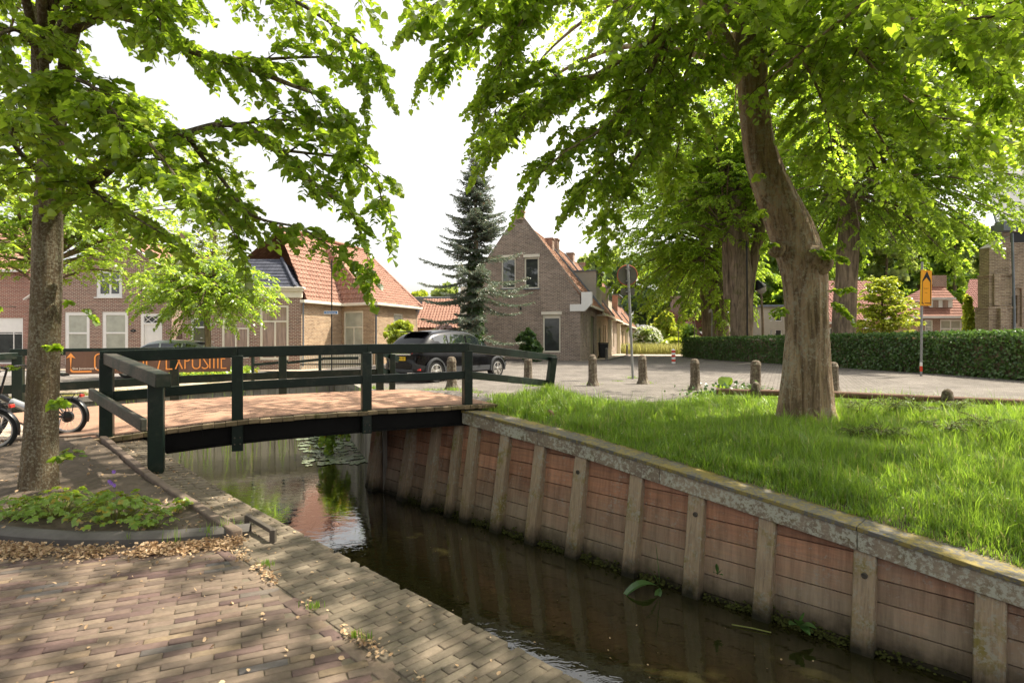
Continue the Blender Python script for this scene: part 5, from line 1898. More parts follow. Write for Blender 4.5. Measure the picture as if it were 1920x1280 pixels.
rg = np.random.default_rng(44)
LP = [LAWN_IN[0]] + LAWN_OUT + [(22, -8)] + LAWN_IN[:0:-1]
cand = []
for (x0, x1, y0, y1, dens) in ((-1, 6, 3.0, 8.0, 3600), (-1, 6, 8.0, 14.2, 2300), (6, 13.0, 3.0, 14.2, 1600)):
    m = int((x1 - x0) * (y1 - y0) * dens)
    cand.append(np.stack([rg.uniform(x0, x1, m), rg.uniform(y0, y1, m)], 1))
C = np.concatenate(cand)


def in_poly_np(C, poly):
    x, y = C[:, 0], C[:, 1]
    c = np.zeros(len(C), bool)
    j = len(poly) - 1
    for i in range(len(poly)):
        xi, yi = poly[i][0], poly[i][1]
        xj, yj = poly[j][0], poly[j][1]
        if yi != yj:
            k = ((yi > y) != (yj > y)) & (x < (xj - xi) * (y - yi) / (yj - yi) + xi)
            c ^= k
        j = i
    return c


# tussocks: part of the blades stand in splaying clumps
nc = 5200
cc = np.stack([rg.uniform(-1, 13, nc), rg.uniform(3, 14.2, nc)], 1)
per = 22
ca_ = rg.uniform(0, 6.28, nc * per)
cr_ = np.abs(rg.normal(0, .045, nc * per))
tc = np.repeat(cc, per, 0) + np.stack([np.cos(ca_) * cr_, np.sin(ca_) * cr_], 1)
th_ = np.repeat(rg.uniform(.6, 1.75, nc), per)
gang = np.concatenate([np.full(len(C), np.nan), ca_])
gth = np.concatenate([np.ones(len(C)), th_])
C = np.concatenate([C, tc])
k = in_poly_np(C, LP)
# visible wedge only, plus a margin
k &= (C[:, 0] < C[:, 1] * 1.05 + 1.2) & (C[:, 0] > -C[:, 1] * .3)
C = C[k]
gang, gth = gang[k], gth[k]
s_ = (C[:, 0] - C[:, 1]) / math.sqrt(2)
t_ = (C[:, 0] + C[:, 1] - CAPC) / math.sqrt(2)
zc = np.interp(s_, _S, _Z)
kk = np.clip((t_ - .25) / 4.6, 0, 1)
zz = zc + (.18 - zc) * kk ** .85 + 0.03 * np.sin(1.7 * C[:, 0] + .6 * C[:, 1]) * np.sin(1.3 * C[:, 1]) * kk * (1 - kk) * 4
lump = .5 + .5 * np.sin(2.1 * C[:, 0] + 1.3 * np.sin(1.7 * C[:, 1])) * np.sin(1.9 * C[:, 1] + .8 * np.sin(2.3 * C[:, 0]))
lump2 = .5 + .5 * np.sin(5.1 * C[:, 0] + 2 * np.sin(3.7 * C[:, 1])) * np.sin(4.9 * C[:, 1])
edge = np.clip((t_ - .2) / .45, .45, 1)
Hh = (.07 + .13 * lump + .10 * lump2 * rg.random(len(C)) + .08 * rg.random(len(C))) * edge
tall = rg.random(len(C)) < .015
Hh[tall] *= 1.8
Hh *= gth * .88
O = np.stack([C[:, 0], C[:, 1], zz - .01], 1)
# more blades hanging over the cap board's inner edge, and tufts round the bridge post
print('grass', len(O))
Wd = rg.uniform(.004, .009, len(O)) * (1 + .05 * np.clip(C[:, 1] - 5, 0, 9))
g = blades('grass', O, Hh, Wd, M['grass'], rg, bend=.75, ang=gang)
tag(g, 'lush uncut grass covering the sloping canal bank', 'grass')


def tuft_pts(c, r, n):
    a = rg.uniform(0, 6.28, n)
    q = np.abs(rg.normal(0, .5, n)) * r
    return np.stack([c[0] + np.cos(a) * q, c[1] + np.sin(a) * q * .7, np.full(n, c[2])], 1)


TF = []
for (px, py, r, n, h) in ((1030, 748, .45, 900, .38), (1060, 752, .4, 500, .25), (985, 752, .5, 500, .25), (940, 752, .5, 400, .2), (1110, 721, .3, 240, .1), (1185, 712, .22, 200, .16), (1212, 719, .25, 160, .1), (1303, 731, .2, 200, .16), (850, 733, .5, 300, .12), (800, 735, .6, 260, .1), (880, 738, .5, 200, .1), (1000, 724, .4, 150, .1), (1325, 740, .25, 200, .14), (1160, 716, .3, 120, .07), (700, 735, .4, 300, .2), (730, 738, .3, 160, .14), (940, 744, .4, 300, .12)):
    c = G(px, py, .2)
    p = tuft_pts(c, r, n)
    TF.append((p, rg.uniform(.4, 1.1, n) * h))
O = np.concatenate([a for a, b in TF])
Hh = np.concatenate([b for a, b in TF])
g = blades('grass', O, Hh, rg.uniform(.006, .012, len(O)), M['grass'], rg, bend=.6)
tag(g, 'grass tufts round the bollards, the sign pole and the bridge end post', 'grass')
TF = []
for (px, py, r, n, h) in ((230, 822, .35, 260, .1), (150, 826, .4, 260, .08), (420, 1003, .06, 26, .16), (390, 1010, .08, 20, .16), (330, 1018, .12, 14, .13), (452, 1000, .05, 18, .1), (240, 1020, .02, 10, .09), (520, 965, .1, 14, .12), (590, 1140, .05, 30, .05), (665, 1195, .05, 30, .05), (690, 1200, .04, 20, .06), (500, 1060, .1, 40, .05), (175, 815, .3, 160, .08)):
    c = G(px, py, .05 if py < 900 else .01)
    p = tuft_pts(c, r, n)
    TF.append((p, rg.uniform(.5, 1.1, n) * h))
O = np.concatenate([a for a, b in TF])
Hh = np.concatenate([b for a, b in TF])
g = blades('grass', O, Hh, rg.uniform(.003, .006, len(O)), M['grass'], rg, bend=.35)
tag(g, 'thin grass shoots in the joints of the quay paving', 'grass')
# reeds on the far canal bank and rough verge at the end of the lane
O = []
for (a, b, n) in ((RIGHT_BANK[4], RIGHT_BANK[5], 500), (RIGHT_BANK[3], RIGHT_BANK[4], 200)):
    k = rg.random(n)
    O.append(np.stack([a[0] + (b[0] - a[0]) * k + rg.normal(0.1, .1, n), a[1] + (b[1] - a[1]) * k - .15 - rg.random(n) * .15, np.full(n, ZW)], 1))
O = np.concatenate(O)
O = O[::5]
g = blades('reeds', O, rg.uniform(.9, 1.75, len(O)), rg.uniform(.02, .035, len(O)), M['grass'], rg, bend=.25)
tag(g, 'green reeds growing in the water along the grey bank boards', 'reeds')
n = 9000
O = np.stack([rg.uniform(11.0, 19.5, n), rg.uniform(53, 60, n), np.full(n, .28)], 1)
g = blades('grass', O, rg.uniform(.5, 1.3, n), rg.uniform(.03, .06, n), M['grass_dry'], rg, bend=.6)
tag(g, 'tall sunlit verge of rough grass at the end of the lane', 'grass')
n = 5000
O = np.stack([rg.uniform(-17, -9.6, n), np.zeros(n), np.zeros(n)], 1)
O[:, 1] = 16.2 + (O[:, 0] + 11.5) * .91 + rg.uniform(.3, 1.0, n)
O[:, 2] = [z_street(x, y) for x, y in O[:, :2]]
g = blades('grass', O, rg.uniform(.05, .16, n), rg.uniform(.01, .02, n), M['grass_dry'], rg, bend=.6)
tag(g, 'narrow strip of dry grass along the far canal bank', 'grass')
# low green bed by the street tree
c = P(382, 700, 23.5)
n = 2600
O = np.stack([rg.uniform(-13.6, -10.8, n), rg.uniform(21.3, 24.5, n), np.zeros(n)], 1)
O[:, 2] = [z_street(x, y) + h for (x, y), h in zip(O[:, :2], rg.uniform(.05, .45, n))]
t = thing('ground_cover', 'bright green low planting under the small street tree', 'ground cover', (-12.2, 23, 0))
leaves_mesh('foliage', O, rg.normal(size=O.shape) + np.array([0, 0, .6]), rg.normal(0, .5, O.shape) + np.array([0, 0, 1]), rg.uniform(.1, .18, n), LEAF_OVAL, M['leaf_plant'], t, 1.2)['kind'] = 'stuff'

# small white lawn flowers
n = 260
Cw = np.stack([rg.uniform(-.2, 11, n), rg.uniform(4.5, 13, n)], 1)
Cw = Cw[in_poly_np(Cw, LP)]
Ow = np.array([(x, y, z_lawn(x, y) + rg.uniform(.08, .2)) for x, y in Cw])
o = leaves_mesh('wildflowers', np.repeat(Ow, 4, 0), np.tile(np.array([(1, 0, .1), (0, 1, .1), (-1, 0, .1), (0, -1, .1)]), (len(Ow), 1)), np.tile(np.array([0, 0, 1.0]), (4 * len(Ow), 1)) + rg.normal(0, .2, (4 * len(Ow), 3)), np.full(4 * len(Ow), .013), LEAF_OVAL, M['whitefl'], None, 1.4)
o['kind'] = 'stuff'
tag(o, 'tiny white flowers dotted through the lawn grass', 'wildflowers')
# lacy weeds in the shade beside the big trunk
for i, (px, py, r, h) in enumerate(((1615, 800, .3, .3), (1668, 775, .26, .34), (1720, 800, .3, .28), (1790, 790, .3, .3), (1600, 850, .22, .2), (1660, 850, .3, .22), (1765, 860, .3, .22), (1850, 840, .3, .25))):
    D_ = 9.3 if py < 810 else 8.0
    x_ = XA(px, D_)
    z_ = z_lawn(x_, D_)
    t = thing('lacy_weed', 'feathery green weed growing in the grass right of the leaning trunk', 'weed', (x_, D_, z_), group='feathery weeds in the grass by the leaning trunk')
    T = Tree(300 + i)
    for k in range(9):
        a = rg.uniform(0, 6.28)
        s0 = np.array([x_, D_, z_])
        e0 = s0 + np.array([math.cos(a) * r * rg.uniform(.5, 1), math.sin(a) * r, h * rg.uniform(.6, 1.1)])
        T.limb([s0, (s0 + e0) / 2 + np.array([0, 0, .08]), e0], .004, .002, sec_len=.13, step=.035, start=.3, spray=.04, spray_len=.07, gravity=.2, n=4)
    T.finish(t, M['bract'], M['leaf_weed'], leaf=.018, nleaf=6, tmpl=LEAF_OVAL, trunk='stems', crown='foliage')

# ------------------------------------------------------------------ flower plants, litter, water plants
def cranesbill(px, py, r, n, seed, lab, flowers=0, h=.16):
    rg = np.random.default_rng(seed)
    b = G(px, py, .06)
    t = thing('cranesbill_plant', lab, 'plant', tuple(b), group=None)
    a = rg.uniform(0, 6.28, n)
    q = np.sqrt(rg.random(n)) * r
    top = np.stack([b.x + np.cos(a) * q, b.y + np.sin(a) * q, b.z + h * (1.15 - .75 * (q / r) ** 2) * rg.uniform(.5, 1.1, n)], 1)
    foot = np.stack([b.x + np.cos(a) * q * .25, b.y + np.sin(a) * q * .25, np.full(n, b.z - .02)], 1)
    V, Q = twig_tubes(foot, (foot + top) / 2 + np.array([0, 0, .02]), top, np.full(n, .0022))
    scatter_part('stems', V, [Q], M['bract'], t)
    # lobed leaf of five blades
    Ol, Dl, Nl, Sl = [], [], [], []
    nor = np.stack([np.cos(a) * .5, np.sin(a) * .5, np.ones(n)], 1) + rg.normal(0, .25, (n, 3))
    rot = rg.uniform(0, 6.28, n)
    sz = rg.uniform(.028, .05, n)
    nu = unit(nor)
    ux = unit(np.cross(nu, [0, 1, 0.01]))
    uy = np.cross(nu, ux)
    for k in range(5):
        an = rot + (k - 2) * 1.0
        Ol.append(top)
        Dl.append(ux * np.cos(an)[:, None] + uy * np.sin(an)[:, None] - nu * .15)
        Nl.append(nor)
        Sl.append(sz * (1 - .12 * abs(k - 2)))
    leaves_mesh('leaves', np.concatenate(Ol), np.concatenate(Dl), np.concatenate(Nl), np.concatenate(Sl), LEAF_OVAL, M['leaf_plant'], t, 1.35)
    if flowers:
        st = []
        for (fx, fy) in flowers:
            c = np.array(P(fx, fy, b.y + .05))
            st.append(c)
            an = np.arange(5) * 1.2566
            leaves_mesh('flower', np.repeat(c[None], 5, 0), np.stack([np.cos(an), an * 0 - .4, np.sin(an)], 1), np.tile(np.array([0, -1, .4]), (5, 1)), np.full(5, .019), LEAF_OVAL, M['purple'], t, 1.6)
        st = np.array(st)
        ft = np.array([[b.x + .05, b.y, b.z]] * len(st))
        V, Q = twig_tubes(ft, (ft + st) / 2, st, np.full(len(st), .002))
        scatter_part('flower_stems', V, [Q], M['bract'], t)
    return t


cranesbill(110, 962, .34, 150, 1, 'spreading green cranesbill clump in front of the near lime trunk')
cranesbill(215, 975, .30, 150, 2, 'cranesbill clump with yellowing leaves and purple flowers beside the kerb', flowers=[(214, 884), (206, 902), (215, 909), (209, 905)], h=.19)
cranesbill(285, 985, .16, 50, 3, 'small cranesbill clump nearest the brown kerb corner', h=.13)
cranesbill(30, 965, .25, 70, 4, 'sparse cranesbill at the left edge of the planting bed', h=.12)
cranesbill(128, 862, .22, 46, 5, 'small leafy plant behind the near lime trunk', h=.1)
cranesbill(335, 955, .10, 18, 6, 'tiny cranesbill leaning over the brown kerb', h=.08)


def litter(name, lab, O, size, mat, seed, flat=.9, tm=(np.array([(0, 0, 0), (.30, .2, .12), (.36, .6, .2), (0, 1, .1), (-.34, .65, .16), (-.28, .2, .1)]), np.array([[0, 1, 2, 3], [0, 3, 4, 5]]))):
    rg = np.random.default_rng(seed)
    n = len(O)
    o = leaves_mesh(name, O, rg.normal(size=(n, 3)) * np.array([1, 1, .35]), rg.normal(0, 1 - flat + .45, (n, 3)) + np.array([0, 0, 1]), rg.uniform(size[0], size[1], n), tm, mat, None, 1.0)
    o['kind'] = 'stuff'
    tag(o, lab, 'litter')
    return o


rg = np.random.default_rng(77)
fr = np.array(front)
O = []
for i in range(12000):
    k = rg.uniform(0, len(fr) - 1.01)
    j = int(k)
    p = fr[j] + (fr[j + 1] - fr[j]) * (k - j)
    dens = .5 + .5 * math.sin(p[0] * 5.1) + .35 * math.sin(p[0] * 13)
    if p[0] < -2.9:
        dens *= .75
    if rg.random() > dens + .12:
        continue
    d = abs(rg.normal(0, .075)) + .13
    hgt = max(0, .05 - (d - .13) * .35) * rg.random()
    q = p + np.array([rg.normal(0, .03), -d, 0])
    if d > .26 and rg.random() < .5:
        continue
    O.append((q[0], q[1], z_left(q[0], q[1]) + .006 + hgt))
for i in range(1500):
    x = rg.uniform(-2.3, .9)
    c = BORD - 0.02 + rg.normal(0, .035)
    y = c - x
    if math.sin(x * 7) + math.sin(x * 17 + 1) < rg.uniform(-.4, 1.6):
        continue
    O.append((x, y, .006 + .018 * rg.random()))
for i in range(420):
    x, y = rg.uniform(-4, 1.2), rg.uniform(1.9, 4.3)
    if x + y < 2.6 and not in_poly(x, y, BED):
        O.append((x, y, z_left(x, y) + .007))
for i in range(700):
    x = rg.uniform(-5.2, -1.9)
    c = rg.uniform(1.95, 2.6) if rg.random() < .4 else 1.9 + abs(rg.normal(0, .05))
    O.append((x, c - x, z_left(x, c - x) + .008))
litter('leaf_litter', 'drift of pale dry blossom and leaves along the kerb and paving joints', np.array(O), (.010, .030), M['litter'], 5)
O = []
for i in range(2600):
    x, y = rg.uniform(-7, -2), rg.uniform(3.9, 7.4)
    if in_poly(x, y, BED) and (rg.random() < .35 or x > -3.2):
        O.append((x, y, z_bed(x, y) + .008))
litter('leaf_litter', 'pale dry leaves lying scattered on the bare soil of the bed', np.array(O), (.014, .036), M['litter'], 6)

# lily pads
t0 = thing('lily_pad_mat', 'pale floating lily leaves on the water beyond the bridge', 'water lilies', (-4.5, 14.5, ZW))
mb = MB()
for i in range(170):
    px, py = rg.normal(635, 42), rg.uniform(812, 872)
    if px > 690 or px < 555:
        continue
    c = G(px, py, ZW + .012 + .002 * (i % 3))
    r = rg.uniform(.07, .17)
    a0 = rg.uniform(0, 6.28)
    pts = [tuple(c)] + [(c.x + r * math.cos(a0 + q * .46), c.y + r * math.sin(a0 + q * .46), c.z + .004 * math.sin(q * 2)) for q in range(13)]
    mb.poly(pts)
M['lily'] = m_plain('lily_leaf', (0.20, 0.24, 0.16), 0.18, .2, 3, spec=.8)
o = mb.build('leaves', M['lily'], t0, fix=False)
o['kind'] = 'stuff'


def broad_plant(name, lab, base, leaves, mat):
    """leaves: list of (dx,dy,dz direction, length, width, droop)"""
    t = thing(name, lab, 'plant', tuple(base))
    mb = MB()
    for (d, L, w, dr) in leaves:
        d = Vector(d).normalized()
        s = d.cross(Vector((0, 0, 1))).normalized()
        prev = None
        n = 8
        for i in range(n + 1):
            f = i / n
            c = Vector(base) + d * L * f + Vector((0, 0, -dr * L * f * f))
            ww = w * (math.sin(math.pi * min(1, f * 1.02)) ** .7) * .5 + .004
            if f < .3:
                ww *= .25 + f * 2
            row = (c - s * ww + Vector((0, 0, ww * .35)), c, c + s * ww + Vector((0, 0, ww * .35)))
            if prev:
                mb.poly([prev[0], prev[1], row[1], row[0]])
                mb.poly([prev[1], prev[2], row[2], row[1]])
            prev = row
    mb.build('leaves', mat, t, smooth=180, fix=False)
    return t


M['leaf_dock'] = m_leaf('leaf_dock', (0.05, 0.12, 0.03), (0.09, 0.18, 0.05), (0.14, 0.3, 0.05), tfac=.3, gloss=.06)
M['leaf_bright'] = m_leaf('leaf_bright', (0.12, 0.26, 0.02), (0.16, 0.3, 0.03), (0.4, 0.55, 0.04), tfac=.4, gloss=.05)
D0 = cf / (1 + (1232 - CX) / F)
b = Vector((XA(1236, D0), D0 - .05, ZW + .04))
broad_plant('dock_plant', 'dock plant with one long arching leaf at the water line between two posts', b, [((-.45, -.1, .95), .42, .02, .25), ((-.85, -.2, .55), .62, .14, .75), ((-.1, 0, 1), .52, .03, .02), ((-.15, -.3, -.05), .22, .07, .3)], M['leaf_dock'])
D0 = cf / (1 + (1495 - CX) / F)
b = Vector((XA(1497, D0), D0 - .02, ZW + .12))
broad_plant('dock_plant', 'small round leaved green plant growing from the planks near the bolted post', b, [((-.7, -.3, .5), .16, .09, .3), ((.6, -.4, .4), .17, .09, .4), ((.15, -.2, 1), .17, .08, .1), ((-.3, -.5, .8), .15, .08, .2), ((.8, -.2, -.05), .13, .08, .3), ((.3, -.7, .1), .12, .08, .4)], M['leaf_dock'])
D0 = cf / (1 + (1350 - CX) / F)
b = Vector((XA(1352, D0), D0 + .1, ZW + .35))
broad_plant('weed', 'thin seedling growing out of the planks left of the mossy post', b, [((-.2, -.3, 1), .16, .03, .1), ((.3, -.3, .7), .1, .04, .2), ((-.4, -.3, .4), .1, .04, .2), ((.2, -.4, .2), .08, .03, .2)], M['leaf_dock'])
b = G(1352, 742, .2)
broad_plant('burdock_plant', 'large leaved bright green plant at the left end of the low log rail', b + Vector((0, -.2, .05)), [((-.5, -.2, .7), .5, .3, .4), ((.3, -.1, .9), .5, .32, .2), ((.8, -.2, .3), .45, .26, .4), ((-.9, .1, .25), .5, .25, .4), ((0, -.8, .25), .4, .25, .4), ((.1, .1, 1), .6, .34, .35), ((-.3, -.7, .4), .4, .2, .5)], M['leaf_bright'])
O, n = [], 1100
rg = np.random.default_rng(31)
c = G(1390, 752, .17)
O = np.stack([c.x + rg.normal(0, .42, n), c.y + rg.normal(.3, .25, n), .16 + np.abs(rg.normal(0, .13, n))], 1)
t = thing('bramble_patch', 'dark tangle of low leaves round the stone post at the log rail', 'weeds', tuple(c))
leaves_mesh('foliage', O, rg.normal(size=O.shape), rg.normal(0, .6, O.shape) + np.array([0, 0, 1]), rg.uniform(.04, .09, n), LEAF_HEART, M['ivy'], t)['kind'] = 'stuff'
# shrub hanging over the water on the far side of the bridge
c = P(672, 820, 15.0)
t = thing('overhanging_shrub', 'leafy shoots hanging over the water behind the bridge', 'shrub', (c.x, c.y, ZW))
T = Tree(4)
for k in range(8):
    s = np.array([-4.15 + rg.normal(0, .1), 15.2 + rg.normal(0, .25), .0 + rg.normal(0, .1)])
    e = np.array([-4.5 + rg.normal(0, .2), 14.6 + rg.normal(0, .3), -.75 + rg.normal(0, .25)])
    T.limb([s, (s + e) / 2 + np.array([-.2, -.2, .3]), e], .012, .004, sec_len=.35, step=.16, start=.2, spray=.12, spray_len=.2, n=4)
T.finish(t, M['twig'], M['leaf_plant'], leaf=.10, nleaf=6, trunk='stems', crown='foliage')
# ------------------------------------------------------------------ building helpers
def wall_cells(mb, o, u, nrm, outline, holes, reveal=0.12):
    """front wall: outline convex polygon in (s,z); holes (s0,s1,z0,z1). nrm outward."""
    o, u, nrm = Vector(o), Vector(u), Vector(nrm)
    up = Vector((0, 0, 1))
    ss = sorted({p[0] for p in outline} | {h[0] for h in holes} | {h[1] for h in holes})
    zs = sorted({p[1] for p in outline} | {h[2] for h in holes} | {h[3] for h in holes})
    s0, s1, z0, z1 = ss[0], ss[-1], zs[0], zs[-1]
    n = len(outline)
    area = sum(outline[i][0] * outline[(i + 1) % n][1] - outline[(i + 1) % n][0] * outline[i][1] for i in range(n))
    ol = outline if area > 0 else outline[::-1]

    def clip(poly):
        for i in range(n):
            a, b = ol[i], ol[(i + 1) % n]
            out = []
            f = lambda p: (b[0] - a[0]) * (p[1] - a[1]) - (b[1] - a[1]) * (p[0] - a[0])
            for k in range(len(poly)):
                p, q = poly[k], poly[(k + 1) % len(poly)]
                fp, fq = f(p), f(q)
                if fp >= -1e-9:
                    out.append(p)
                if (fp > 1e-9 and fq < -1e-9) or (fp < -1e-9 and fq > 1e-9):
                    k_ = fp / (fp - fq)
                    out.append((p[0] + (q[0] - p[0]) * k_, p[1] + (q[1] - p[1]) * k_))
            poly = out
            if len(poly) < 3:
                return None
        return poly
    pt = lambda s, z, d=0.0: o + u * s + up * z - nrm * d
    flip = u.cross(up).dot(nrm) < 0
    for i in range(len(ss) - 1):
        for j in range(len(zs) - 1):
            cs, cz = (ss[i] + ss[i + 1]) / 2, (zs[j] + zs[j + 1]) / 2
            if any(h[0] < cs < h[1] and h[2] < cz < h[3] for h in holes):
                continue
            q = clip([(ss[i], zs[j]), (ss[i + 1], zs[j]), (ss[i + 1], zs[j + 1]), (ss[i], zs[j + 1])])
            if q:
                f = [pt(*p) for p in q]
                mb.poly(f[::-1] if flip else f)
    for (a, b, c, d) in holes:
        for (p, q) in (((a, c), (b, c)), ((b, c), (b, d)), ((b, d), (a, d)), ((a, d), (a, c))):
            f = [pt(*p), pt(*q), pt(*q, reveal), pt(*p, reveal)]
            mb.poly(f if not flip else f[::-1])


def window(parent, o, u, nrm, s0, s1, z0, z1, mat, pane, vbars=(), hbars=(), fw=0.07, depth=0.08, sill=None, name='window', bar=0.045, header=0.0):
    o, u, nrm = Vector(o), Vector(u), Vector(nrm)
    up = Vector((0, 0, 1))
    mb = MB()
    R = Matrix((u, nrm, up)).transposed()

    def bx(a, b, c, d, front=0.0, th=0.06):
        mb.box(o + u * (a + b) / 2 + up * (c + d) / 2 - nrm * (depth - front + th / 2 - .03), (b - a, th, d - c), M=R)
    bx(s0 + .002, s0 + fw, z0 + .002, z1 - .002)
    bx(s1 - fw, s1 - .002, z0 + .002, z1 - .002)
    bx(s0 + fw, s1 - fw, z1 - fw - header, z1 - .002)
    bx(s0 + fw, s1 - fw, z0 + .002, z0 + fw)
    for f in hbars:
        z = z0 + (z1 - z0) * f
        bx(s0 + fw, s1 - fw, z - bar / 2, z + bar / 2, -.003)
    zt = max([z0] + [z0 + (z1 - z0) * f for f in hbars])
    for v in vbars:
        f, full = (v, True) if not isinstance(v, tuple) else v
        s = s0 + (s1 - s0) * f
        bx(s - bar / 2, s + bar / 2, z0 + fw, (z1 - fw) if full else zt - bar / 2, -.006)
    w = mb.build(name, mat, parent)
    mp = MB()
    d = depth + .02
    mp.poly([o + u * (s0 + fw * .5) + up * (z0 + fw * .5) - nrm * d, o + u * (s1 - fw * .5) + up * (z0 + fw * .5) - nrm * d, o + u * (s1 - fw * .5) + up * (z1 - fw * .5) - nrm * d, o + u * (s0 + fw * .5) + up * (z1 - fw * .5) - nrm * d])
    mp.build('pane', pane, w, fix=False)
    if sill:
        ms = MB()
        ms.box(o + u * (s0 + s1) / 2 + up * (z0 - .03) + nrm * .02, (s1 - s0 + .12, .16, .06), M=R)
        ms.build('sill', sill, w)
    return w


def tile_roof(parent, corners, mat, name='roof', pitch_len=0.32, pan=0.24, amp=0.055, step=0.04, thick=0.06, flat=False):
    """one roof plane with real pantile relief; corners: convex polygon, the first edge is the eave"""
    c = [Vector(p) for p in corners]
    nrm = (c[1] - c[0]).cross(c[2] - c[0]).normalized()
    if nrm.z < 0:
        nrm = -nrm
    ux = Vector((0, 0, 1)).cross(nrm).normalized()
    if ux.dot(c[1] - c[0]) < 0:
        ux = -ux
    vy = nrm.cross(ux)
    if vy.z < 0:
        vy = -vy
    o = c[0]
    uv = [((p - o).dot(ux), (p - o).dot(vy)) for p in c]
    u0, u1 = min(p[0] for p in uv), max(p[0] for p in uv)
    v0, v1 = min(p[1] for p in uv), max(p[1] for p in uv)
    L = max(1, (u1 - u0))
    nu = 6
    us = np.arange(u0, u1 + pan / nu, pan / nu)
    bm = bmesh.new()
    prof = [0.0, .5, .95, 1.0, .8, .35]
    rows = []
    v = v0
    while v < v1 + .01:
        rows.append((v, step))
        rows.append((v + pitch_len - .02, 0.0))
        v += pitch_len
    grid = []
    for (vv, h) in rows:
        r = []
        for i, uu in enumerate(us):
            a = (0 if flat else amp * prof[i % nu]) + h + (0.01 * math.sin(i * 12.9898 + int(vv * 7) * 3.1) if not flat else 0)
            r.append(bm.verts.new(o + ux * float(uu) + vy * float(vv) + nrm * a))
        grid.append(r)
    for j in range(len(grid) - 1):
        for i in range(len(us) - 1):
            bm.faces.new((grid[j][i], grid[j][i + 1], grid[j + 1][i + 1], grid[j + 1][i]))
    cen = sum(c, Vector()) / len(c)
    for i in range(len(c)):
        a, b = c[i], c[(i + 1) % len(c)]
        pn = (b - a).cross(nrm).normalized()
        if pn.dot(cen - a) > 0:
            pn = -pn
        g = bm.verts[:] + bm.edges[:] + bm.faces[:]
        bmesh.ops.bisect_plane(bm, geom=g, plane_co=a, plane_no=pn, clear_outer=True)
    me = bpy.data.meshes.new(name)
    bmesh.ops.recalc_face_normals(bm, faces=bm.faces)
    if sum(f.normal.dot(nrm) for f in bm.faces) < 0:
        bmesh.ops.reverse_faces(bm, faces=bm.faces)
    # underside
    vs = [bm.verts.new(p - nrm * thick) for p in c]
    bm.faces.new(vs)
    bm.to_mesh(me)
    bm.free()
    me.transform(PW[parent.name].inverted())
    me.update()
    o_ = finish(name, me, mat, parent, 45)
    return o_


def ridge(mb, a, b, r=.11):
    mb.tube([a, Vector(a).lerp(Vector(b), .5), b], [r, r, r], 8)


def xz(px, py, D):
    return XA(px, D), ZA(py, D)


UX, NF = Vector((1, 0, 0)), Vector((0, -1, 0))


def front(D):
    return Vector((0, D, 0))


# ------------------------------------------------------------------ far left red house
D = 33.6
t = thing('brick_house', 'red brick house at the far left edge with a wide shop window', 'house', (XA(-60, D), D, -.1))
x0, x1 = XA(-220, D), XA(56, D)
z0, ze = -.15, ZA(505, D)
hl = [(XA(-40, D), XA(43, D), ZA(682, D), ZA(596, D))]
mb = MB()
wall_cells(mb, front(D), UX, NF, [(x0, z0), (x1, z0), (x1, ze), (x0, ze)], hl)
mb.poly([(x1, D, z0), (x1, D + 8, z0), (x1, D + 8, ze), (x1, D, ze)])
mb.build('wall', M['brick_red'], t, fix=False)
w = window(t, front(D), UX, NF, hl[0][0], hl[0][1], hl[0][2], hl[0][3], M['white'], M['pane_dark'], vbars=[(XA(24, D) - hl[0][0]) / (hl[0][1] - hl[0][0])], hbars=[.66], header=.75, fw=.09)
tile_roof(t, [(x0, D - .3, ze - .1), (x1 + .1, D - .3, ze - .1), (x1 + .1, D + 4, ze + 3.4), (x0, D + 4, ze + 3.4)], M['tile_red'])
mb = MB()
mb.beam((x0, D - .36, ze - .12), (x1 + .1, D - .36, ze - .12), .12, .14)
mb.build('gutter', M['white'], t)

# ------------------------------------------------------------------ brown gabled house
D = 33.0
t = thing('brick_house', 'brown brick gabled house with white door and tall white windows', 'house', (XA(190, D), D, -.1))
X = lambda px: XA(px, D)
Z = lambda py: ZA(py, D)
ol = [(X(60), -.15), (X(322), -.15), (X(322), Z(508)), (X(219), Z(440)), (X(60), Z(552))]
hl = [(X(121), X(168), Z(690 - 6), Z(584.5)), (X(191), X(240), Z(684), Z(584)), (X(180), X(229), Z(557), Z(505)), (X(264), X(304), -.05, Z(588))]
mb = MB()
wall_cells(mb, front(D), UX, NF, ol, hl)
mb.poly([(X(322), D, -.15), (X(322), D + 9, -.15), (X(322), D + 9, Z(508)), (X(322), D, Z(508))])
# soldier courses above the openings
mb.build('wall', M['brick_brown'], t, fix=False)
window(t, front(D), UX, NF, *hl[0], M['white'], M['pane_curtain'], hbars=[.60], fw=.2, bar=.1)
window(t, front(D), UX, NF, *hl[1], M['white'], M['pane_curtain'], hbars=[.60], fw=.2, bar=.1)
window(t, front(D), UX, NF, *hl[2], M['white'], M['pane_dark'], vbars=[.52], hbars=[.62], fw=.2, bar=.1, sill=M['white'])
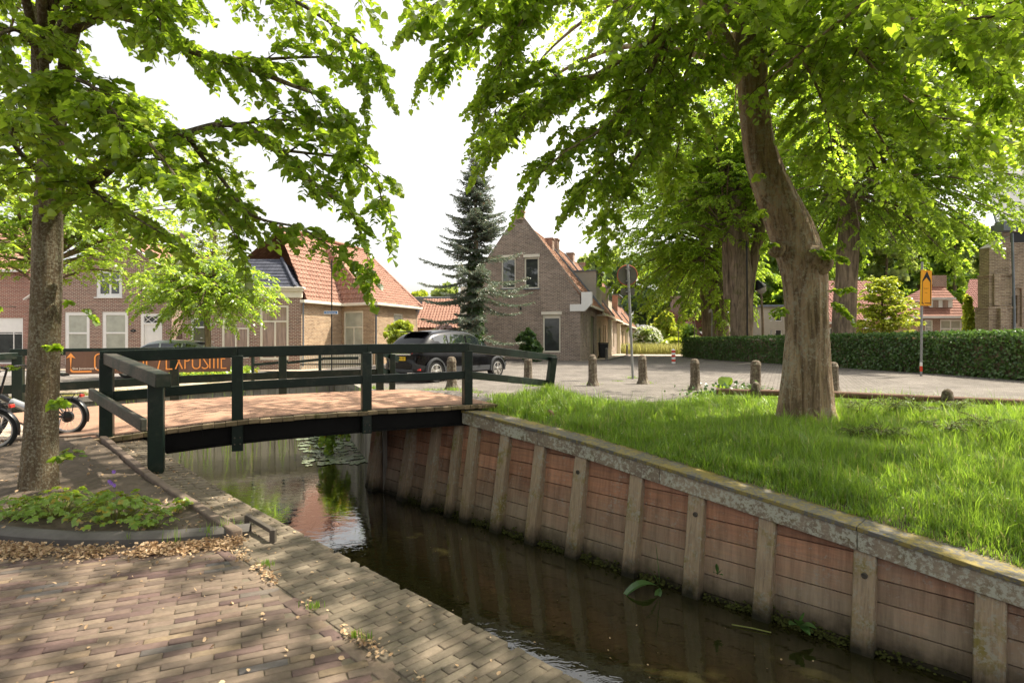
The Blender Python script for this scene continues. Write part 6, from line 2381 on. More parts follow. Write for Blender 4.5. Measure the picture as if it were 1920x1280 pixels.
# white door with crossed fanlight
a, b, c, d = hl[3]
mb = MB()
fw = .17
for (p, q, r, s_) in ((a, a + fw, c, d), (b - fw, b, c, d), (a + fw, b - fw, d - .13, d), (a + fw, b - fw, c + (d - c) * .8, c + (d - c) * .8 + .1)):
    mb.box(((p + q) / 2, D + .06, (r + s_) / 2), (q - p - .004, .1, s_ - r))
zt, zb_ = d - .15, c + (d - c) * .8 + .1
m_ = (a + b) / 2
for (p, q) in ((a + fw, m_), (m_, b - fw)):
    mb.beam((p, D + .07, zb_), (q, D + .07, zt), .03, .05, up=(0, 1, 0))
    mb.beam((p, D + .075, zt), (q, D + .075, zb_), .03, .05, up=(0, 1, 0))
fr_ = mb.build('door_frame', M['white'], t)
mb = MB()
mb.poly([(a + fw, D + .12, zb_), (b - fw, D + .12, zb_), (b - fw, D + .12, zt), (a + fw, D + .12, zt)])
mb.build('pane', M['pane_dark'], fr_, fix=False)
mb = MB()
zd = zb_ - .1
mb.box(((a + b) / 2, D + .1, (c + zd) / 2), (b - a - 2 * fw, .05, zd - c))
for (k0, k1) in ((.06, .42), (.46, .78), (.82, .95)):
    for (sx0, sx1) in ((.12, .88),):
        w_ = b - a - 2 * fw
        xa, xb = a + fw + w_ * sx0, a + fw + w_ * sx1
        za, zb2 = c + (zd - c) * k0, c + (zd - c) * k1
        for (p, q, r, s_) in ((xa, xb, za, za + .03), (xa, xb, zb2 - .03, zb2), (xa, xa + .03, za + .03, zb2 - .03), (xb - .03, xb, za + .03, zb2 - .03)):
            mb.box(((p + q) / 2, D + .07, (r + s_) / 2), (q - p, .02, s_ - r))
dr = mb.build('door', M['white'], t)
mb = MB()
mb.lathe([(.03, 0), (.035, .03), (.02, .06), (.01, .07)], 10, (a + fw + .1, D + .07, c + 1.05), Matrix(((1, 0, 0), (0, 0, -1), (0, 1, 0))))
mb.build('handle', M['black'], dr)
mb = MB()
mb.prism([(X(250) + .17 * math.cos(k * math.pi / 6), D - .003, Z(620) + .08 * math.sin(k * math.pi / 6) * (1.2 if k % 3 == 0 else 1)) for k in range(12)], (0, -.02, 0))
npl = mb.build('number_plate', M['black'], t)
text_mesh('numeral', '3', .1, M['white_print'], npl, (X(250), D - .026, Z(620)), (1, 0, 0), (0, 0, 1))
mb = MB()
mb.lathe([(.06, -.12), (.08, 0), (.03, .1)], 8, (X(168) + .1, D - .1, Z(583)))
mb.beam((X(168) + .1, D, Z(583)), (X(168) + .1, D - .1, Z(583)), .03, .03, up=(1, 0, 0))
mb.build('wall_lamp', M['black'], t)
ap = (X(219), Z(440))
tile_roof(t, [(X(60) - .3, D - .15, Z(552) - .25), (X(60) - .3, D + 10, Z(552) - .25), (ap[0], D + 10, ap[1] + .08), (ap[0], D - .15, ap[1] + .08)], M['tile_red'])
tile_roof(t, [(X(322) + .2, D - .15, Z(508) - .12), (X(322) + .2, D + 10, Z(508) - .12), (ap[0], D + 10, ap[1] + .08), (ap[0], D - .15, ap[1] + .08)], M['tile_red'])
mb = MB()
mb.beam((X(60) - .3, D - .17, Z(552) - .32), (ap[0], D - .17, ap[1] + .02), .05, .2, up=(0, -1, 0))
mb.beam((ap[0], D - .17, ap[1] + .02), (X(322) + .2, D - .17, Z(508) - .2), .05, .2, up=(0, -1, 0))
mb.build('verge_board', M['white'], t)
mb = MB()
ridge(mb, (ap[0], D - .2, ap[1] + .12), (ap[0], D + 10, ap[1] + .12))
mb.build('ridge', M['tile_red'], t, smooth=60)
mb = MB()
mb.box((ap[0] + .3, D + 6, ap[1] + .5), (.7, .6, 1.6))
mb.build('chimney', M['brick_brown'], t)

# passage gate between the two brown houses
D = 34.5
t = thing('garden_gate', 'dark wooden gate in the narrow passage between the brown brick houses', 'gate', (XA(330, D), D, 0))
mb = MB()
for i in range(7):
    xa = XA(319, D) + (XA(343, D) - XA(319, D)) * i / 7
    mb.box((xa + .05, D, 1.2), (.098, .04, 2.35))
mb.build('board_panel', M['door_dark'], t)
t = thing('passage_wall', 'sunlit yellow brick wall above the dark gate of the passage', 'wall', (XA(330, 35.2), 35.2, 0))
mb = MB()
mb.box((XA(330, 35.2), 35.3, 1.8), (.9, .2, 4.2))
mb.build('wall', M['brick_yellow'], t)

# ------------------------------------------------------------------ dark brick corner house with cornice, yellow side wings and large red roof
D = 31.0
X = lambda px: XA(px, D)
Z = lambda py: ZA(py, D)
t = thing('corner_house', 'dark brick corner house with cream cornice, slate hip and large red tiled roof', 'house', (X(480), D, 0))
zc_ = Z(558)
ol = [(X(342), -.1), (X(565), -.1), (X(565), zc_), (X(342), zc_)]
hl = [(X(415), X(467), .55, Z(596)), (X(486.5), X(541), .45, Z(571.5)), (X(357), X(396), .0, Z(594))]
mb = MB()
wall_cells(mb, front(D), UX, NF, ol, hl)
mb.build('wall', M['brick_brown'], t, fix=False)
window(t, front(D), UX, NF, *hl[0], M['cream'], M['pane_drape'], vbars=[.5], hbars=[.74], fw=.13, bar=.08)
window(t, front(D), UX, NF, *hl[1], M['cream'], M['pane_drape'], vbars=[(.52, False)], hbars=[.70], fw=.13, bar=.08)
w = window(t, front(D), UX, NF, *hl[2], M['white'], M['pane_dark'], hbars=[.80], fw=.13, bar=.08, name='door_frame')
mb = MB()
a, b, c, d = hl[2]
mb.box(((a + b) / 2, D + .1, c + (d - c) * .39), (b - a - .28, .05, (d - c) * .76))
dr = mb.build('door', M['door_green'], t)
mb = MB()
for q in range(4):
    mb.box(((a + b) / 2, D + .065, c + .9 + q * .25), (.22 - .04 * q, .02, .03))
mb.build('handle', M['white'], dr)
# cornice
mb = MB()
mb.box(((X(342) + X(566)) / 2, D - .02, (Z(558) + Z(546)) / 2), (X(566) - X(342) + .06, .12, Z(546) - Z(558)))
mb.box(((X(342) + X(568)) / 2, D - .1, (Z(546) + Z(542)) / 2), (X(568) - X(342) + .1, .3, Z(542) - Z(546)))
mb.box(((X(342) + X(569)) / 2, D - .14, (Z(542) + Z(538.5)) / 2), (X(569) - X(342) + .2, .42, Z(538.5) - Z(542)))
mb.build('cornice', M['cream'], t, bevel=.02)
ze = Z(539)
zr = ZA(486, 32.6)
tile_roof(t, [(X(340), D - .3, ze), (X(557), D - .3, ze), (XA(528, 32.6), 32.6, zr), (XA(341, 32.6), 32.6, zr)], M['slate'], flat=True, pitch_len=.3, step=.03)
tile_roof(t, [(X(557), D - .3, ze), (X(557) + .2, 34.5, ze), (XA(528, 32.6), 32.6, zr)], M['slate'], flat=True, pitch_len=.3, step=.03)
mb = MB()
ridge(mb, (X(557), D - .3, ze + .05), (XA(528, 32.6), 32.6, zr + .05), .09)
mb.build('ridge', M['slate'], t, smooth=60)
# yellow wings
zE = Z(565)
A_, B_ = Vector((X(565), 31.0, 0)), Vector((XA(640, (zE - H) * F / 70), (zE - H) * F / 70, 0))
Dc, De = (zE - H) * F / 72.5, (zE - H) * F / 64.0
C_, E_ = Vector((XA(702, Dc), Dc, 0)), Vector((XA(783, De), De, 0))
B_ = Vector((XA(641, B_.y), B_.y, 0))


def yellow(a, b, holes):
    u = (b - a).normalized()
    L = (b - a).length
    nn = Vector((u.y, -u.x, 0))
    mb = MB()
    wall_cells(mb, a, u, nn, [(0, -.1), (L, -.1), (L, zE), (0, zE)], holes)
    return mb.build('wall', M['brick_yellow'], t, fix=False), u, nn, L


yellow(A_, B_, [])
L2 = (C_ - B_).length
h2 = (.05 * L2, .66 * L2, .45, zE - .38)
_, u, nn, L = yellow(B_, C_, [h2])
window(t, B_, u, nn, *h2, M['cream'], M['pane_curtain'], vbars=[(.5, False)], hbars=[.66], fw=.1, bar=.07)
L3 = (E_ - C_).length
h3 = (.42 * L3, .64 * L3, 1.2, zE - .45)
_, u, nn, L = yellow(C_, E_, [h3])
window(t, C_, u, nn, *h3, M['cream'], M['pane_curtain'], hbars=[.55], fw=.1, bar=.06)
mb = MB()
mb.poly([E_ + Vector((0, 0, -.1)), E_ + Vector((-7, 4, -.1)), E_ + Vector((-7, 4, zE)), E_ + Vector((0, 0, zE))])
mb.build('wall', M['brick_yellow'], t, fix=False)
# eaves boards
mb = MB()
for a, b in ((A_, B_), (B_, C_), (C_, E_)):
    u = (b - a).normalized()
    nn = Vector((u.y, -u.x, 0))
    mb.beam(a + nn * .14 + Vector((0, 0, zE)) - u * .1, b + nn * .14 + Vector((0, 0, zE)) + u * .16, .32, .16)
mb.build('gutter', M['cream'], t, bevel=.02)
for p in (A_ + Vector((.12, -.05, 0)), C_ + Vector((.08, .1, 0)), E_ + Vector((-.1, -.15, 0))):
    mb = MB()
    mb.tube([(p.x, p.y, .1), (p.x, p.y, zE - .25), (p.x + .08, p.y - .1, zE - .08)], .045, 8)
    mb.build('downpipe', M['lead'], t, smooth=60)
# the big roof
D1 = 33.0
R1 = Vector((XA(524, D1), D1, ZA(428, D1)))
D2 = (R1.z - H) * F / (642 - 470.5)
R2 = Vector((XA(683, D2), D2, R1.z))
lift = Vector((0, 0, zE + .05))
ov = .28


def outn(a, b):
    u = (b - a).normalized()
    return Vector((u.y, -u.x, 0)) * ov


A2, B2, C2, E2 = A_ + lift + outn(A_, B_), B_ + lift + outn(A_, B_) * .6 + outn(B_, C_) * .6, C_ + lift + outn(B_, C_) * .6 + outn(C_, E_) * .6, E_ + lift + outn(C_, E_)
for tri in ((A2 + Vector((0, .2, 0)), B2, R2.lerp(R1, .55), R1), (B2, C2, R2.lerp(R1, .55)), (C2, E2, R2, R2.lerp(R1, .55))):
    tile_roof(t, tri, M['tile_red'])
# far slopes, closing the roof
mb = MB()
back = [R1 + Vector((-5.5, 1.5, -3.9)), R2 + Vector((-5.5, 1.5, -3.9))]
mb.poly([R1, R2, back[1], back[0]])
mb.poly([R2, E2, back[1]])
mb.build('roof', M['tile_orange'], t, fix=False)
mb = MB()
ridge(mb, R1 + Vector((0, 0, .06)), R2 + Vector((0, 0, .06)), .12)
ridge(mb, R2 + Vector((0, 0, .04)), E2 + Vector((0, 0, .06)), .11)
mb.build('ridge', M['tile_red'], t, smooth=60)
# skylight
def on_plane(px, py, a, b, c, lift_=0.1):
    n_ = (b - a).cross(c - a).normalized()
    if n_.z < 0:
        n_ = -n_
    d_ = Vector(((px - CX) / F, 1, -(py - HY) / F))
    k = (a - Vector((0, 0, H))).dot(n_) / d_.dot(n_)
    return Vector((0, 0, H)) + d_ * k + n_ * lift_
q = [on_plane(px, py, A2, B2, R1, .12) for px, py in ((656.5, 526.5), (670, 529.5), (654.5, 507.5), (642.5, 505.5))]
mb = MB()
mb.poly(q)
sk = mb.build('skylight', M['white'], t, fix=False)
mb = MB()
for i in range(4):
    mb.beam(q[i], q[(i + 1) % 4], .09, .09)
mb.build('frame', M['lead'], sk)

# railing fence before the yellow wing
D = 28.6
t = thing('spindle_fence', 'low white spindle fence before the yellow brick wing', 'fence', (XA(640, D), D, .1))
mb = MB()
xa, xb = XA(563, D), XA(690, D)
n = 42
for i in range(n):
    x = xa + (xb - xa) * i / (n - 1)
    mb.box((x, D + .02 * i, .55), (.035, .03, .95))
mb.build('spindles', M['cream'], t)
mb = MB()
mb.beam((xa, D - .03, .9), (xb, D + .81, .9), .04, .06)
mb.beam((xa, D - .03, .3), (xb, D + .81, .3), .04, .06)
mb.build('rail', M['door_dark'], t)

# low dark rail fence on the quay opposite
t = thing('rail_fence', 'low dark green rail fence on the quay across the canal', 'fence', (-7.5, 21.2, .1))
D = 21.0
pts = [(474, 690), (532, 688), (600, 684), (652, 682)]
mb = MB()
for px, py in pts[:-1]:
    a = P(px, 664, D)
    mb.box((a.x, a.y, .5), (.09, .09, 1.05))
mb.build('post', M['rail'], t, bevel=.005)
mb = MB()
for py0, py1, pa, pb in ((684, 678, 474, 540), (680, 673, 540, 605), (672, 671, 605, 672)):
    mb.beam(P(pa, py0, D), P(pb, py1, D), .05, .1)
mb.build('rail', M['rail'], t)

# ------------------------------------------------------------------ buildings between the corner house and the terrace
D = 46
t = thing('low_house', 'low house with a plain red tiled roof left of the spruce', 'house', (XA(825, D), D, .2))
tile_roof(t, [(XA(784, D), D - 2, ZA(616, D)), (XA(862, D), D - 2, ZA(616, D)), (XA(860, D), D + 3, ZA(561, D + 3)), (XA(783, D), D + 3, ZA(561, D + 3))], M['tile_red'])
mb = MB()
mb.box((XA(824, D), D + .5, 1.4), (XA(862, D) - XA(786, D), 4, 2.6))
mb.build('wall', M['brick_yellow'], t)
D = 52
t = thing('flat_roofed_block', 'grey flat roofed building behind the low red roof', 'building', (XA(815, D), D, .2))
mb = MB()
mb.box((XA(815, D), D + 3, (ZA(556, D) + 0) / 2), (XA(872, D) - XA(768, D), 6, ZA(556, D)))
mb.build('wall', M['grey_roof'], t, bevel=.05)

# ------------------------------------------------------------------ terrace with the grey gable
CR = Vector((4.13, 34.5, 0))
ug = Vector((-.959, .283, 0))                     # along the gable, to the left
vt = Vector((.283, .959, 0))                      # along the terrace, away
ng = -vt
ns = Vector((.959, -.283, 0))
ZB = .22


def gz(py, s):
    D = CR.y + ug.y * s
    return ZA(py, D)


def gs(px):
    r = (px - CX) / F
    return (r * CR.y - CR.x) / (ug.x - r * ug.y)


WG = 7.5
ZEV = 4.22
APX = (3.86, 9.1)
t = thing('terrace_house', 'grey brown brick end house of the terrace with a steep gable facing the square', 'house', CR + Vector((0, 0, ZB)), group='houses of the terrace')
ol = [(0, ZB - .1), (WG, ZB - .1), (WG, ZEV + .2), (APX[0] + .22, APX[1]), (APX[0] - .22, APX[1]), (0, ZEV)]
s_g = lambda px: gs(px)
hl = []
for (pa, pb, pt_, pb_) in ((1051, 1017.5, 590, 660.5), (1010.5, 983, 482.5, 541), (967, 940, 484, 541)):
    a, b = gs(pa), gs(pb)
    hl.append((a, b, gz(pb_, (a + b) / 2), gz(pt_, (a + b) / 2)))
mb = MB()
wall_cells(mb, CR, ug, ng, ol, hl, .14)
mb.build('wall', M['brick_grey'], t, fix=False)
window(t, CR, ug, ng, *hl[0], M['cream'], M['pane_dark'], fw=.1, header=.12, depth=.1)
mb = MB()
for h in hl[1:]:
    window(t, CR, ug, ng, *h, M['cream'], M['pane_dark'], fw=.09, sill=M['lead'], depth=.1)
Rg = Matrix((ug, ng, Vector((0, 0, 1)))).transposed()
mb = MB()
for h in hl[1:]:
    mb.box(CR + ug * (h[0] + h[1]) / 2 + Vector((0, 0, h[3] + .1)) + ng * .01, (h[1] - h[0] + .1, .06, .18), M=Rg)
h = hl[0]
mb.box(CR + ug * (h[0] + h[1]) / 2 + Vector((0, 0, h[3] + .1)) + ng * .02, (h[1] - h[0] + .16, .08, .18), M=Rg)
mb.build('lintel', M['cream'], t)
# gable-top stack
mb = MB()
c = CR + ug * APX[0] + vt * .25
mb.box(c + Vector((0, 0, APX[1] + .12)), (.5, .5, .75), M=Rg)
mb.box(c + Vector((0, 0, APX[1] + .53)), (.6, .6, .1), M=Rg)
mb.build('chimney', M['brick_yellow'], t)
# raking verge
mb = MB()
for (p, q) in (((0 - .08, ZEV + .0), (APX[0] - .2, APX[1] + .05)), ((APX[0] + .2, APX[1] + .05), (WG + .08, ZEV + .2))):
    a, b = CR + ug * p[0] + Vector((0, 0, p[1])), CR + ug * q[0] + Vector((0, 0, q[1]))
    mb.beam(a + vt * .12, b + vt * .12, .28, .09, up=ng)
mb.build('verge', M['brick_grey'], t)
# white kneeler block
mb = MB()
pl = [(-.12, ZEV + .12), (.62, ZEV - .48), (.62, ZEV - .98)]
kp = [(.72, 3.72), (.72, 3.3), (-.18, 3.3), (-.62, 3.75), (-.62, 4.45), (.02, 4.45), (.02, 3.72)]
mb.prism([CR + ug * (p[0] - .1) + Vector((0, 0, p[1])) + ng * .06 for p in kp], vt * .3)
mb.build('kneeler', M['white'], t)
mb = MB()
mb.lathe([(.03, -.1), (.06, -.06), (.05, .06), (.03, .1)], 8, CR + ug * gs(977) * 1.0 + Vector((0, 0, gz(578, gs(977)))) + ng * .08)
mb.build('wall_lamp', M['black'], t)
mb = MB()
mb.box(CR + ug * (gs(869)) + Vector((0, 0, 2.6)) + vt * 2, (.4, 4, 4.8), M=Rg)
mb.build('wall', M['cream'], t)


def tz(s, v, z):
    return CR + ns * s + vt * v + Vector((0, 0, z))


RS = -APX[0] * 1.0                                # ridge lies this far behind the street wall
ZRI = APX[1] - .1


def terrace(v0, v1, root, ev, chim, dorm, sidewin, seed, first=False):
    # street wall
    mb = MB()
    wall_cells(mb, CR, vt, ns, [(v0 + (.002 if not first else 0), ZB - .1), (v1, ZB - .1), (v1, ev + .3), (v0 + (.002 if not first else 0), ev + .3)], [(a, b, c, d) for a, b, c, d, k in sidewin], .15)
    mb.build('wall', M['brick_grey'] if seed % 2 == 0 else M['brick_yellow'], root, fix=False)
    for a, b, c, d, k in sidewin:
        if k == 'door':
            w = window(root, CR, vt, ns, a, b, c, d, M['door_dark'], M['black'], name='door_frame', depth=.12)
            mb = MB()
            mb.box(CR + vt * (a + b) / 2 + ns * (-.08) + Vector((0, 0, (c + d) / 2)), (.05, b - a - .12, d - c - .12), M=Matrix((ns, vt, Vector((0, 0, 1)))).transposed())
            mb.build('door', M['door_dark'] if seed != 1 else M['door_green'], root)
        else:
            window(root, CR, vt, ns, a, b, c, d, M['cream'], M['pane_dark'], vbars=[], fw=.09, depth=.1)
    # roof planes
    e0, e1 = tz(.42, v0 - (.0 if first else 0), ev - .02), tz(.42, v1, ev - .02)
    r0, r1 = tz(RS, v0, ZRI), tz(RS, v1, ZRI)
    tile_roof(root, [e0, e1, r1, r0], M['tile_orange'], amp=.045)
    l0, l1 = tz(RS - APX[0] - .2, v0, ZEV + .1), tz(RS - APX[0] - .2, v1, ZEV + .1)
    mb = MB()
    mb.poly([r0, r1, l1, l0])
    mb.build('roof', M['tile_orange'], root, fix=False)
    mb = MB()
    ridge(mb, r0 + Vector((0, 0, .05)), r1 + Vector((0, 0, .05)), .1)
    mb.build('ridge', M['tile_orange'], root, smooth=60)
    mb = MB()
    mb.beam(tz(.47, v0, ev - .06), tz(.47, v1, ev - .06), .13, .12)
    mb.build('gutter', M['cream'], root)
    # dark mossy verge between the houses
    mb = MB()
    sl = (r1 - e1)
    up_ = ns * (ZRI - ev) + Vector((0, 0, -RS + .42))
    mb.beam(e1 + up_.normalized() * .07, r1 + up_.normalized() * .07, .22, .16, up=vt)
    mb.build('verge', M['lead'], root)
    Rs = Matrix((ns, vt, Vector((0, 0, 1)))).transposed()
    for (v, s, w, h) in chim:
        mb = MB()
        zr = ZRI + (s - RS) * (ev - ZRI) / (.42 - RS) if s > RS else ZRI
        mb.box(tz(s, v, zr + h / 2 - .3), (w, w * 1.3, h + .6), M=Rs)
        mb.box(tz(s, v, zr + h + .03), (w + .1, w * 1.3 + .1, .1), M=Rs)
        mb.build('chimney', M['brick_brown'], root)
    for (v, s1, wd, zt, mt) in dorm:
        k = (ZRI - ev) / (RS - .42)
        sb = .42 + (zt - ev) / k
        mb = MB()
        mb.box(tz((sb + s1) / 2, v + wd / 2, (zt + ev + (s1 - .42) * k) / 2), (s1 - sb, wd, zt - (ev + (s1 - .42) * k) + .02), M=Rs)
        d_ = mb.build('dormer', M[mt], root)
        mb = MB()
        mb.box(tz((sb + s1) / 2 + .08, v + wd / 2, zt + .04), (s1 - sb + .2, wd + .16, .08), M=Rs)
        mb.build('roof', M['lead'], d_)
        mb = MB()
        mb.box(tz(s1 + .02, v + wd / 2, zt - .6), (.05, wd - .3, .85), M=Rs)
        mb.build('window', M['pane_dark'], d_)


terrace(.001, 7.2, t, 3.75, [(6.4, -3.3, .5, .6)], [], [(1.0, 1.35, 1.1, 3.2, 'w'), (2.3, 2.65, 1.1, 3.2, 'w'), (4.3, 5.9, .25, 3.2, 'door')], 0, True)
for k, (v0, v1, ev, ch, dm, sw, lab) in enumerate([
    (7.2, 14.2, 3.55, [(8.4, -3.4, .6, .8)], [(7.9, -.15, 3.2, 6.7, 'beige')], [(8.2, 9.3, .25, 2.5, 'door'), (10.8, 11.3, 1.1, 2.8, 'w'), (12.0, 12.5, 1.1, 2.8, 'w')], 'second terrace house from the grey gable, with the widest beige dormer'),
    (14.2, 21.4, 3.45, [(15.6, -3.5, .6, .7)], [(15.0, -.1, 2.6, 6.1, 'beige')], [(15.4, 16.4, .25, 2.5, 'door'), (17.8, 18.6, 1.0, 2.7, 'w')], 'third terrace house from the grey gable, with a narrow beige dormer'),
    (21.4, 30.0, 3.35, [(23.0, -3.6, .6, .7)], [(21.6, 0.0, 3.6, 6.0, 'brick_red')], [(23, 24.2, .25, 2.5, 'door'), (26, 27.4, 1.0, 2.7, 'w')], 'fourth terrace house from the grey gable, with a reddish dormer'),
    (30.0, 41.0, 3.25, [(33, -3.6, .6, .6)], [], [(32, 33.2, .25, 2.5, 'door'), (36, 37.6, 1.0, 2.7, 'w')], 'last terrace house at the far end of the row'),
]):
    t = thing('terrace_house', lab, 'house', tz(0, v0, ZB), group='houses of the terrace')
    terrace(v0, v1, t, ev, ch, dm, sw, k + 1)
    if k == 3:
        mb = MB()
        mb.poly([tz(0, v1, 0), tz(RS * 2, v1, 0), tz(RS * 2, v1, ev + .4), tz(RS, v1, ZRI - .05), tz(0, v1, ev + .2)])
        mb.build('wall', M['brick_grey'], t, fix=False)
    mb = MB()
    Rs = Matrix((ns, vt, Vector((0, 0, 1)))).transposed()
    mb.box(tz(.16, v1 - .2, (ev + ZB) / 2 - .1), (.32, .25, ev - ZB - .2), M=Rs)
    mb.box(tz(.3, v0 + .4, ev - .15), (.6, .5, .12), M=Rs)
    mb.build('canopy', M['cream'], t)

# kerb line along the terrace
mb = MB()
pts = [tz(1.5, 1.0, .3), tz(1.5, 8, .3), tz(1.5, 40, .3)]
for a, b in zip(pts[:-1], pts[1:]):
    mb.beam(a, b, .14, .12)
mb.beam(tz(1.5, 1.0, .3), tz(-8, .2 - 1.2, .3), .14, .12)
o = mb.build('kerb', M['kerb_dark'])
o['kind'] = 'structure'
mb = MB()
mb.poly([tz(0, -1.2, .315), tz(1.45, 1.0, .315), tz(1.45, 40, .315), tz(0, 40, .315)])
o = mb.build('pavement', M['paving_light'], fix=False)
o['kind'] = 'structure'
# crossing lane at the end, sunlight put in as paler paving
mb = MB()
mb.poly([(9, 47.5, .297), (40, 47.5, .297), (40, 53, .297), (9, 53, .297)])
o = mb.build('lane', M['paving_light'], fix=False)
o['kind'] = 'structure'
# road strip and pale pavement in front of the left houses
mb = MB()
mb.poly([(-40, 25.5, -.108), (-12.6, 25.5, -.108), (-12.6, 30.8, -.108), (-40, 30.8, -.108)])
o = mb.build('road', M['asphalt'], fix=False)
o['kind'] = 'structure'
mb = MB()
mb.poly([(-40, 30.9, -.06), (-10.5, 29.2, -.06), (-10.0, 31.0, -.06), (-10.4, 33.0, -.06), (-40, 34, -.06)])
o = mb.build('pavement', M['paving_light'], fix=False)
o['kind'] = 'structure'
n = 20
mb = MB()
for i in range(n):
    k0, k1 = i / n, (i + 1) / n
    a = [-6.4 + (-26 + 6.4) * k0, 20.2 + (6.0 - 20.2) * k0]
    b = [-6.4 + (-26 + 6.4) * k1, 20.2 + (6.0 - 20.2) * k1]
    mb.poly([(a[0], a[1], z_street(*a) + .012), (b[0], b[1], z_street(*b) + .012), (b[0], b[1] + 5.2, z_street(b[0], b[1] + 5.2) + .012), (a[0], a[1] + 5.2, z_street(a[0], a[1] + 5.2) + .012)][::-1])
o = mb.build('quay_pavement', M['paving_light'], fix=True)
o['kind'] = 'structure'

# ------------------------------------------------------------------ houses behind the hedge
D = 56
X = lambda px: XA(px, D)
Z = lambda py: ZA(py, D)
t = thing('bungalow', 'long low house with a pink pantile roof and skylight behind the hedge', 'house', (X(1620), D, .2))
ze = Z(604)
tile_roof(t, [(X(1525), D - .4, ze), (X(1706), D - .4, ze), (XA(1632, D + 5), D + 5, ZA(527, D + 5)), (XA(1525, D + 5), D + 5, ZA(527, D + 5))], M['tile_pink'], pan=.3)
tile_roof(t, [(X(1612), D - 1.5, Z(615)), (X(1706), D - 1.5, Z(615)), (X(1706), D - .2, ze + .1), (X(1612), D - .2, ze + .1)], M['tile_pink'], pan=.3)
tile_roof(t, [(X(1706), D - .4, ze), (X(1706) + .3, D + 9, ze), (XA(1632, D + 5), D + 5, ZA(527, D + 5))], M['tile_pink'], pan=.3)
hl = [(X(1555), X(1576), .8, Z(614)), (X(1594), X(1603), .3, Z(614))]
mb = MB()
wall_cells(mb, front(D), UX, NF, [(X(1527), 0), (X(1616), 0), (X(1616), ze), (X(1527), ze)], hl)
h4 = [(X(1628), X(1650), .9, Z(622)), (X(1672), X(1694), .9, Z(618))]
wall_cells(mb, front(D - 1.2), UX, NF, [(X(1616), 0), (X(1704), 0), (X(1704), Z(616)), (X(1616), Z(616))], h4)
mb.poly([(X(1616), D - 1.2, 0), (X(1616), D, 0), (X(1616), D, Z(616)), (X(1616), D - 1.2, Z(616))])
mb.build('wall', M['brick_brown'], t, fix=False)
for h in hl:
    window(t, front(D), UX, NF, *h, M['white'], M['pane_dark'], fw=.12)
for h in h4:
    window(t, front(D - 1.2), UX, NF, *h, M['white'], M['pane_curtain'], fw=.14, hbars=[.7])
mb = MB()
mb.beam((X(1525), D - .45, ze - .08), (X(1616), D - .45, ze - .08), .14, .16)
mb.beam((X(1612), D - 1.55, Z(615) - .08), (X(1706), D - 1.55, Z(615) - .08), .14, .16)
mb.box((X(1619), D - 1.28, 1.5), (.12, .12, 2.9))
mb.build('gutter', M['white'], t)
a, b, c = Vector((X(1525), D - .4, ze)), Vector((X(1706), D - .4, ze)), Vector((XA(1525, D + 5), D + 5, ZA(527, D + 5)))
mb = MB()
q = [on_plane(px, py, a, b, c, .15) for px, py in ((1631, 551), (1645, 551), (1640, 541), (1622, 541))]
mb.poly(q)
sk = mb.build('skylight', M['white'], t, fix=False)
mb = MB()
q = [on_plane(px, py, a, b, c, .2) for px, py in ((1629, 545), (1642, 545), (1640, 542), (1624, 542))]
mb.poly(q)
mb.build('pane', M['pane_dark'], sk, fix=False)

D = 50
X = lambda px: XA(px, D)
Z = lambda py: ZA(py, D)
t = thing('hipped_house', 'small house with a steep red hipped roof, white dormer and big white window', 'house', (X(1755), D, .2))
ze = Z(593)
x0, x1 = X(1721), X(1812)
zr = ZA(531, D + 2.6)
ra, rb = (XA(1748, D + 2.6), D + 2.6, zr), (XA(1764, D + 2.6), D + 2.6, zr)
tile_roof(t, [(x0 - .1, D - .35, ze), (x1 + .2, D - .35, ze), rb, ra], M['tile_brown'], flat=True, pitch_len=.34, step=.04)
tile_roof(t, [(X(1702) - .6, D + 5, ze), (x0 - .1, D - .35, ze), ra], M['tile_pink'], flat=True, pitch_len=.34, step=.04)
tile_roof(t, [(x1 + .2, D - .35, ze), (x1 + .2, D + 6, ze), rb], M['tile_brown'], flat=True, pitch_len=.34, step=.04)
hl = [(X(1734), X(1749.5), .25, Z(599.5)), (X(1763), X(1804), .9, Z(599))]
mb = MB()
wall_cells(mb, front(D), UX, NF, [(x0, 0), (x1, 0), (x1, ze), (x0, ze)], hl)
mb.build('wall', M['brick_brown'], t, fix=False)
mb = MB()
mb.poly([(x0, D, 0), (X(1704) - .2, D + 4.8, 0), (X(1704) - .2, D + 4.8, ze), (x0, D, ze)])
mb.build('wall', M['brick_yellow'], t, fix=False)
window(t, front(D), UX, NF, *hl[1], M['white'], M['pane_curtain'], vbars=[.5], hbars=[.68], fw=.12, bar=.1)
w = window(t, front(D), UX, NF, *hl[0], M['white'], M['pane_curtain'], hbars=[.8], fw=.1, name='door')
mb = MB()
mb.box(((hl[0][0] + hl[0][1]) / 2, D + .06, 1.35), (.22, .03, 1.1))
mb.build('pane', M['pane_dark'], w)
mb = MB()
mb.beam((x0 - .2, D - .4, ze - .08), (x1 + .3, D - .4, ze - .08), .16, .2)
mb.beam((X(1702) - .7, D + 5, ze - .08), (x0 - .2, D - .4, ze - .08), .16, .2)
mb.build('gutter', M['white'], t)
mb = MB()
mb.box((XA(1756, D + 2.7), D + 2.7, zr + .1), (1.2, .9, 1.2))
mb.build('chimney', M['brick_brown'], t)
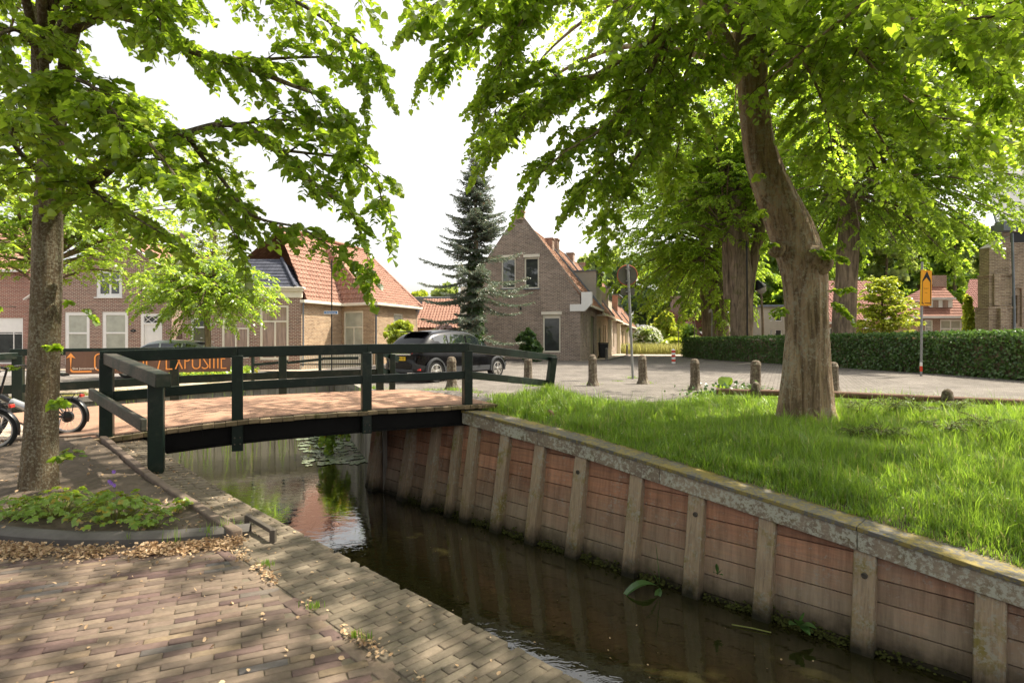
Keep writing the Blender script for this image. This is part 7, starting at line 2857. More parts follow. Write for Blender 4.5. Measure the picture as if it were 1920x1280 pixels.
# dormer
dx0, dx1, dz0, dz1 = X(1745), X(1792), Z(579), Z(560.5)
yd = D + .35
mb = MB()
mb.prism([(dx0 + .25, yd, dz0), (dx1, yd, dz0), (dx1, yd, dz1), (dx0, yd, dz1)], (0, 1.8, 0))
mb.box(((dx0 + dx1) / 2, yd - .02, dz1 + .07), (dx1 - dx0 + .3, .4, .14))
dm = mb.build('dormer', M['white'], t)
for (pa, pb) in ((1755, 1765), (1773, 1783)):
    mb = MB()
    mb.box((X((pa + pb) / 2), yd - .015, Z(569.5)), (X(pb) - X(pa), .03, Z(563) - Z(577)))
    mb.build('window', M['pane_drape'], dm)
D = 62
t = thing('pink_roofed_house', 'pink roof end of a house half hidden behind the church buttress', 'house', (XA(1835, D), D, .2))
tile_roof(t, [(XA(1800, D), D, ZA(590, D)), (XA(1880, D), D, ZA(590, D)), (XA(1880, D + 4), D + 4, ZA(524, D + 4)), (XA(1818, D + 4), D + 4, ZA(524, D + 4))], M['tile_pink'])
mb = MB()
mb.box((XA(1842, D), D + 3, 1.6), (4.5, 5, 3.2))
mb.build('wall', M['brick_brown'], t)

# grey flats and cottage seen between the limes
D = 66
t = thing('apartment_block', 'beige two storey block seen between the thick lime and the leaning trunk', 'building', (XA(1455, D), D, .2))
hl = []
for (pa, pb) in ((1444, 1448), (1454, 1466), (1474, 1486)):
    for (pt_, pb_) in ((590, 602), (618, 634)):
        hl.append((XA(pa, D), XA(pb, D), ZA(pb_, D), ZA(pt_, D)))
mb = MB()
wall_cells(mb, front(D), UX, NF, [(XA(1427, D), 0), (XA(1500, D), 0), (XA(1500, D), ZA(575, D)), (XA(1427, D), ZA(575, D))], hl)
mb.poly([(XA(1427, D), D, 0), (XA(1427, D), D + 8, 0), (XA(1427, D), D + 8, ZA(575, D)), (XA(1427, D), D, ZA(575, D))])
mb.build('wall', M['beige'], t, fix=False)
for h in hl:
    window(t, front(D), UX, NF, *h, M['white'], M['pane_dark'], fw=.07)
mb = MB()
mb.box((XA(1463, D), D + 4, ZA(575, D) + .1), (XA(1503, D) - XA(1424, D), 8.5, .25))
mb.build('roof', M['lead'], t)
D = 76
t = thing('cottage', 'small brick cottage gable glimpsed at the end of the lane', 'house', (XA(1298, D), D, .2))
mb = MB()
mb.prism([(XA(1282, D), D, 0), (XA(1312, D), D, 0), (XA(1312, D), D, ZA(620, D)), (XA(1297, D), D, ZA(602, D)), (XA(1282, D), D, ZA(620, D))], (0, 6, 0))
mb.build('wall', M['brick_red'], t)
mb = MB()
mb.beam((XA(1280, D), D + 3, ZA(622, D)), (XA(1297, D), D + 3, ZA(600, D)), 6.4, .12, up=(0, 1, 0))
mb.beam((XA(1297, D), D + 3, ZA(600, D)), (XA(1314, D), D + 3, ZA(622, D)), 6.4, .12, up=(0, 1, 0))
mb.build('roof', M['tile_pink'], t)
mb = MB()
mb.box((XA(1284, D), D + 4, 4.4), (1.3, 1.3, 7))
mb.build('chimney', M['brick_brown'], t)

# ------------------------------------------------------------------ church
D = 31.0
X = lambda px: XA(px, D)
Z = lambda py: ZA(py, D)
t = thing('church', 'old yellow brown brick church with stepped buttress and narrow arched window', 'church', (X(1900), D, .1))
zt = Z(432)
mb = MB()
x0, x1 = X(1879), X(2420)
hw = (X(1900), X(1910.5), Z(606), Z(553))
wall_cells(mb, front(D), UX, NF, [(x0, 0), (x1, 0), (x1, zt + 1.3), (x0, zt)], [(X(1892), X(1916), Z(612), Z(540)), (X(1894), X(1930), Z(454.5), Z(435))], .1)
# recessed niche with arch
wall_cells(mb, front(D + .1), UX, NF, [(X(1892), Z(612)), (X(1916), Z(612)), (X(1916), Z(540)), (X(1892), Z(540))], [hw], .3)
mb.poly([(x0, D, 0), (x0 + 11, D + 12, 0), (x0 + 11, D + 12, zt), (x0, D, zt)])
mb.build('wall', M['brick_church'], t, fix=False)
mb = MB()
for i in range(7):                               # arch ring round the niche head
    a0, a1 = math.pi * i / 7, math.pi * (i + 1) / 7
    cx_, cz_, r0, r1 = X(1904), Z(546), .34, .52
    pts = [(cx_ + r * math.cos(a), D + .04, cz_ + r * math.sin(a)) for r, a in ((r0, a0), (r1, a0), (r1, a1 - .03), (r0, a1 - .03))]
    mb.prism(pts, (0, .07, 0))
mb.build('arch', M['brick_red'], t)
w = window(t, front(D + .1), UX, NF, *hw, M['lead'], M['pane_lead'], hbars=[.2, .4, .6, .8], fw=.04, bar=.03, depth=.25)
mb = MB()
mb.box(((X(1894) + X(1930)) / 2, D + .06, (Z(454.5) + Z(435)) / 2), (X(1930) - X(1894), .06, Z(435) - Z(454.5)))
mb.build('louvre', M['black'], t)
# stepped buttress
mb = MB()
bp = [(1831, 1879, 660, 578, .9), (1836, 1877, 578, 518, .75), (1839, 1876, 518, 468, .65)]
for (pa, pb, pb_, pt_, dep) in bp:
    mb.box(((X(pa) + X(pb)) / 2, D - dep / 2 + .1, (Z(pb_) + Z(pt_)) / 2), (X(pb) - X(pa), dep, Z(pt_) - Z(pb_)))
for (pa, pb, py, dep) in ((1829, 1880, 578, .95), (1834, 1878, 518, .8)):
    mb.box(((X(pa) + X(pb)) / 2, D - dep / 2 + .1, Z(py)), (X(pb) - X(pa), dep, .1))
mb.build('buttress', M['brick_church'], t)
mb = MB()
mb.prism([(X(1838), D - .56, Z(469)), (X(1876), D - .56, Z(448)), (X(1876), D + .08, Z(446)), (X(1838), D + .08, Z(468))], (0, 0, .06))
mb.build('buttress_cap', M['concrete'], t)
# narrower strip buttress edge and downpipe
mb = MB()
mb.box((X(1852), D - .9, Z(620)), (.35, .25, Z(580) - Z(660)))
mb.box((X(1848), D - .68, Z(545)), (.35, .2, Z(520) - Z(578)))
mb.build('pilaster', M['brick_church'], t)
mb = MB()
mb.tube([(X(1873), D - .95, .2), (X(1876), D - .85, Z(590)), (X(1876), D - .72, Z(442))], .06, 8)
mb.build('downpipe', M['lead'], t, smooth=60)
mb = MB()
mb.beam((x0 - .5, D - .1, zt + .12), (x1, D - .1, zt + 1.5), .5, .3)
mb.box((X(1872), D - .5, zt + .1), (.8, .6, .5))
mb.build('gutter', M['lead'], t)
mb = MB()
mb.poly([(x0 - .5, D - .3, zt + .3), (x1, D - .3, zt + 1.68), (x1, D + 6, zt + 8), (X(1990), D + 6, zt + 7.5)])
mb.poly([(x0 - .5, D - .3, zt + .31), (X(1990), D + 6, zt + 7.5), (x0 + 11, D + 12, zt + .36)])
mb.build('roof', M['grey_roof'], t, fix=False)
mb = MB()
ridge(mb, (x0 - .5, D - .3, zt + .34), (X(1990), D + 6, zt + 7.55), .1)
mb.build('ridge', M['lead'], t, smooth=60)
D2_ = 44
mb = MB()
mb.box((43.5, 46, 7.1), (4.2, 4, 14.2))
for q in range(4):
    mb.box((41.36, 44.5 + q, 7), (.2, .35, 13.6))
mb.build('tower', M['brick_church'], t)
# ------------------------------------------------------------------ bollards
def bollard(mb, c, h, r, tilt=(0, 0)):
    prof = [(r * 1.62, -.08), (r * 1.55, .02), (r * 1.2, .12 * h), (r * 1.05, .22 * h), (r, .4 * h), (r * .94, .78 * h), (r * .98, .80 * h), (r * .98, .86 * h), (r * .9, .88 * h), (r * .82, .94 * h), (r * .55, .985 * h), (r * .1, h)]
    R = Matrix.Rotation(tilt[0], 3, 'Y') @ Matrix.Rotation(tilt[1], 3, 'X')
    mb.lathe(prof, 8, c, R)


bl = [(847, 731, 668, 'mossy stone bollard standing in front of the black car'),
      (990, 718, 668, 'stone bollard just right of the black car, behind the bridge rail'),
      (1112, 723, 664, 'stone bollard between the bridge end and the round sign'),
      (1206, 720, 665, 'stone bollard close beside the round sign pole'),
      (1304, 731, 672, 'stone bollard beside the drain grate, near the hedge end'),
      (1416, 733, 675, 'stone bollard behind the log rail, left of the big leaning trunk'),
      (1562, 737, 678, 'stone bollard half hidden behind the big leaning trunk')]
src = None
for px, py, pt_, lab in bl:
    c = G(px, py, .2)
    h = (py - pt_) / F * c.y
    mb = MB()
    bollard(mb, (0, 0, 0), .85, .128, (random.uniform(-.03, .03), random.uniform(-.03, .03)))
    o = mb.build('bollard', M['stone_post'], smooth=50, bevel=.01)
    o.location = c
    o.scale = (1, 1, h / .85)
    o.rotation_euler.z = random.uniform(0, 3)
    tag(o, lab, 'bollard', 'stone bollards along the street edge')

# drain grate
c = G(1277, 717, .2)
t = thing('drain_grate', 'rusty drain grate set in the street between two bollards', 'drain', c)
mb = MB()
for i in range(9):
    mb.box((c.x - .36 + i * .09, c.y, c.z + .004), (.05, .4, .012))
mb.box((c.x, c.y - .22, c.z + .004), (.84, .04, .014))
mb.box((c.x, c.y + .22, c.z + .004), (.84, .04, .014))
mb.build('bars', M['iron'], t)

# ------------------------------------------------------------------ round sign seen from behind
b = G(1187, 713, .2)
SDp = b.y
t = thing('road_sign', 'round traffic sign seen from its grey back on a leaning grey pole', 'road sign', b)
mb = MB()
mb.tube([b + Vector((0, 0, -.1)), P(1182, 600, SDp), P(1177, 496, SDp)], .04, 12)
pole = mb.build('pole', M['steel'], t, smooth=60)
c = P(1177, 515.5, SDp)
R = Matrix.Rotation(math.radians(-6), 3, 'Y') @ Matrix(((1, 0, 0), (0, 0, 1), (0, -1, 0)))
r = 18.5 / F * SDp
mb = MB()
mb.lathe([(.01, .05), (r * .95, .05), (r, .045), (r, .075), (r * .5, .08), (.01, .08)], 40, c, R)
mb.build('disc', M['grey_metal'], t, smooth=30)
M['red_rim'] = m_plain('red_rim', (0.36, 0.075, 0.04), .5, .2)
mb = MB()
mb.torus((c.x, c.y + .062, c.z), r, .018, 'y', 40, 6)
mb.build('rim', M['red_rim'], t, smooth=60)
mb = MB()
mb.box(P(1177.5, 546.5, SDp) + Vector((0, .06, 0)), (26 / F * SDp, .02, 13 / F * SDp))
mb.build('lower_plate', M['grey_metal'], t)
mb = MB()
for py in (504, 527, 547):
    mb.box(P(1177.5, py, SDp) + Vector((0, .02, 0)), (.14, .12, .03))
mb.build('clamp', M['steel'], pole)

# ------------------------------------------------------------------ orange detour sign
b = G(1727, 709, .2)
SD2 = b.y
t = thing('detour_sign', 'orange detour sign with a black arrow on a striped pole by the hedge', 'road sign', b)
mb = MB()
mb.tube([b + Vector((0, 0, -.1)), P(1728, 600, SD2), P(1729, 491, SD2)], .036, 12)
pole = mb.build('pole', M['steel'], t, smooth=60)
M['sign_orange'] = m_plain('sign_orange', (0.85, 0.36, 0.015), .5, .08, 3)
M['sign_edge'] = m_plain('sign_edge', (0.72, 0.45, 0.02), .5, .1, 3)
M['red_band'] = m_plain('red_band', (0.6, 0.06, 0.03), .5, .1)
mb = MB()
mb.tube([P(1727, 696, SD2), P(1727, 686, SD2)], .039, 12)
mb.build('band', M['red_band'], pole, smooth=60)
mb = MB()
mb.tube([P(1727, 686, SD2), P(1727, 679, SD2)], .0385, 12)
mb.build('band', M['white'], pole, smooth=60)
k = SD2 / F
y = SD2 - .07
S = lambda px, py: (XA(px, SD2) - 0, y, ZA(py, SD2))
mb = MB()
q = [(1722.5, 573), (1743.5, 573.5), (1744.5, 508), (1725, 506)]
mb.prism([S(*p) for p in q], (0, .03, 0))
bd = mb.build('board', M['sign_orange'], t)
mb = MB()
mb.poly([(S(*p)[0], y - .003, S(*p)[2]) for p in ((1722.5, 573), (1724.6, 573), (1726.4, 506.3), (1725, 506))])
mb.build('edge_strip', M['sign_edge'], bd, fix=False)
mb = MB()


def blk(pts):
    mb.poly([(S(*p)[0], y - .006, S(*p)[2]) for p in pts])


blk([(1735.2, 508.5), (1726.6, 526), (1727, 529), (1734.4, 520.5)])
blk([(1735.2, 508.5), (1734.4, 520.5), (1741.2, 529.8), (1742.4, 526)])
blk([(1726.6, 526), (1725.4, 569), (1726.4, 570), (1727.4, 529)])
blk([(1742.4, 526), (1742.6, 570), (1741.6, 571), (1741, 529.6)])
blk([(1726.4, 568), (1728.2, 571), (1729, 570.3), (1727, 567)])
blk([(1731, 567.6), (1742, 568.2), (1742, 569.6), (1731.4, 568.8)])
mb.build('arrow', M['black'], bd, fix=False)
M['print_brown'] = m_plain('print_brown', (0.12, 0.045, 0.01), .6, .1)
c = S(1733.6, 541)
text_mesh('lettering', 'Doorgaand', 3.1 * k, M['print_brown'], bd, (c[0], y - .006, ZA(541, SD2)), (1, 0, 0), (0, 0, 1), sx=.62)
text_mesh('lettering', 'verkeer', 3.1 * k, M['print_brown'], bd, (c[0], y - .006, ZA(549, SD2)), (1, 0, 0), (0, 0, 1), sx=.55)

# ------------------------------------------------------------------ street name sign
D = 26.0
b = Vector((XA(622, D), D, z_street(XA(622, D), D)))
t = thing('street_name_sign', 'small blue street name sign on a thin dark pole', 'street sign', b)
mb = MB()
mb.tube([b, P(622, 590, D), P(622, 487, D)], .028, 10)
pole = mb.build('pole', M['black'], t, smooth=60)
M['sign_blue'] = m_plain('sign_blue', (0.07, 0.17, 0.42), .4, .05)
mb = MB()
mb.box(P(621, 586, D) + Vector((0, -.045, 0)), (26 / F * D, .015, 6 / F * D))
fr_ = mb.build('plate', M['white'], t)
mb = MB()
mb.box(P(621, 586, D) + Vector((0, -.055, 0)), (24.4 / F * D, .006, 4.6 / F * D))
mb.build('blue_field', M['sign_blue'], fr_)
text_mesh('lettering', 'Burgerstraat', 4.4 / F * D, M['white'], fr_, tuple(P(621, 586, D) + Vector((0, -.061, 0))), (1, 0, 0), (0, 0, 1), sx=.85)

# ------------------------------------------------------------------ lamp posts and slim poles
b = P(1431, 660, 36)
b.z = .2
t = thing('street_lamp', 'street lamp with a tilted conical head behind the hedge', 'street lamp', b)
mb = MB()
mb.tube([b, P(1430, 600, 36), P(1427, 545, 36)], [.09, .08, .06], 10)
mb.build('pole', M['bark_dark'], t, smooth=60)
c = P(1422, 540, 36)
R = Matrix.Rotation(math.radians(-28), 3, 'Y')
mb = MB()
mb.lathe([(.34, -.1), (.36, -.06), (.12, .36), (.05, .42)], 16, c + Vector((.1, 0, .1)), R)
mb.build('hood', M['black'], t, smooth=40)
mb = MB()
mb.lathe([(.05, -.48), (.22, -.42), (.33, -.12), (.1, -.08)], 16, c + Vector((.1, 0, .1)), R)
mb.build('lamp_shade', M['concrete'], t, smooth=40)
D = 34.7
b = Vector((XA(1401, D), D, .2))
t = thing('lamp_pole', 'thin dark pole standing against the thick ribbed lime trunk', 'pole', b)
mb = MB()
mb.tube([b, P(1401, 560, D), P(1400, 452, D)], .05, 10)
mb.tube([P(1400, 454, D), P(1385, 451, D)], .02, 6)
mb.build('shaft', M['black'], t, smooth=60)
D = 41.0
b = Vector((XA(1334, D) , D, .2))
t = thing('path_sign', 'small pale sign on a thin post in front of the twin stemmed lime', 'sign', b)
mb = MB()
mb.tube([b, P(1335, 582, D)], .03, 8)
mb.build('post', M['steel'], t)
mb = MB()
mb.prism([tuple(P(a, c_, D - .1)) for a, c_ in ((1329, 587), (1334.5, 584), (1334.5, 578.5), (1329, 581))], (0, .03, 0))
mb.build('plate', M['concrete'], t)
D = 55
for px, py, lab in ((1302, 590, 'slim dark post at the end of the lane, right of the round bush'), (1272, 596, 'slim dark post in front of the round yellow green bush')):
    b = Vector((XA(px, D), D, .2))
    t = thing('slim_post', lab, 'post', b)
    mb = MB()
    mb.tube([b, P(px, py, D)], .05, 8)
    mb.lathe([(.06, 0), (.08, .04), (.02, .1)], 8, P(px, py, D))
    mb.build('shaft', M['iron'], t, smooth=60)

# red and white marker post
b = G(1263, 682, .27)
t = thing('marker_post', 'red and white banded marker post standing in the lane', 'marker post', b)
h = 27 / F * b.y
for i, mt in enumerate(('white', 'red_band', 'white', 'red_band', 'white', 'red_band')):
    mb = MB()
    z0, z1 = h * i / 6.4, h * (i + 1) / 6.4
    mb.tube([b + Vector((-.02 * i * .1, 0, z0)), b + Vector((-.02 * i * .1, 0, z1))], .1, 14)
    mb.build('band', M[mt], t, smooth=60)
mb = MB()
mb.lathe([(.1, 0), (.09, .03), (.04, .07), (.01, .08)], 14, b + Vector((-.01, 0, h * 6 / 6.4)))
mb.build('cap', M['white'], t, smooth=60)
# wheelie bin and small post by the terrace
c = tz(.75, 5.0, .3)
t = thing('wheelie_bin', 'black wheelie bin by the dark terrace door', 'bin', c)
mb = MB()
mb.prism([c + Vector(p) for p in ((-.24, -.3, 0.06), (.24, -.3, .06), (.3, -.36, 1.02), (-.3, -.36, 1.02))], (0, .68, 0))
mb.build('body', M['black'], t, bevel=.02)
mb = MB()
mb.box(c + Vector((0, 0, 1.06)), (.64, .78, .07))
mb.build('lid', M['black'], t, bevel=.02)
mb = MB()
for sx in (-1, 1):
    mb.torus((c.x + sx * .27, c.y + .3, c.z + .1), .07, .03, 'x', 14, 6)
mb.build('wheel', M['rubber'], t)
for (s, v, h_, lab) in ((1.3, 2.4, .75, 'short grey post on the pavement in front of the wheelie bin'), (1.3, 17, .9, 'short post on the pavement along the middle of the terrace'), (1.35, 26, .9, 'short post on the pavement near the far end of the terrace')):
    c = tz(s, v, .3)
    mb = MB()
    mb.lathe([(.1, -.05), (.09, .05), (.085, h_ * .85), (.1, h_ * .87), (.06, h_), (.01, h_ + .02)], 10, c)
    o = mb.build('short_post', M['grey_metal'], smooth=50)
    tag(o, lab, 'post')

# ------------------------------------------------------------------ log rail on stone posts
lr = [P(1343, 733, 11.6), P(1400, 735, 11.4), P(1562, 739, 10.8), P(1778, 749, 9.9), P(2000, 758, 9.2)]
t = thing('log_rail', 'low dark log rail on short stone posts along the lawn edge', 'barrier', (5, 11.4, .2))
mb = MB()
mb.tube(lr, [.065, .06, .062, .06, .06], 12)
mb.build('rail', M['log'], t, smooth=60)
for px, pt_, D, w in ((1418, 721, 11.3, .19), (1778, 735, 9.85, .19), (2010, 740, 9.2, .19)):
    c = P(px, pt_, D)
    mb = MB()
    h = c.z + .1
    mb.lathe([(w * .5, -.5), (w * .5, h * .8 - .02), (w * .42, h * .97), (w * .2, h + .03), (.01, h + .04)], 10, (c.x, c.y + .02, -.1 + .02))
    mb.build('post', M['stone_post'], t, smooth=60)
c = P(1033, 776, 9.2)
mb = MB()
mb.tube([c + Vector((.06, .05, -.12)), c + Vector((-.01, 0, .02)), c + Vector((-.045, -.02, .055))], [.05, .048, .03], 10)
o = mb.build('stump', M['log'], smooth=60)
tag(o, 'short dark stump leaning in the grass beside the timber wall', 'stump')

# floating stalk
a, b = G(1372, 1170, ZW + .012), G(1446, 1185, ZW + .012)
mb = MB()
mb.tube([a, a.lerp(b, .5) + Vector((0, .004, .004)), b], .006, 6)
o = mb.build('floating_stalk', M['bract'], smooth=60)
tag(o, 'pale stalk floating on the dark water near the round leaved plant', 'stalk')
rg = np.random.default_rng(12)
O = []
for i in range(90):
    px, py = rg.uniform(700, 1800), rg.uniform(950, 1270)
    g_ = G(px, py, ZW + .006)
    if 3.1 < g_.x + g_.y < 8.0:
        O.append(tuple(g_))
litter('floating_specks', 'tiny pale petals floating on the dark canal water', np.array(O), (.012, .03), M['litter'], 9, flat=1.0)


# ------------------------------------------------------------------ cars
M['car_black'] = m_plain('car_black', (0.002, 0.002, 0.003), .2, .05, 2, spec=.22, coat=.15)
M['car_silver'] = m_plain('car_silver', (0.42, 0.44, 0.47), .28, .05, 2, metal=.5, coat=1.0)
M['cladding'] = m_plain('cladding', (0.045, 0.047, 0.052), .6, .1, 5)
M['car_glass'] = m_glass('car_glass', (0.012, 0.016, 0.018), rough=.02, var=.1)
M['tail_red'] = m_plain('tail_red', (0.55, 0.02, 0.015), .15, .1, 10, spec=.7, coat=1.0)
M['chrome'] = m_plain('chrome', (0.7, 0.7, 0.7), .18, .1, 10, metal=1.0)
M['alloy'] = m_plain('alloy', (0.55, 0.53, 0.50), .3, .1, 10, metal=.8)
M['plate'] = m_plain('plate', (0.78, 0.50, 0.02), .45, .06, 5)
M['plate_blue'] = m_plain('plate_blue', (0.03, 0.07, 0.35), .45, .06, 5)


def car(name, label, loc, rz, paint, L, W, Hc, hatch=True, wb=2.6, tag_text='4-TSH-30'):
    """x forward, origin on the ground at the middle"""
    t = thing(name, label, 'car', loc, rz)
    hl_, hw = L / 2, W / 2
    # stations: x, z low, z belt, z roof (upper outline), half widths low/belt/roof
    st = [(-hl_, .42, .86, .95, .60, .66, .60), (-hl_ + .08, .34, .93, 1.02, .80, .86, .74), (-hl_ + .25, .30, .96, 1.18, .90, .93, .72), (-hl_ + .55, .27, .98, 1.46, .97, .98, .70),
          (-hl_ + .95, .26, .97, Hc - .05, 1.0, 1.0, .72), (-hl_ + 1.5, .25, .95, Hc, 1.0, 1.0, .74), (-.05, .25, .93, Hc - .005, 1.0, 1.0, .74), (.45, .25, .92, Hc - .07, 1.0, 1.0, .72),
          (.85, .25, .92, 1.30, 1.0, .99, .72), (1.2, .25, .93, 1.06, 1.0, .97, .76), (hl_ - .75, .26, .90, .98, 1.0, .94, .80), (hl_ - .3, .28, .82, .88, .95, .86, .76), (hl_ - .06, .34, .68, .74, .82, .74, .66), (hl_, .42, .6, .64, .66, .6, .55)]
    ring = []
    V = []
    for (x, zl, zb, zr, wl, wbt, wr) in st:
        z1 = zl + .22
        q = [(0, zl), (wl * hw * .86, zl), (wl * hw, zl + .06), (wl * hw, z1), (wbt * hw, (z1 + zb) / 2 + .03), (wbt * hw * .985, zb)]
        zt = max(zr, zb + .03)
        q += [(wbt * hw + (wr - wbt) * hw * .5, zb + (zt - zb) * .5), (wr * hw, zb + (zt - zb) * .9), (wr * hw * .8, zt - .004), (0, zt + .015)]
        full = q + [(-y, z) for y, z in q[-2:0:-1]]
        ring.append([(x, y, z) for y, z in full])
    n = len(ring[0])
    body, clad, glass = MB(), MB(), MB()
    for i in range(len(ring) - 1):
        for k in range(n):
            k2 = (k + 1) % n
            f = [ring[i][k], ring[i][k2], ring[i + 1][k2], ring[i + 1][k]]
            low = k in (0, 1, 2, n - 1, n - 2, n - 3)
            (clad if low else body).poly(f)
    for r_, rev in ((ring[0], True), (ring[-1], False)):
        body.poly(r_[::-1] if rev else r_)
    bo_ = body.build('body', paint, t, world=False, smooth=50)
    sm = bo_.modifiers.new('Subd', 'SUBSURF')
    sm.levels = sm.render_levels = 2
    cl = clad.build('cladding', M['cladding'], t, world=False, smooth=50)

    def surf(x, f):
        """point on the upper side: x, f 0..1 from belt to roof edge"""
        xs = [s[0] for s in st]
        g = lambda i: float(np.interp(x, xs, [s[i] for s in st]))
        zb, zr, wbt, wr = g(2), g(3), g(5), g(6)
        zt = max(zr, zb + .03)
        y = hw * (wbt * .985 + (wr - wbt * .985) * (f * .95))
        return y, zb + (zt - zb) * .9 * f
    for sy in (-1, 1):
        for (xa, xb, fa) in ((-hl_ + .62, -hl_ + 1.18, .5), (-hl_ + 1.24, -.12, 1), (-.04, .98, 1)):
            mb = MB()
            m_ = 8
            lo = []
            hi = []
            for i in range(m_ + 1):
                x = xa + (xb - xa) * i / m_
                y0, z0 = surf(x, .10)
                y1, z1 = surf(x, .86)
                if xa > -.1 and x > .8:
                    pass
                lo.append((x, sy * (y0 + .008), z0))
                hi.append((x - .0, sy * (y1 + .012), max(z1, z0 + .01)))
            if fa == .5:
                lo = [(x + .22 * (1 - i / m_), y, z) for i, (x, y, z) in enumerate(lo)]
            for i in range(m_):
                f = [lo[i], lo[i + 1], hi[i + 1], hi[i]]
                mb.poly(f if sy < 0 else f[::-1])
            mb.build('window', M['car_glass'], t, world=False, fix=False, smooth=60)
    # rear window, tailgate glass
    mb = MB()
    rows = []
    for i in range(6):
        f = i / 5
        x = -hl_ + .16 + .52 * f
        z = 1.03 + (1.47 - 1.03) * f
        w_ = hw * (.70 - .10 * f)
        rows.append([(x - .025, y * w_, z + .015 - .03 * abs(y) ** 3) for y in (-1, -.6, 0, .6, 1)])
    for i in range(5):
        for k in range(4):
            mb.poly([rows[i][k], rows[i][k + 1], rows[i + 1][k + 1], rows[i + 1][k]][::-1])
    mb.build('rear_window', M['car_glass'], t, world=False, fix=False, smooth=60)
    mb = MB()
    mb.box((-hl_ + .62, 0, 1.52), (.34, W * .6, .035))
    mb.build('spoiler', paint, t, world=False, bevel=.012)
    for sy in (-1, 1):
        mb = MB()
        pr = [(-hl_ + .02, .45, .80), (-hl_ + .00, .62, .98), (-hl_ + .34, .86, .98), (-hl_ + .22, .87, .83), (-hl_ + .08, .80, .78)]
        A = [(x, sy * y * hw * 1.04, z) for x, y, z in pr]
        B = [(x + .1, sy * y * hw * .86, z) for x, y, z in pr]
        m_ = len(A)
        mb.faces(A + B, [tuple(range(m_)), tuple(range(m_, 2 * m_))] + [(i, (i + 1) % m_, m_ + (i + 1) % m_, m_ + i) for i in range(m_)])
        mb.build('tail_light', M['tail_red'], t, world=False, bevel=.015)
        mb = MB()
        mb.box((-hl_ + .1, sy * hw * .74, .40), (.06, .22, .05))
        mb.build('reflector', M['tail_red'], t, world=False, bevel=.01)
        mb = MB()
        mb.box((hl_ - .26, sy * hw * .72, .74), (.3, .3, .1), rz=-sy * .5)
        mb.build('headlight', M['chrome'], t, world=False, bevel=.02)
        mb = MB()
        mb.box((.72, sy * (hw + .09), 1.02), (.12, .2, .13))
        mb.build('mirror', paint, t, world=False, bevel=.03)
    mb = MB()
    mb.box((-hl_ - .005, 0, .85), (.04, .95, .05))
    mb.build('trim', M['chrome'], t, world=False, bevel=.01)
    mb = MB()
    mb.box((-hl_ - .012, 0, .72), (.03, .52, .115))
    pl = mb.build('number_plate', M['plate'], t, world=False)
    mb = MB()
    mb.box((-hl_ - .016, .235, .72), (.03, .05, .115))
    mb.build('blue_strip', M['plate_blue'], pl, world=False)
    Rz = PW[t.name]
    text_mesh('lettering', tag_text, .105, M['black'], pl, tuple(Rz @ Vector((-hl_ - .03, -.02, .72))), Rz.to_3x3() @ Vector((0, -1, 0)), (0, 0, 1))
    mb = MB()
    mb.box((-hl_ + .04, 0, .36), (.1, W * .62, .1))
    mb.build('bumper', M['cladding'], t, world=False, bevel=.02)
    for sx in (-1, 1):
        xw = sx * wb / 2 - .05
        for sy in (-1, 1):
            mb = MB()
            mb.torus((xw, sy * (hw - .02), .34), .365, .045, 'y', 24, 6, -.15, math.pi + .15, 1.3)
            mb.build('wheel_arch', M['cladding'], t, world=False, smooth=60)
            mb = MB()
            R = Matrix(((1, 0, 0), (0, 0, sy), (0, 1, 0)))
            mb.lathe([(.20, -.1), (.31, -.11), (.332, -.07), (.335, .0), (.33, .075), (.30, .11), (.225, .10), (.22, .03), (.05, .03)], 28, (xw, sy * (hw - .10), .335), R)
            wh_ = mb.build('wheel', M['rubber'], t, world=False, smooth=40)
            mb = MB()
            mb.lathe([(.222, .085), (.225, .105), (.205, .108), (.2, .085)], 28, (xw, sy * (hw - .10), .335), R)
            for k in range(5):
                for dd in (-.16, .16):
                    a = k * 1.2566 + .3
                    p0 = Vector((.05 * math.cos(a), .05 * math.sin(a), .09))
                    p1 = Vector((.205 * math.cos(a + dd), .205 * math.sin(a + dd), .095))
                    pa_, pb_ = R @ p0 + Vector((xw, sy * (hw - .10), .335)), R @ p1 + Vector((xw, sy * (hw - .10), .335))
                    mb.beam(pa_, pb_, .035, .03, up=(0, 1, 0))
            mb.lathe([(.055, .06), (.06, .10), (.03, .115), (.005, .116)], 14, (xw, sy * (hw - .10), .335), R)
            mb.build('rim', M['alloy'], wh_, world=False, smooth=30)
            mb = MB()
            mb.torus((xw, sy * (hw - .22), .36), .0, .0)
    return t


wr_, wf_ = G(816, 721, .17), None
# rear wheel contact and front wheel contact on the right flank
pr_ = Vector((XA(816, 17.0), 17.0, .17))
pf_ = Vector((XA(930.5, 19.3), 19.3, .29))
dv = (pf_ - pr_)
rz = math.atan2(dv.y, dv.x)
wbs = dv.length
side = Vector((-math.sin(rz), math.cos(rz), 0))
mid = (pr_ + pf_) / 2 + side * .80
car('parked_car', 'black compact crossover parked beyond the bridge, tail light towards the viewer', (mid.x, mid.y, .2), rz, M['car_black'], 4.25, 1.80, 1.60, wb=wbs)
D = 24.6
car('parked_car', 'silver grey car parked before the white door, mostly hidden by the banner', (XA(306, D), D + .3, -.09), math.radians(183), M['car_silver'], 4.4, 1.76, 1.62, tag_text='27-KXB-8')

# ------------------------------------------------------------------ bicycles
M['bike_black'] = m_plain('bike_black', (0.014, 0.014, 0.016), .3, .1, 10, spec=.5)
M['bike_grey'] = m_plain('bike_grey', (0.45, 0.45, 0.47), .35, .1, 10, metal=.6)
M['rim_tan'] = m_plain('rim_tan', (0.45, 0.36, 0.26), .5, .1, 10)


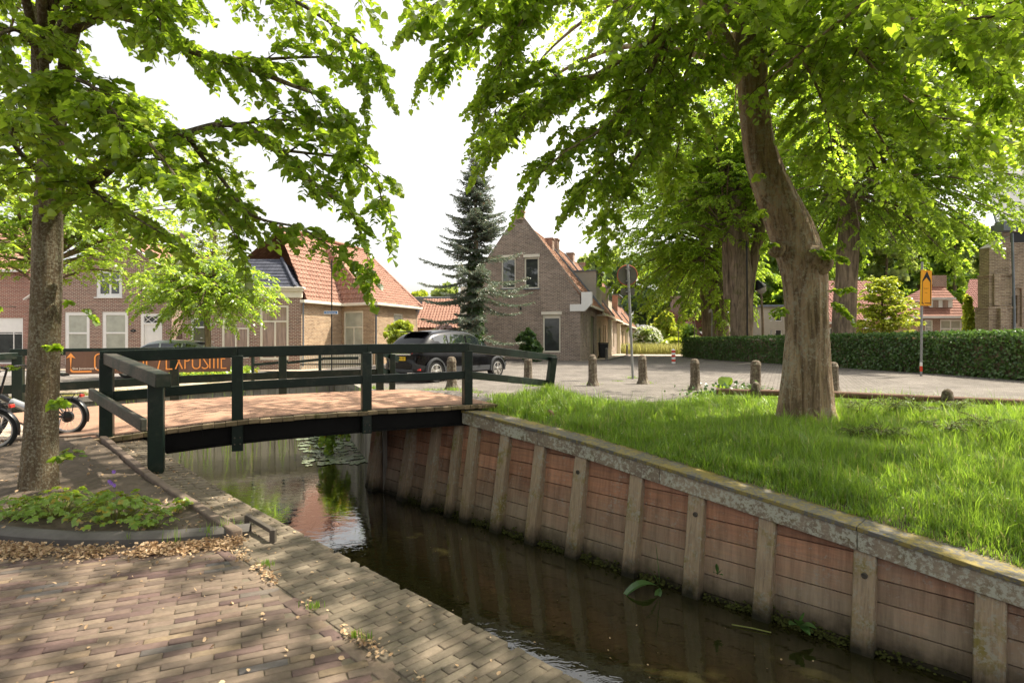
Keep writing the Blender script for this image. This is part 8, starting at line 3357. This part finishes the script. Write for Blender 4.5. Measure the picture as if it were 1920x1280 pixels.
def bicycle(label, loc, rz):
    """faces -x; local origin on the ground under the rear hub"""
    t = thing('electric_bicycle', label, 'bicycle', loc, rz, 'compact electric bicycles parked by the near lime')
    Rw = .255
    for xw in (0.0, -1.02):
        mb = MB()
        mb.torus((xw, 0, Rw), Rw - .025, .027, 'y', 36, 8)
        wh_ = mb.build('wheel', M['rubber'], t, world=False, smooth=60)
        mb = MB()
        mb.torus((xw, 0, Rw), Rw - .058, .013, 'y', 36, 6, flat=1.2)
        mb.build('rim', M['bike_grey'], wh_, world=False, smooth=60)
        mb = MB()
        mb.torus((xw, 0, Rw), Rw - .036, .0285, 'y', 36, 6, flat=.75)
        mb.build('reflective_stripe', M['concrete'], wh_, world=False, smooth=60)
        mb = MB()
        for k in range(28):
            a = k * 2 * math.pi / 28
            mb.tube([(xw + .03 * math.cos(a + .5), .02 * (-1) ** k, Rw + .03 * math.sin(a + .5)), (xw + (Rw - .06) * math.cos(a), 0, Rw + (Rw - .06) * math.sin(a))], .0016, 4)
        mb.build('spokes', M['bike_grey'], wh_, world=False)
        mb = MB()
        R = Matrix(((1, 0, 0), (0, 0, 1), (0, 1, 0)))
        mb.lathe([(.02, -.07), (.05 if xw == 0 else .03, -.04), (.075 if xw == 0 else .03, -.02), (.075 if xw == 0 else .03, .02), (.05 if xw == 0 else .03, .04), (.02, .07)], 16, (xw, 0, Rw), R)
        mb.build('hub', M['bike_black'], wh_, world=False, smooth=40)
        mb = MB()
        for i in range(13):
            pass
        m_ = 16
        a0, a1 = (-.25, 2.3) if xw == 0 else (.9, 3.3)
        for i in range(m_):
            a, b = a0 + (a1 - a0) * i / m_, a0 + (a1 - a0) * (i + 1) / m_
            r = Rw + .025
            for (y0, r0, y1, r1) in ((-.032, r - .015, 0, r), (0, r, .032, r - .015)):
                mb.poly([(xw + r0 * math.cos(a), y0, Rw + r0 * math.sin(a)), (xw + r1 * math.cos(a), y1, Rw + r1 * math.sin(a)), (xw + r1 * math.cos(b), y1, Rw + r1 * math.sin(b)), (xw + r0 * math.cos(b), y0, Rw + r0 * math.sin(b))])
        mb.build('mudguard', M['bike_black'], t, world=False, smooth=60)
    mb = MB()
    bb = Vector((-.40, 0, .27))
    st_ = Vector((-.28, 0, .62))
    hd = Vector((-.88, 0, .55))
    for y in (-.05, .05):
        mb.tube([(0, y, Rw), (-.2, y * .9, .26), tuple(bb)], .012, 8)
        mb.tube([(0, y, Rw), tuple(st_ + Vector((0, y * .5, -.12)))], .010, 8)
    mb.tube([tuple(bb), tuple(st_)], .019, 10)
    mb.tube([tuple(bb + Vector((0, 0, .05))), (-.62, 0, .40), tuple(hd)], [.036, .036, .034], 12)
    mb.tube([tuple(hd + Vector((-.03, 0, -.1))), tuple(hd + Vector((.03, 0, .12)))], .024, 10)
    mb.tube([(-1.02, .05, Rw), (-.95, .05, .5), (-.9, .0, .53)], .013, 8)
    mb.tube([(-1.02, -.05, Rw), (-.95, -.05, .5), (-.9, .0, .53)], .013, 8)
    mb.build('frame', M['bike_black'], t, world=False, smooth=60)
    mb = MB()
    mb.tube([(-.47, 0, .36), (-.55, 0, .395), (-.72, 0, .47)], [.045, .05, .046], 10)
    mb.build('battery', M['bike_grey'], t, world=False, smooth=50)
    mb = MB()
    mb.tube([tuple(st_), (-.20, 0, .80)], .014, 8)
    mb.build('seat_post', M['bike_black'], t, world=False)
    mb = MB()
    pr = [(-.34, .012, .825), (-.26, .03, .835), (-.16, .06, .845), (-.06, .085, .85), (-.02, .07, .84)]
    top = []
    for x, w_, z in pr:
        top.append([(x, -w_, z - .03), (x, -w_ * .8, z), (x, 0, z + .008), (x, w_ * .8, z), (x, w_, z - .03)])
    for i in range(len(top) - 1):
        for k in range(4):
            mb.poly([top[i][k], top[i][k + 1], top[i + 1][k + 1], top[i + 1][k]])
        mb.poly([top[i][0], top[i + 1][0], top[i + 1][4], top[i][4]])
    mb.poly(top[-1])
    mb.poly(top[0])
    mb.build('saddle', M['black'], t, world=False, smooth=50)
    mb = MB()
    mb.tube([tuple(hd + Vector((.03, 0, .1))), tuple(hd + Vector((.10, 0, .36)))], .014, 8)
    mb.tube([(-.80, 0, .905), (-.80, .16, .94), (-.76, .25, .945), (-.60, .30, .93)], .012, 8)
    mb.tube([(-.80, 0, .905), (-.80, -.16, .94), (-.76, -.25, .945), (-.60, -.30, .93)], .012, 8)
    hb = mb.build('handlebar', M['bike_black'], t, world=False, smooth=60)
    mb = MB()
    for sy in (-1, 1):
        mb.tube([(-.68, sy * .28, .94), (-.56, sy * .31, .925)], .018, 8)
    mb.build('grip', M['black'], hb, world=False, smooth=60)
    mb = MB()
    for sy in (-1, 1):
        mb.tube([(-.74, sy * .26, .93), (-.70, sy * .30, .90), (-.60, sy * .33, .885)], .006, 6)
    mb.build('brake_lever', M['bike_black'], hb, world=False)
    mb = MB()
    for y in (-.06, -.02, .02, .06):
        mb.tube([(-.22, y, .56), (.16, y, .575)], .007, 6)
    mb.tube([(.16, -.065, .575), (.16, .065, .575)], .008, 6)
    mb.tube([(-.22, -.065, .56), (-.22, .065, .56)], .008, 6)
    for sy in (-1, 1):
        mb.tube([(.0, sy * .065, Rw), (.03, sy * .07, .42), (.13, sy * .06, .57)], .006, 6)
        mb.tube([(.0, sy * .065, Rw + .02), (-.14, sy * .07, .55)], .006, 6)
    rk = mb.build('rack', M['bike_black'], t, world=False)
    mb = MB()
    mb.box((.185, 0, .545), (.03, .08, .045))
    mb.build('rear_light', M['tail_red'], rk, world=False, bevel=.008)
    mb = MB()
    mb.torus((-.40, -.075, .27), .082, .007, 'y', 28, 6)
    for k in range(5):
        a = k * 1.2566
        mb.tube([(-.40, -.075, .27), (-.40 + .08 * math.cos(a), -.075, .27 + .08 * math.sin(a))], .007, 6)
    mb.tube([(-.40, -.075, .27), (-.32, -.09, .12)], .010, 6)
    mb.tube([(-.40, .075, .27), (-.48, .09, .42)], .010, 6)
    cr = mb.build('crank', M['bike_black'], t, world=False)
    mb = MB()
    mb.box((-.32, -.14, .12), (.09, .09, .02))
    mb.box((-.48, .14, .42), (.09, .09, .02))
    mb.build('pedal', M['black'], cr, world=False)
    mb = MB()
    mb.tube([(-.06, -.05, Rw - .02), (-.04, -.16, .01)], .009, 6)
    mb.build('kickstand', M['bike_grey'], t, world=False)
    return t


b = P(127, 787, 7.75)
bicycle('black electric bicycle behind the near lime trunk, its rear wheel showing right of the trunk', (b.x, b.y, .135), math.radians(4))
b = P(-10, 815, 6.9)
bicycle('black electric bicycle cut by the left picture edge, only its rear wheel in view', (b.x, b.y, .085), math.radians(8))
# rail sections with logs on the near bank at the far left
t = thing('log_pile', 'two grey round logs lying on the bank beyond the bicycles', 'logs', P(8, 740, 12.0))
mb = MB()
mb.tube([P(-60, 738, 12.0), P(21, 737, 12.0)], .075, 12)
mb.build('log', M['old_wood'], t, smooth=60)
# ------------------------------------------------------------------ light and camera
EL = math.radians(58)
SUN = Vector((math.cos(EL) * .93, math.cos(EL) * .37, math.sin(EL)))
SUN.normalize()
sd = bpy.data.lights.new('Sun', 'SUN')
sd.energy = 4.1
sd.angle = math.radians(.55)
sd.color = (1.0, .91, .74)
so = bpy.data.objects.new('Sun', sd)
COL.objects.link(so)
so.location = (20, -10, 40)
so.rotation_euler = SUN.to_track_quat('Z', 'Y').to_euler()
W = bpy.data.worlds.new('World')
SC.world = W
W.use_nodes = True
nt = W.node_tree
nt.nodes.clear()
sky = N(nt, 'ShaderNodeTexSky', sky_type='NISHITA')
sky.sun_disc = False
sky.sun_elevation = EL
sky.sun_rotation = math.atan2(SUN.x, SUN.y)
sky.air_density = 1.0
sky.dust_density = 4.0
sky.ozone_density = 0.6
sky.altitude = 0
# thin bright haze over the whole sky
hz = N(nt, 'ShaderNodeHueSaturation', {'Saturation': 0.24, 'Value': 0.97, 'Color': sky.outputs[0]})
hz = N(nt, 'ShaderNodeVectorMath', {0: hz.outputs[0], 1: (1.0, .965, .91)}, operation='MULTIPLY')
bg = N(nt, 'ShaderNodeBackground', {'Color': hz.outputs[0], 'Strength': 0.15})
ow = nt.nodes.new('ShaderNodeOutputWorld')
nt.links.new(bg.outputs[0], ow.inputs[0])

cd = bpy.data.cameras.new('Camera')
cd.sensor_width = 36
cd.lens = 36 * F / 1920
cd.shift_y = (HY - 640) / 1920
cd.clip_start = .05
cd.clip_end = 1500
co = bpy.data.objects.new('Camera', cd)
COL.objects.link(co)
co.location = (0, 0, H)
co.rotation_euler = (math.radians(90), 0, 0)
SC.camera = co
SC.view_settings.view_transform = 'Standard'
SC.view_settings.look = 'None'
SC.view_settings.exposure = 1.26
SC.view_settings.gamma = 1
SC.view_settings.use_curve_mapping = False
SC.render.engine = 'CYCLES'
SC.cycles.use_denoising = True
SC.cycles.max_bounces = 12
SC.cycles.diffuse_bounces = 8
SC.cycles.glossy_bounces = 3
SC.cycles.transmission_bounces = 6
SC.cycles.transparent_max_bounces = 4
SC.cycles.caustics_reflective = False
SC.cycles.caustics_refractive = False
SC.cycles.sample_clamp_indirect = 6
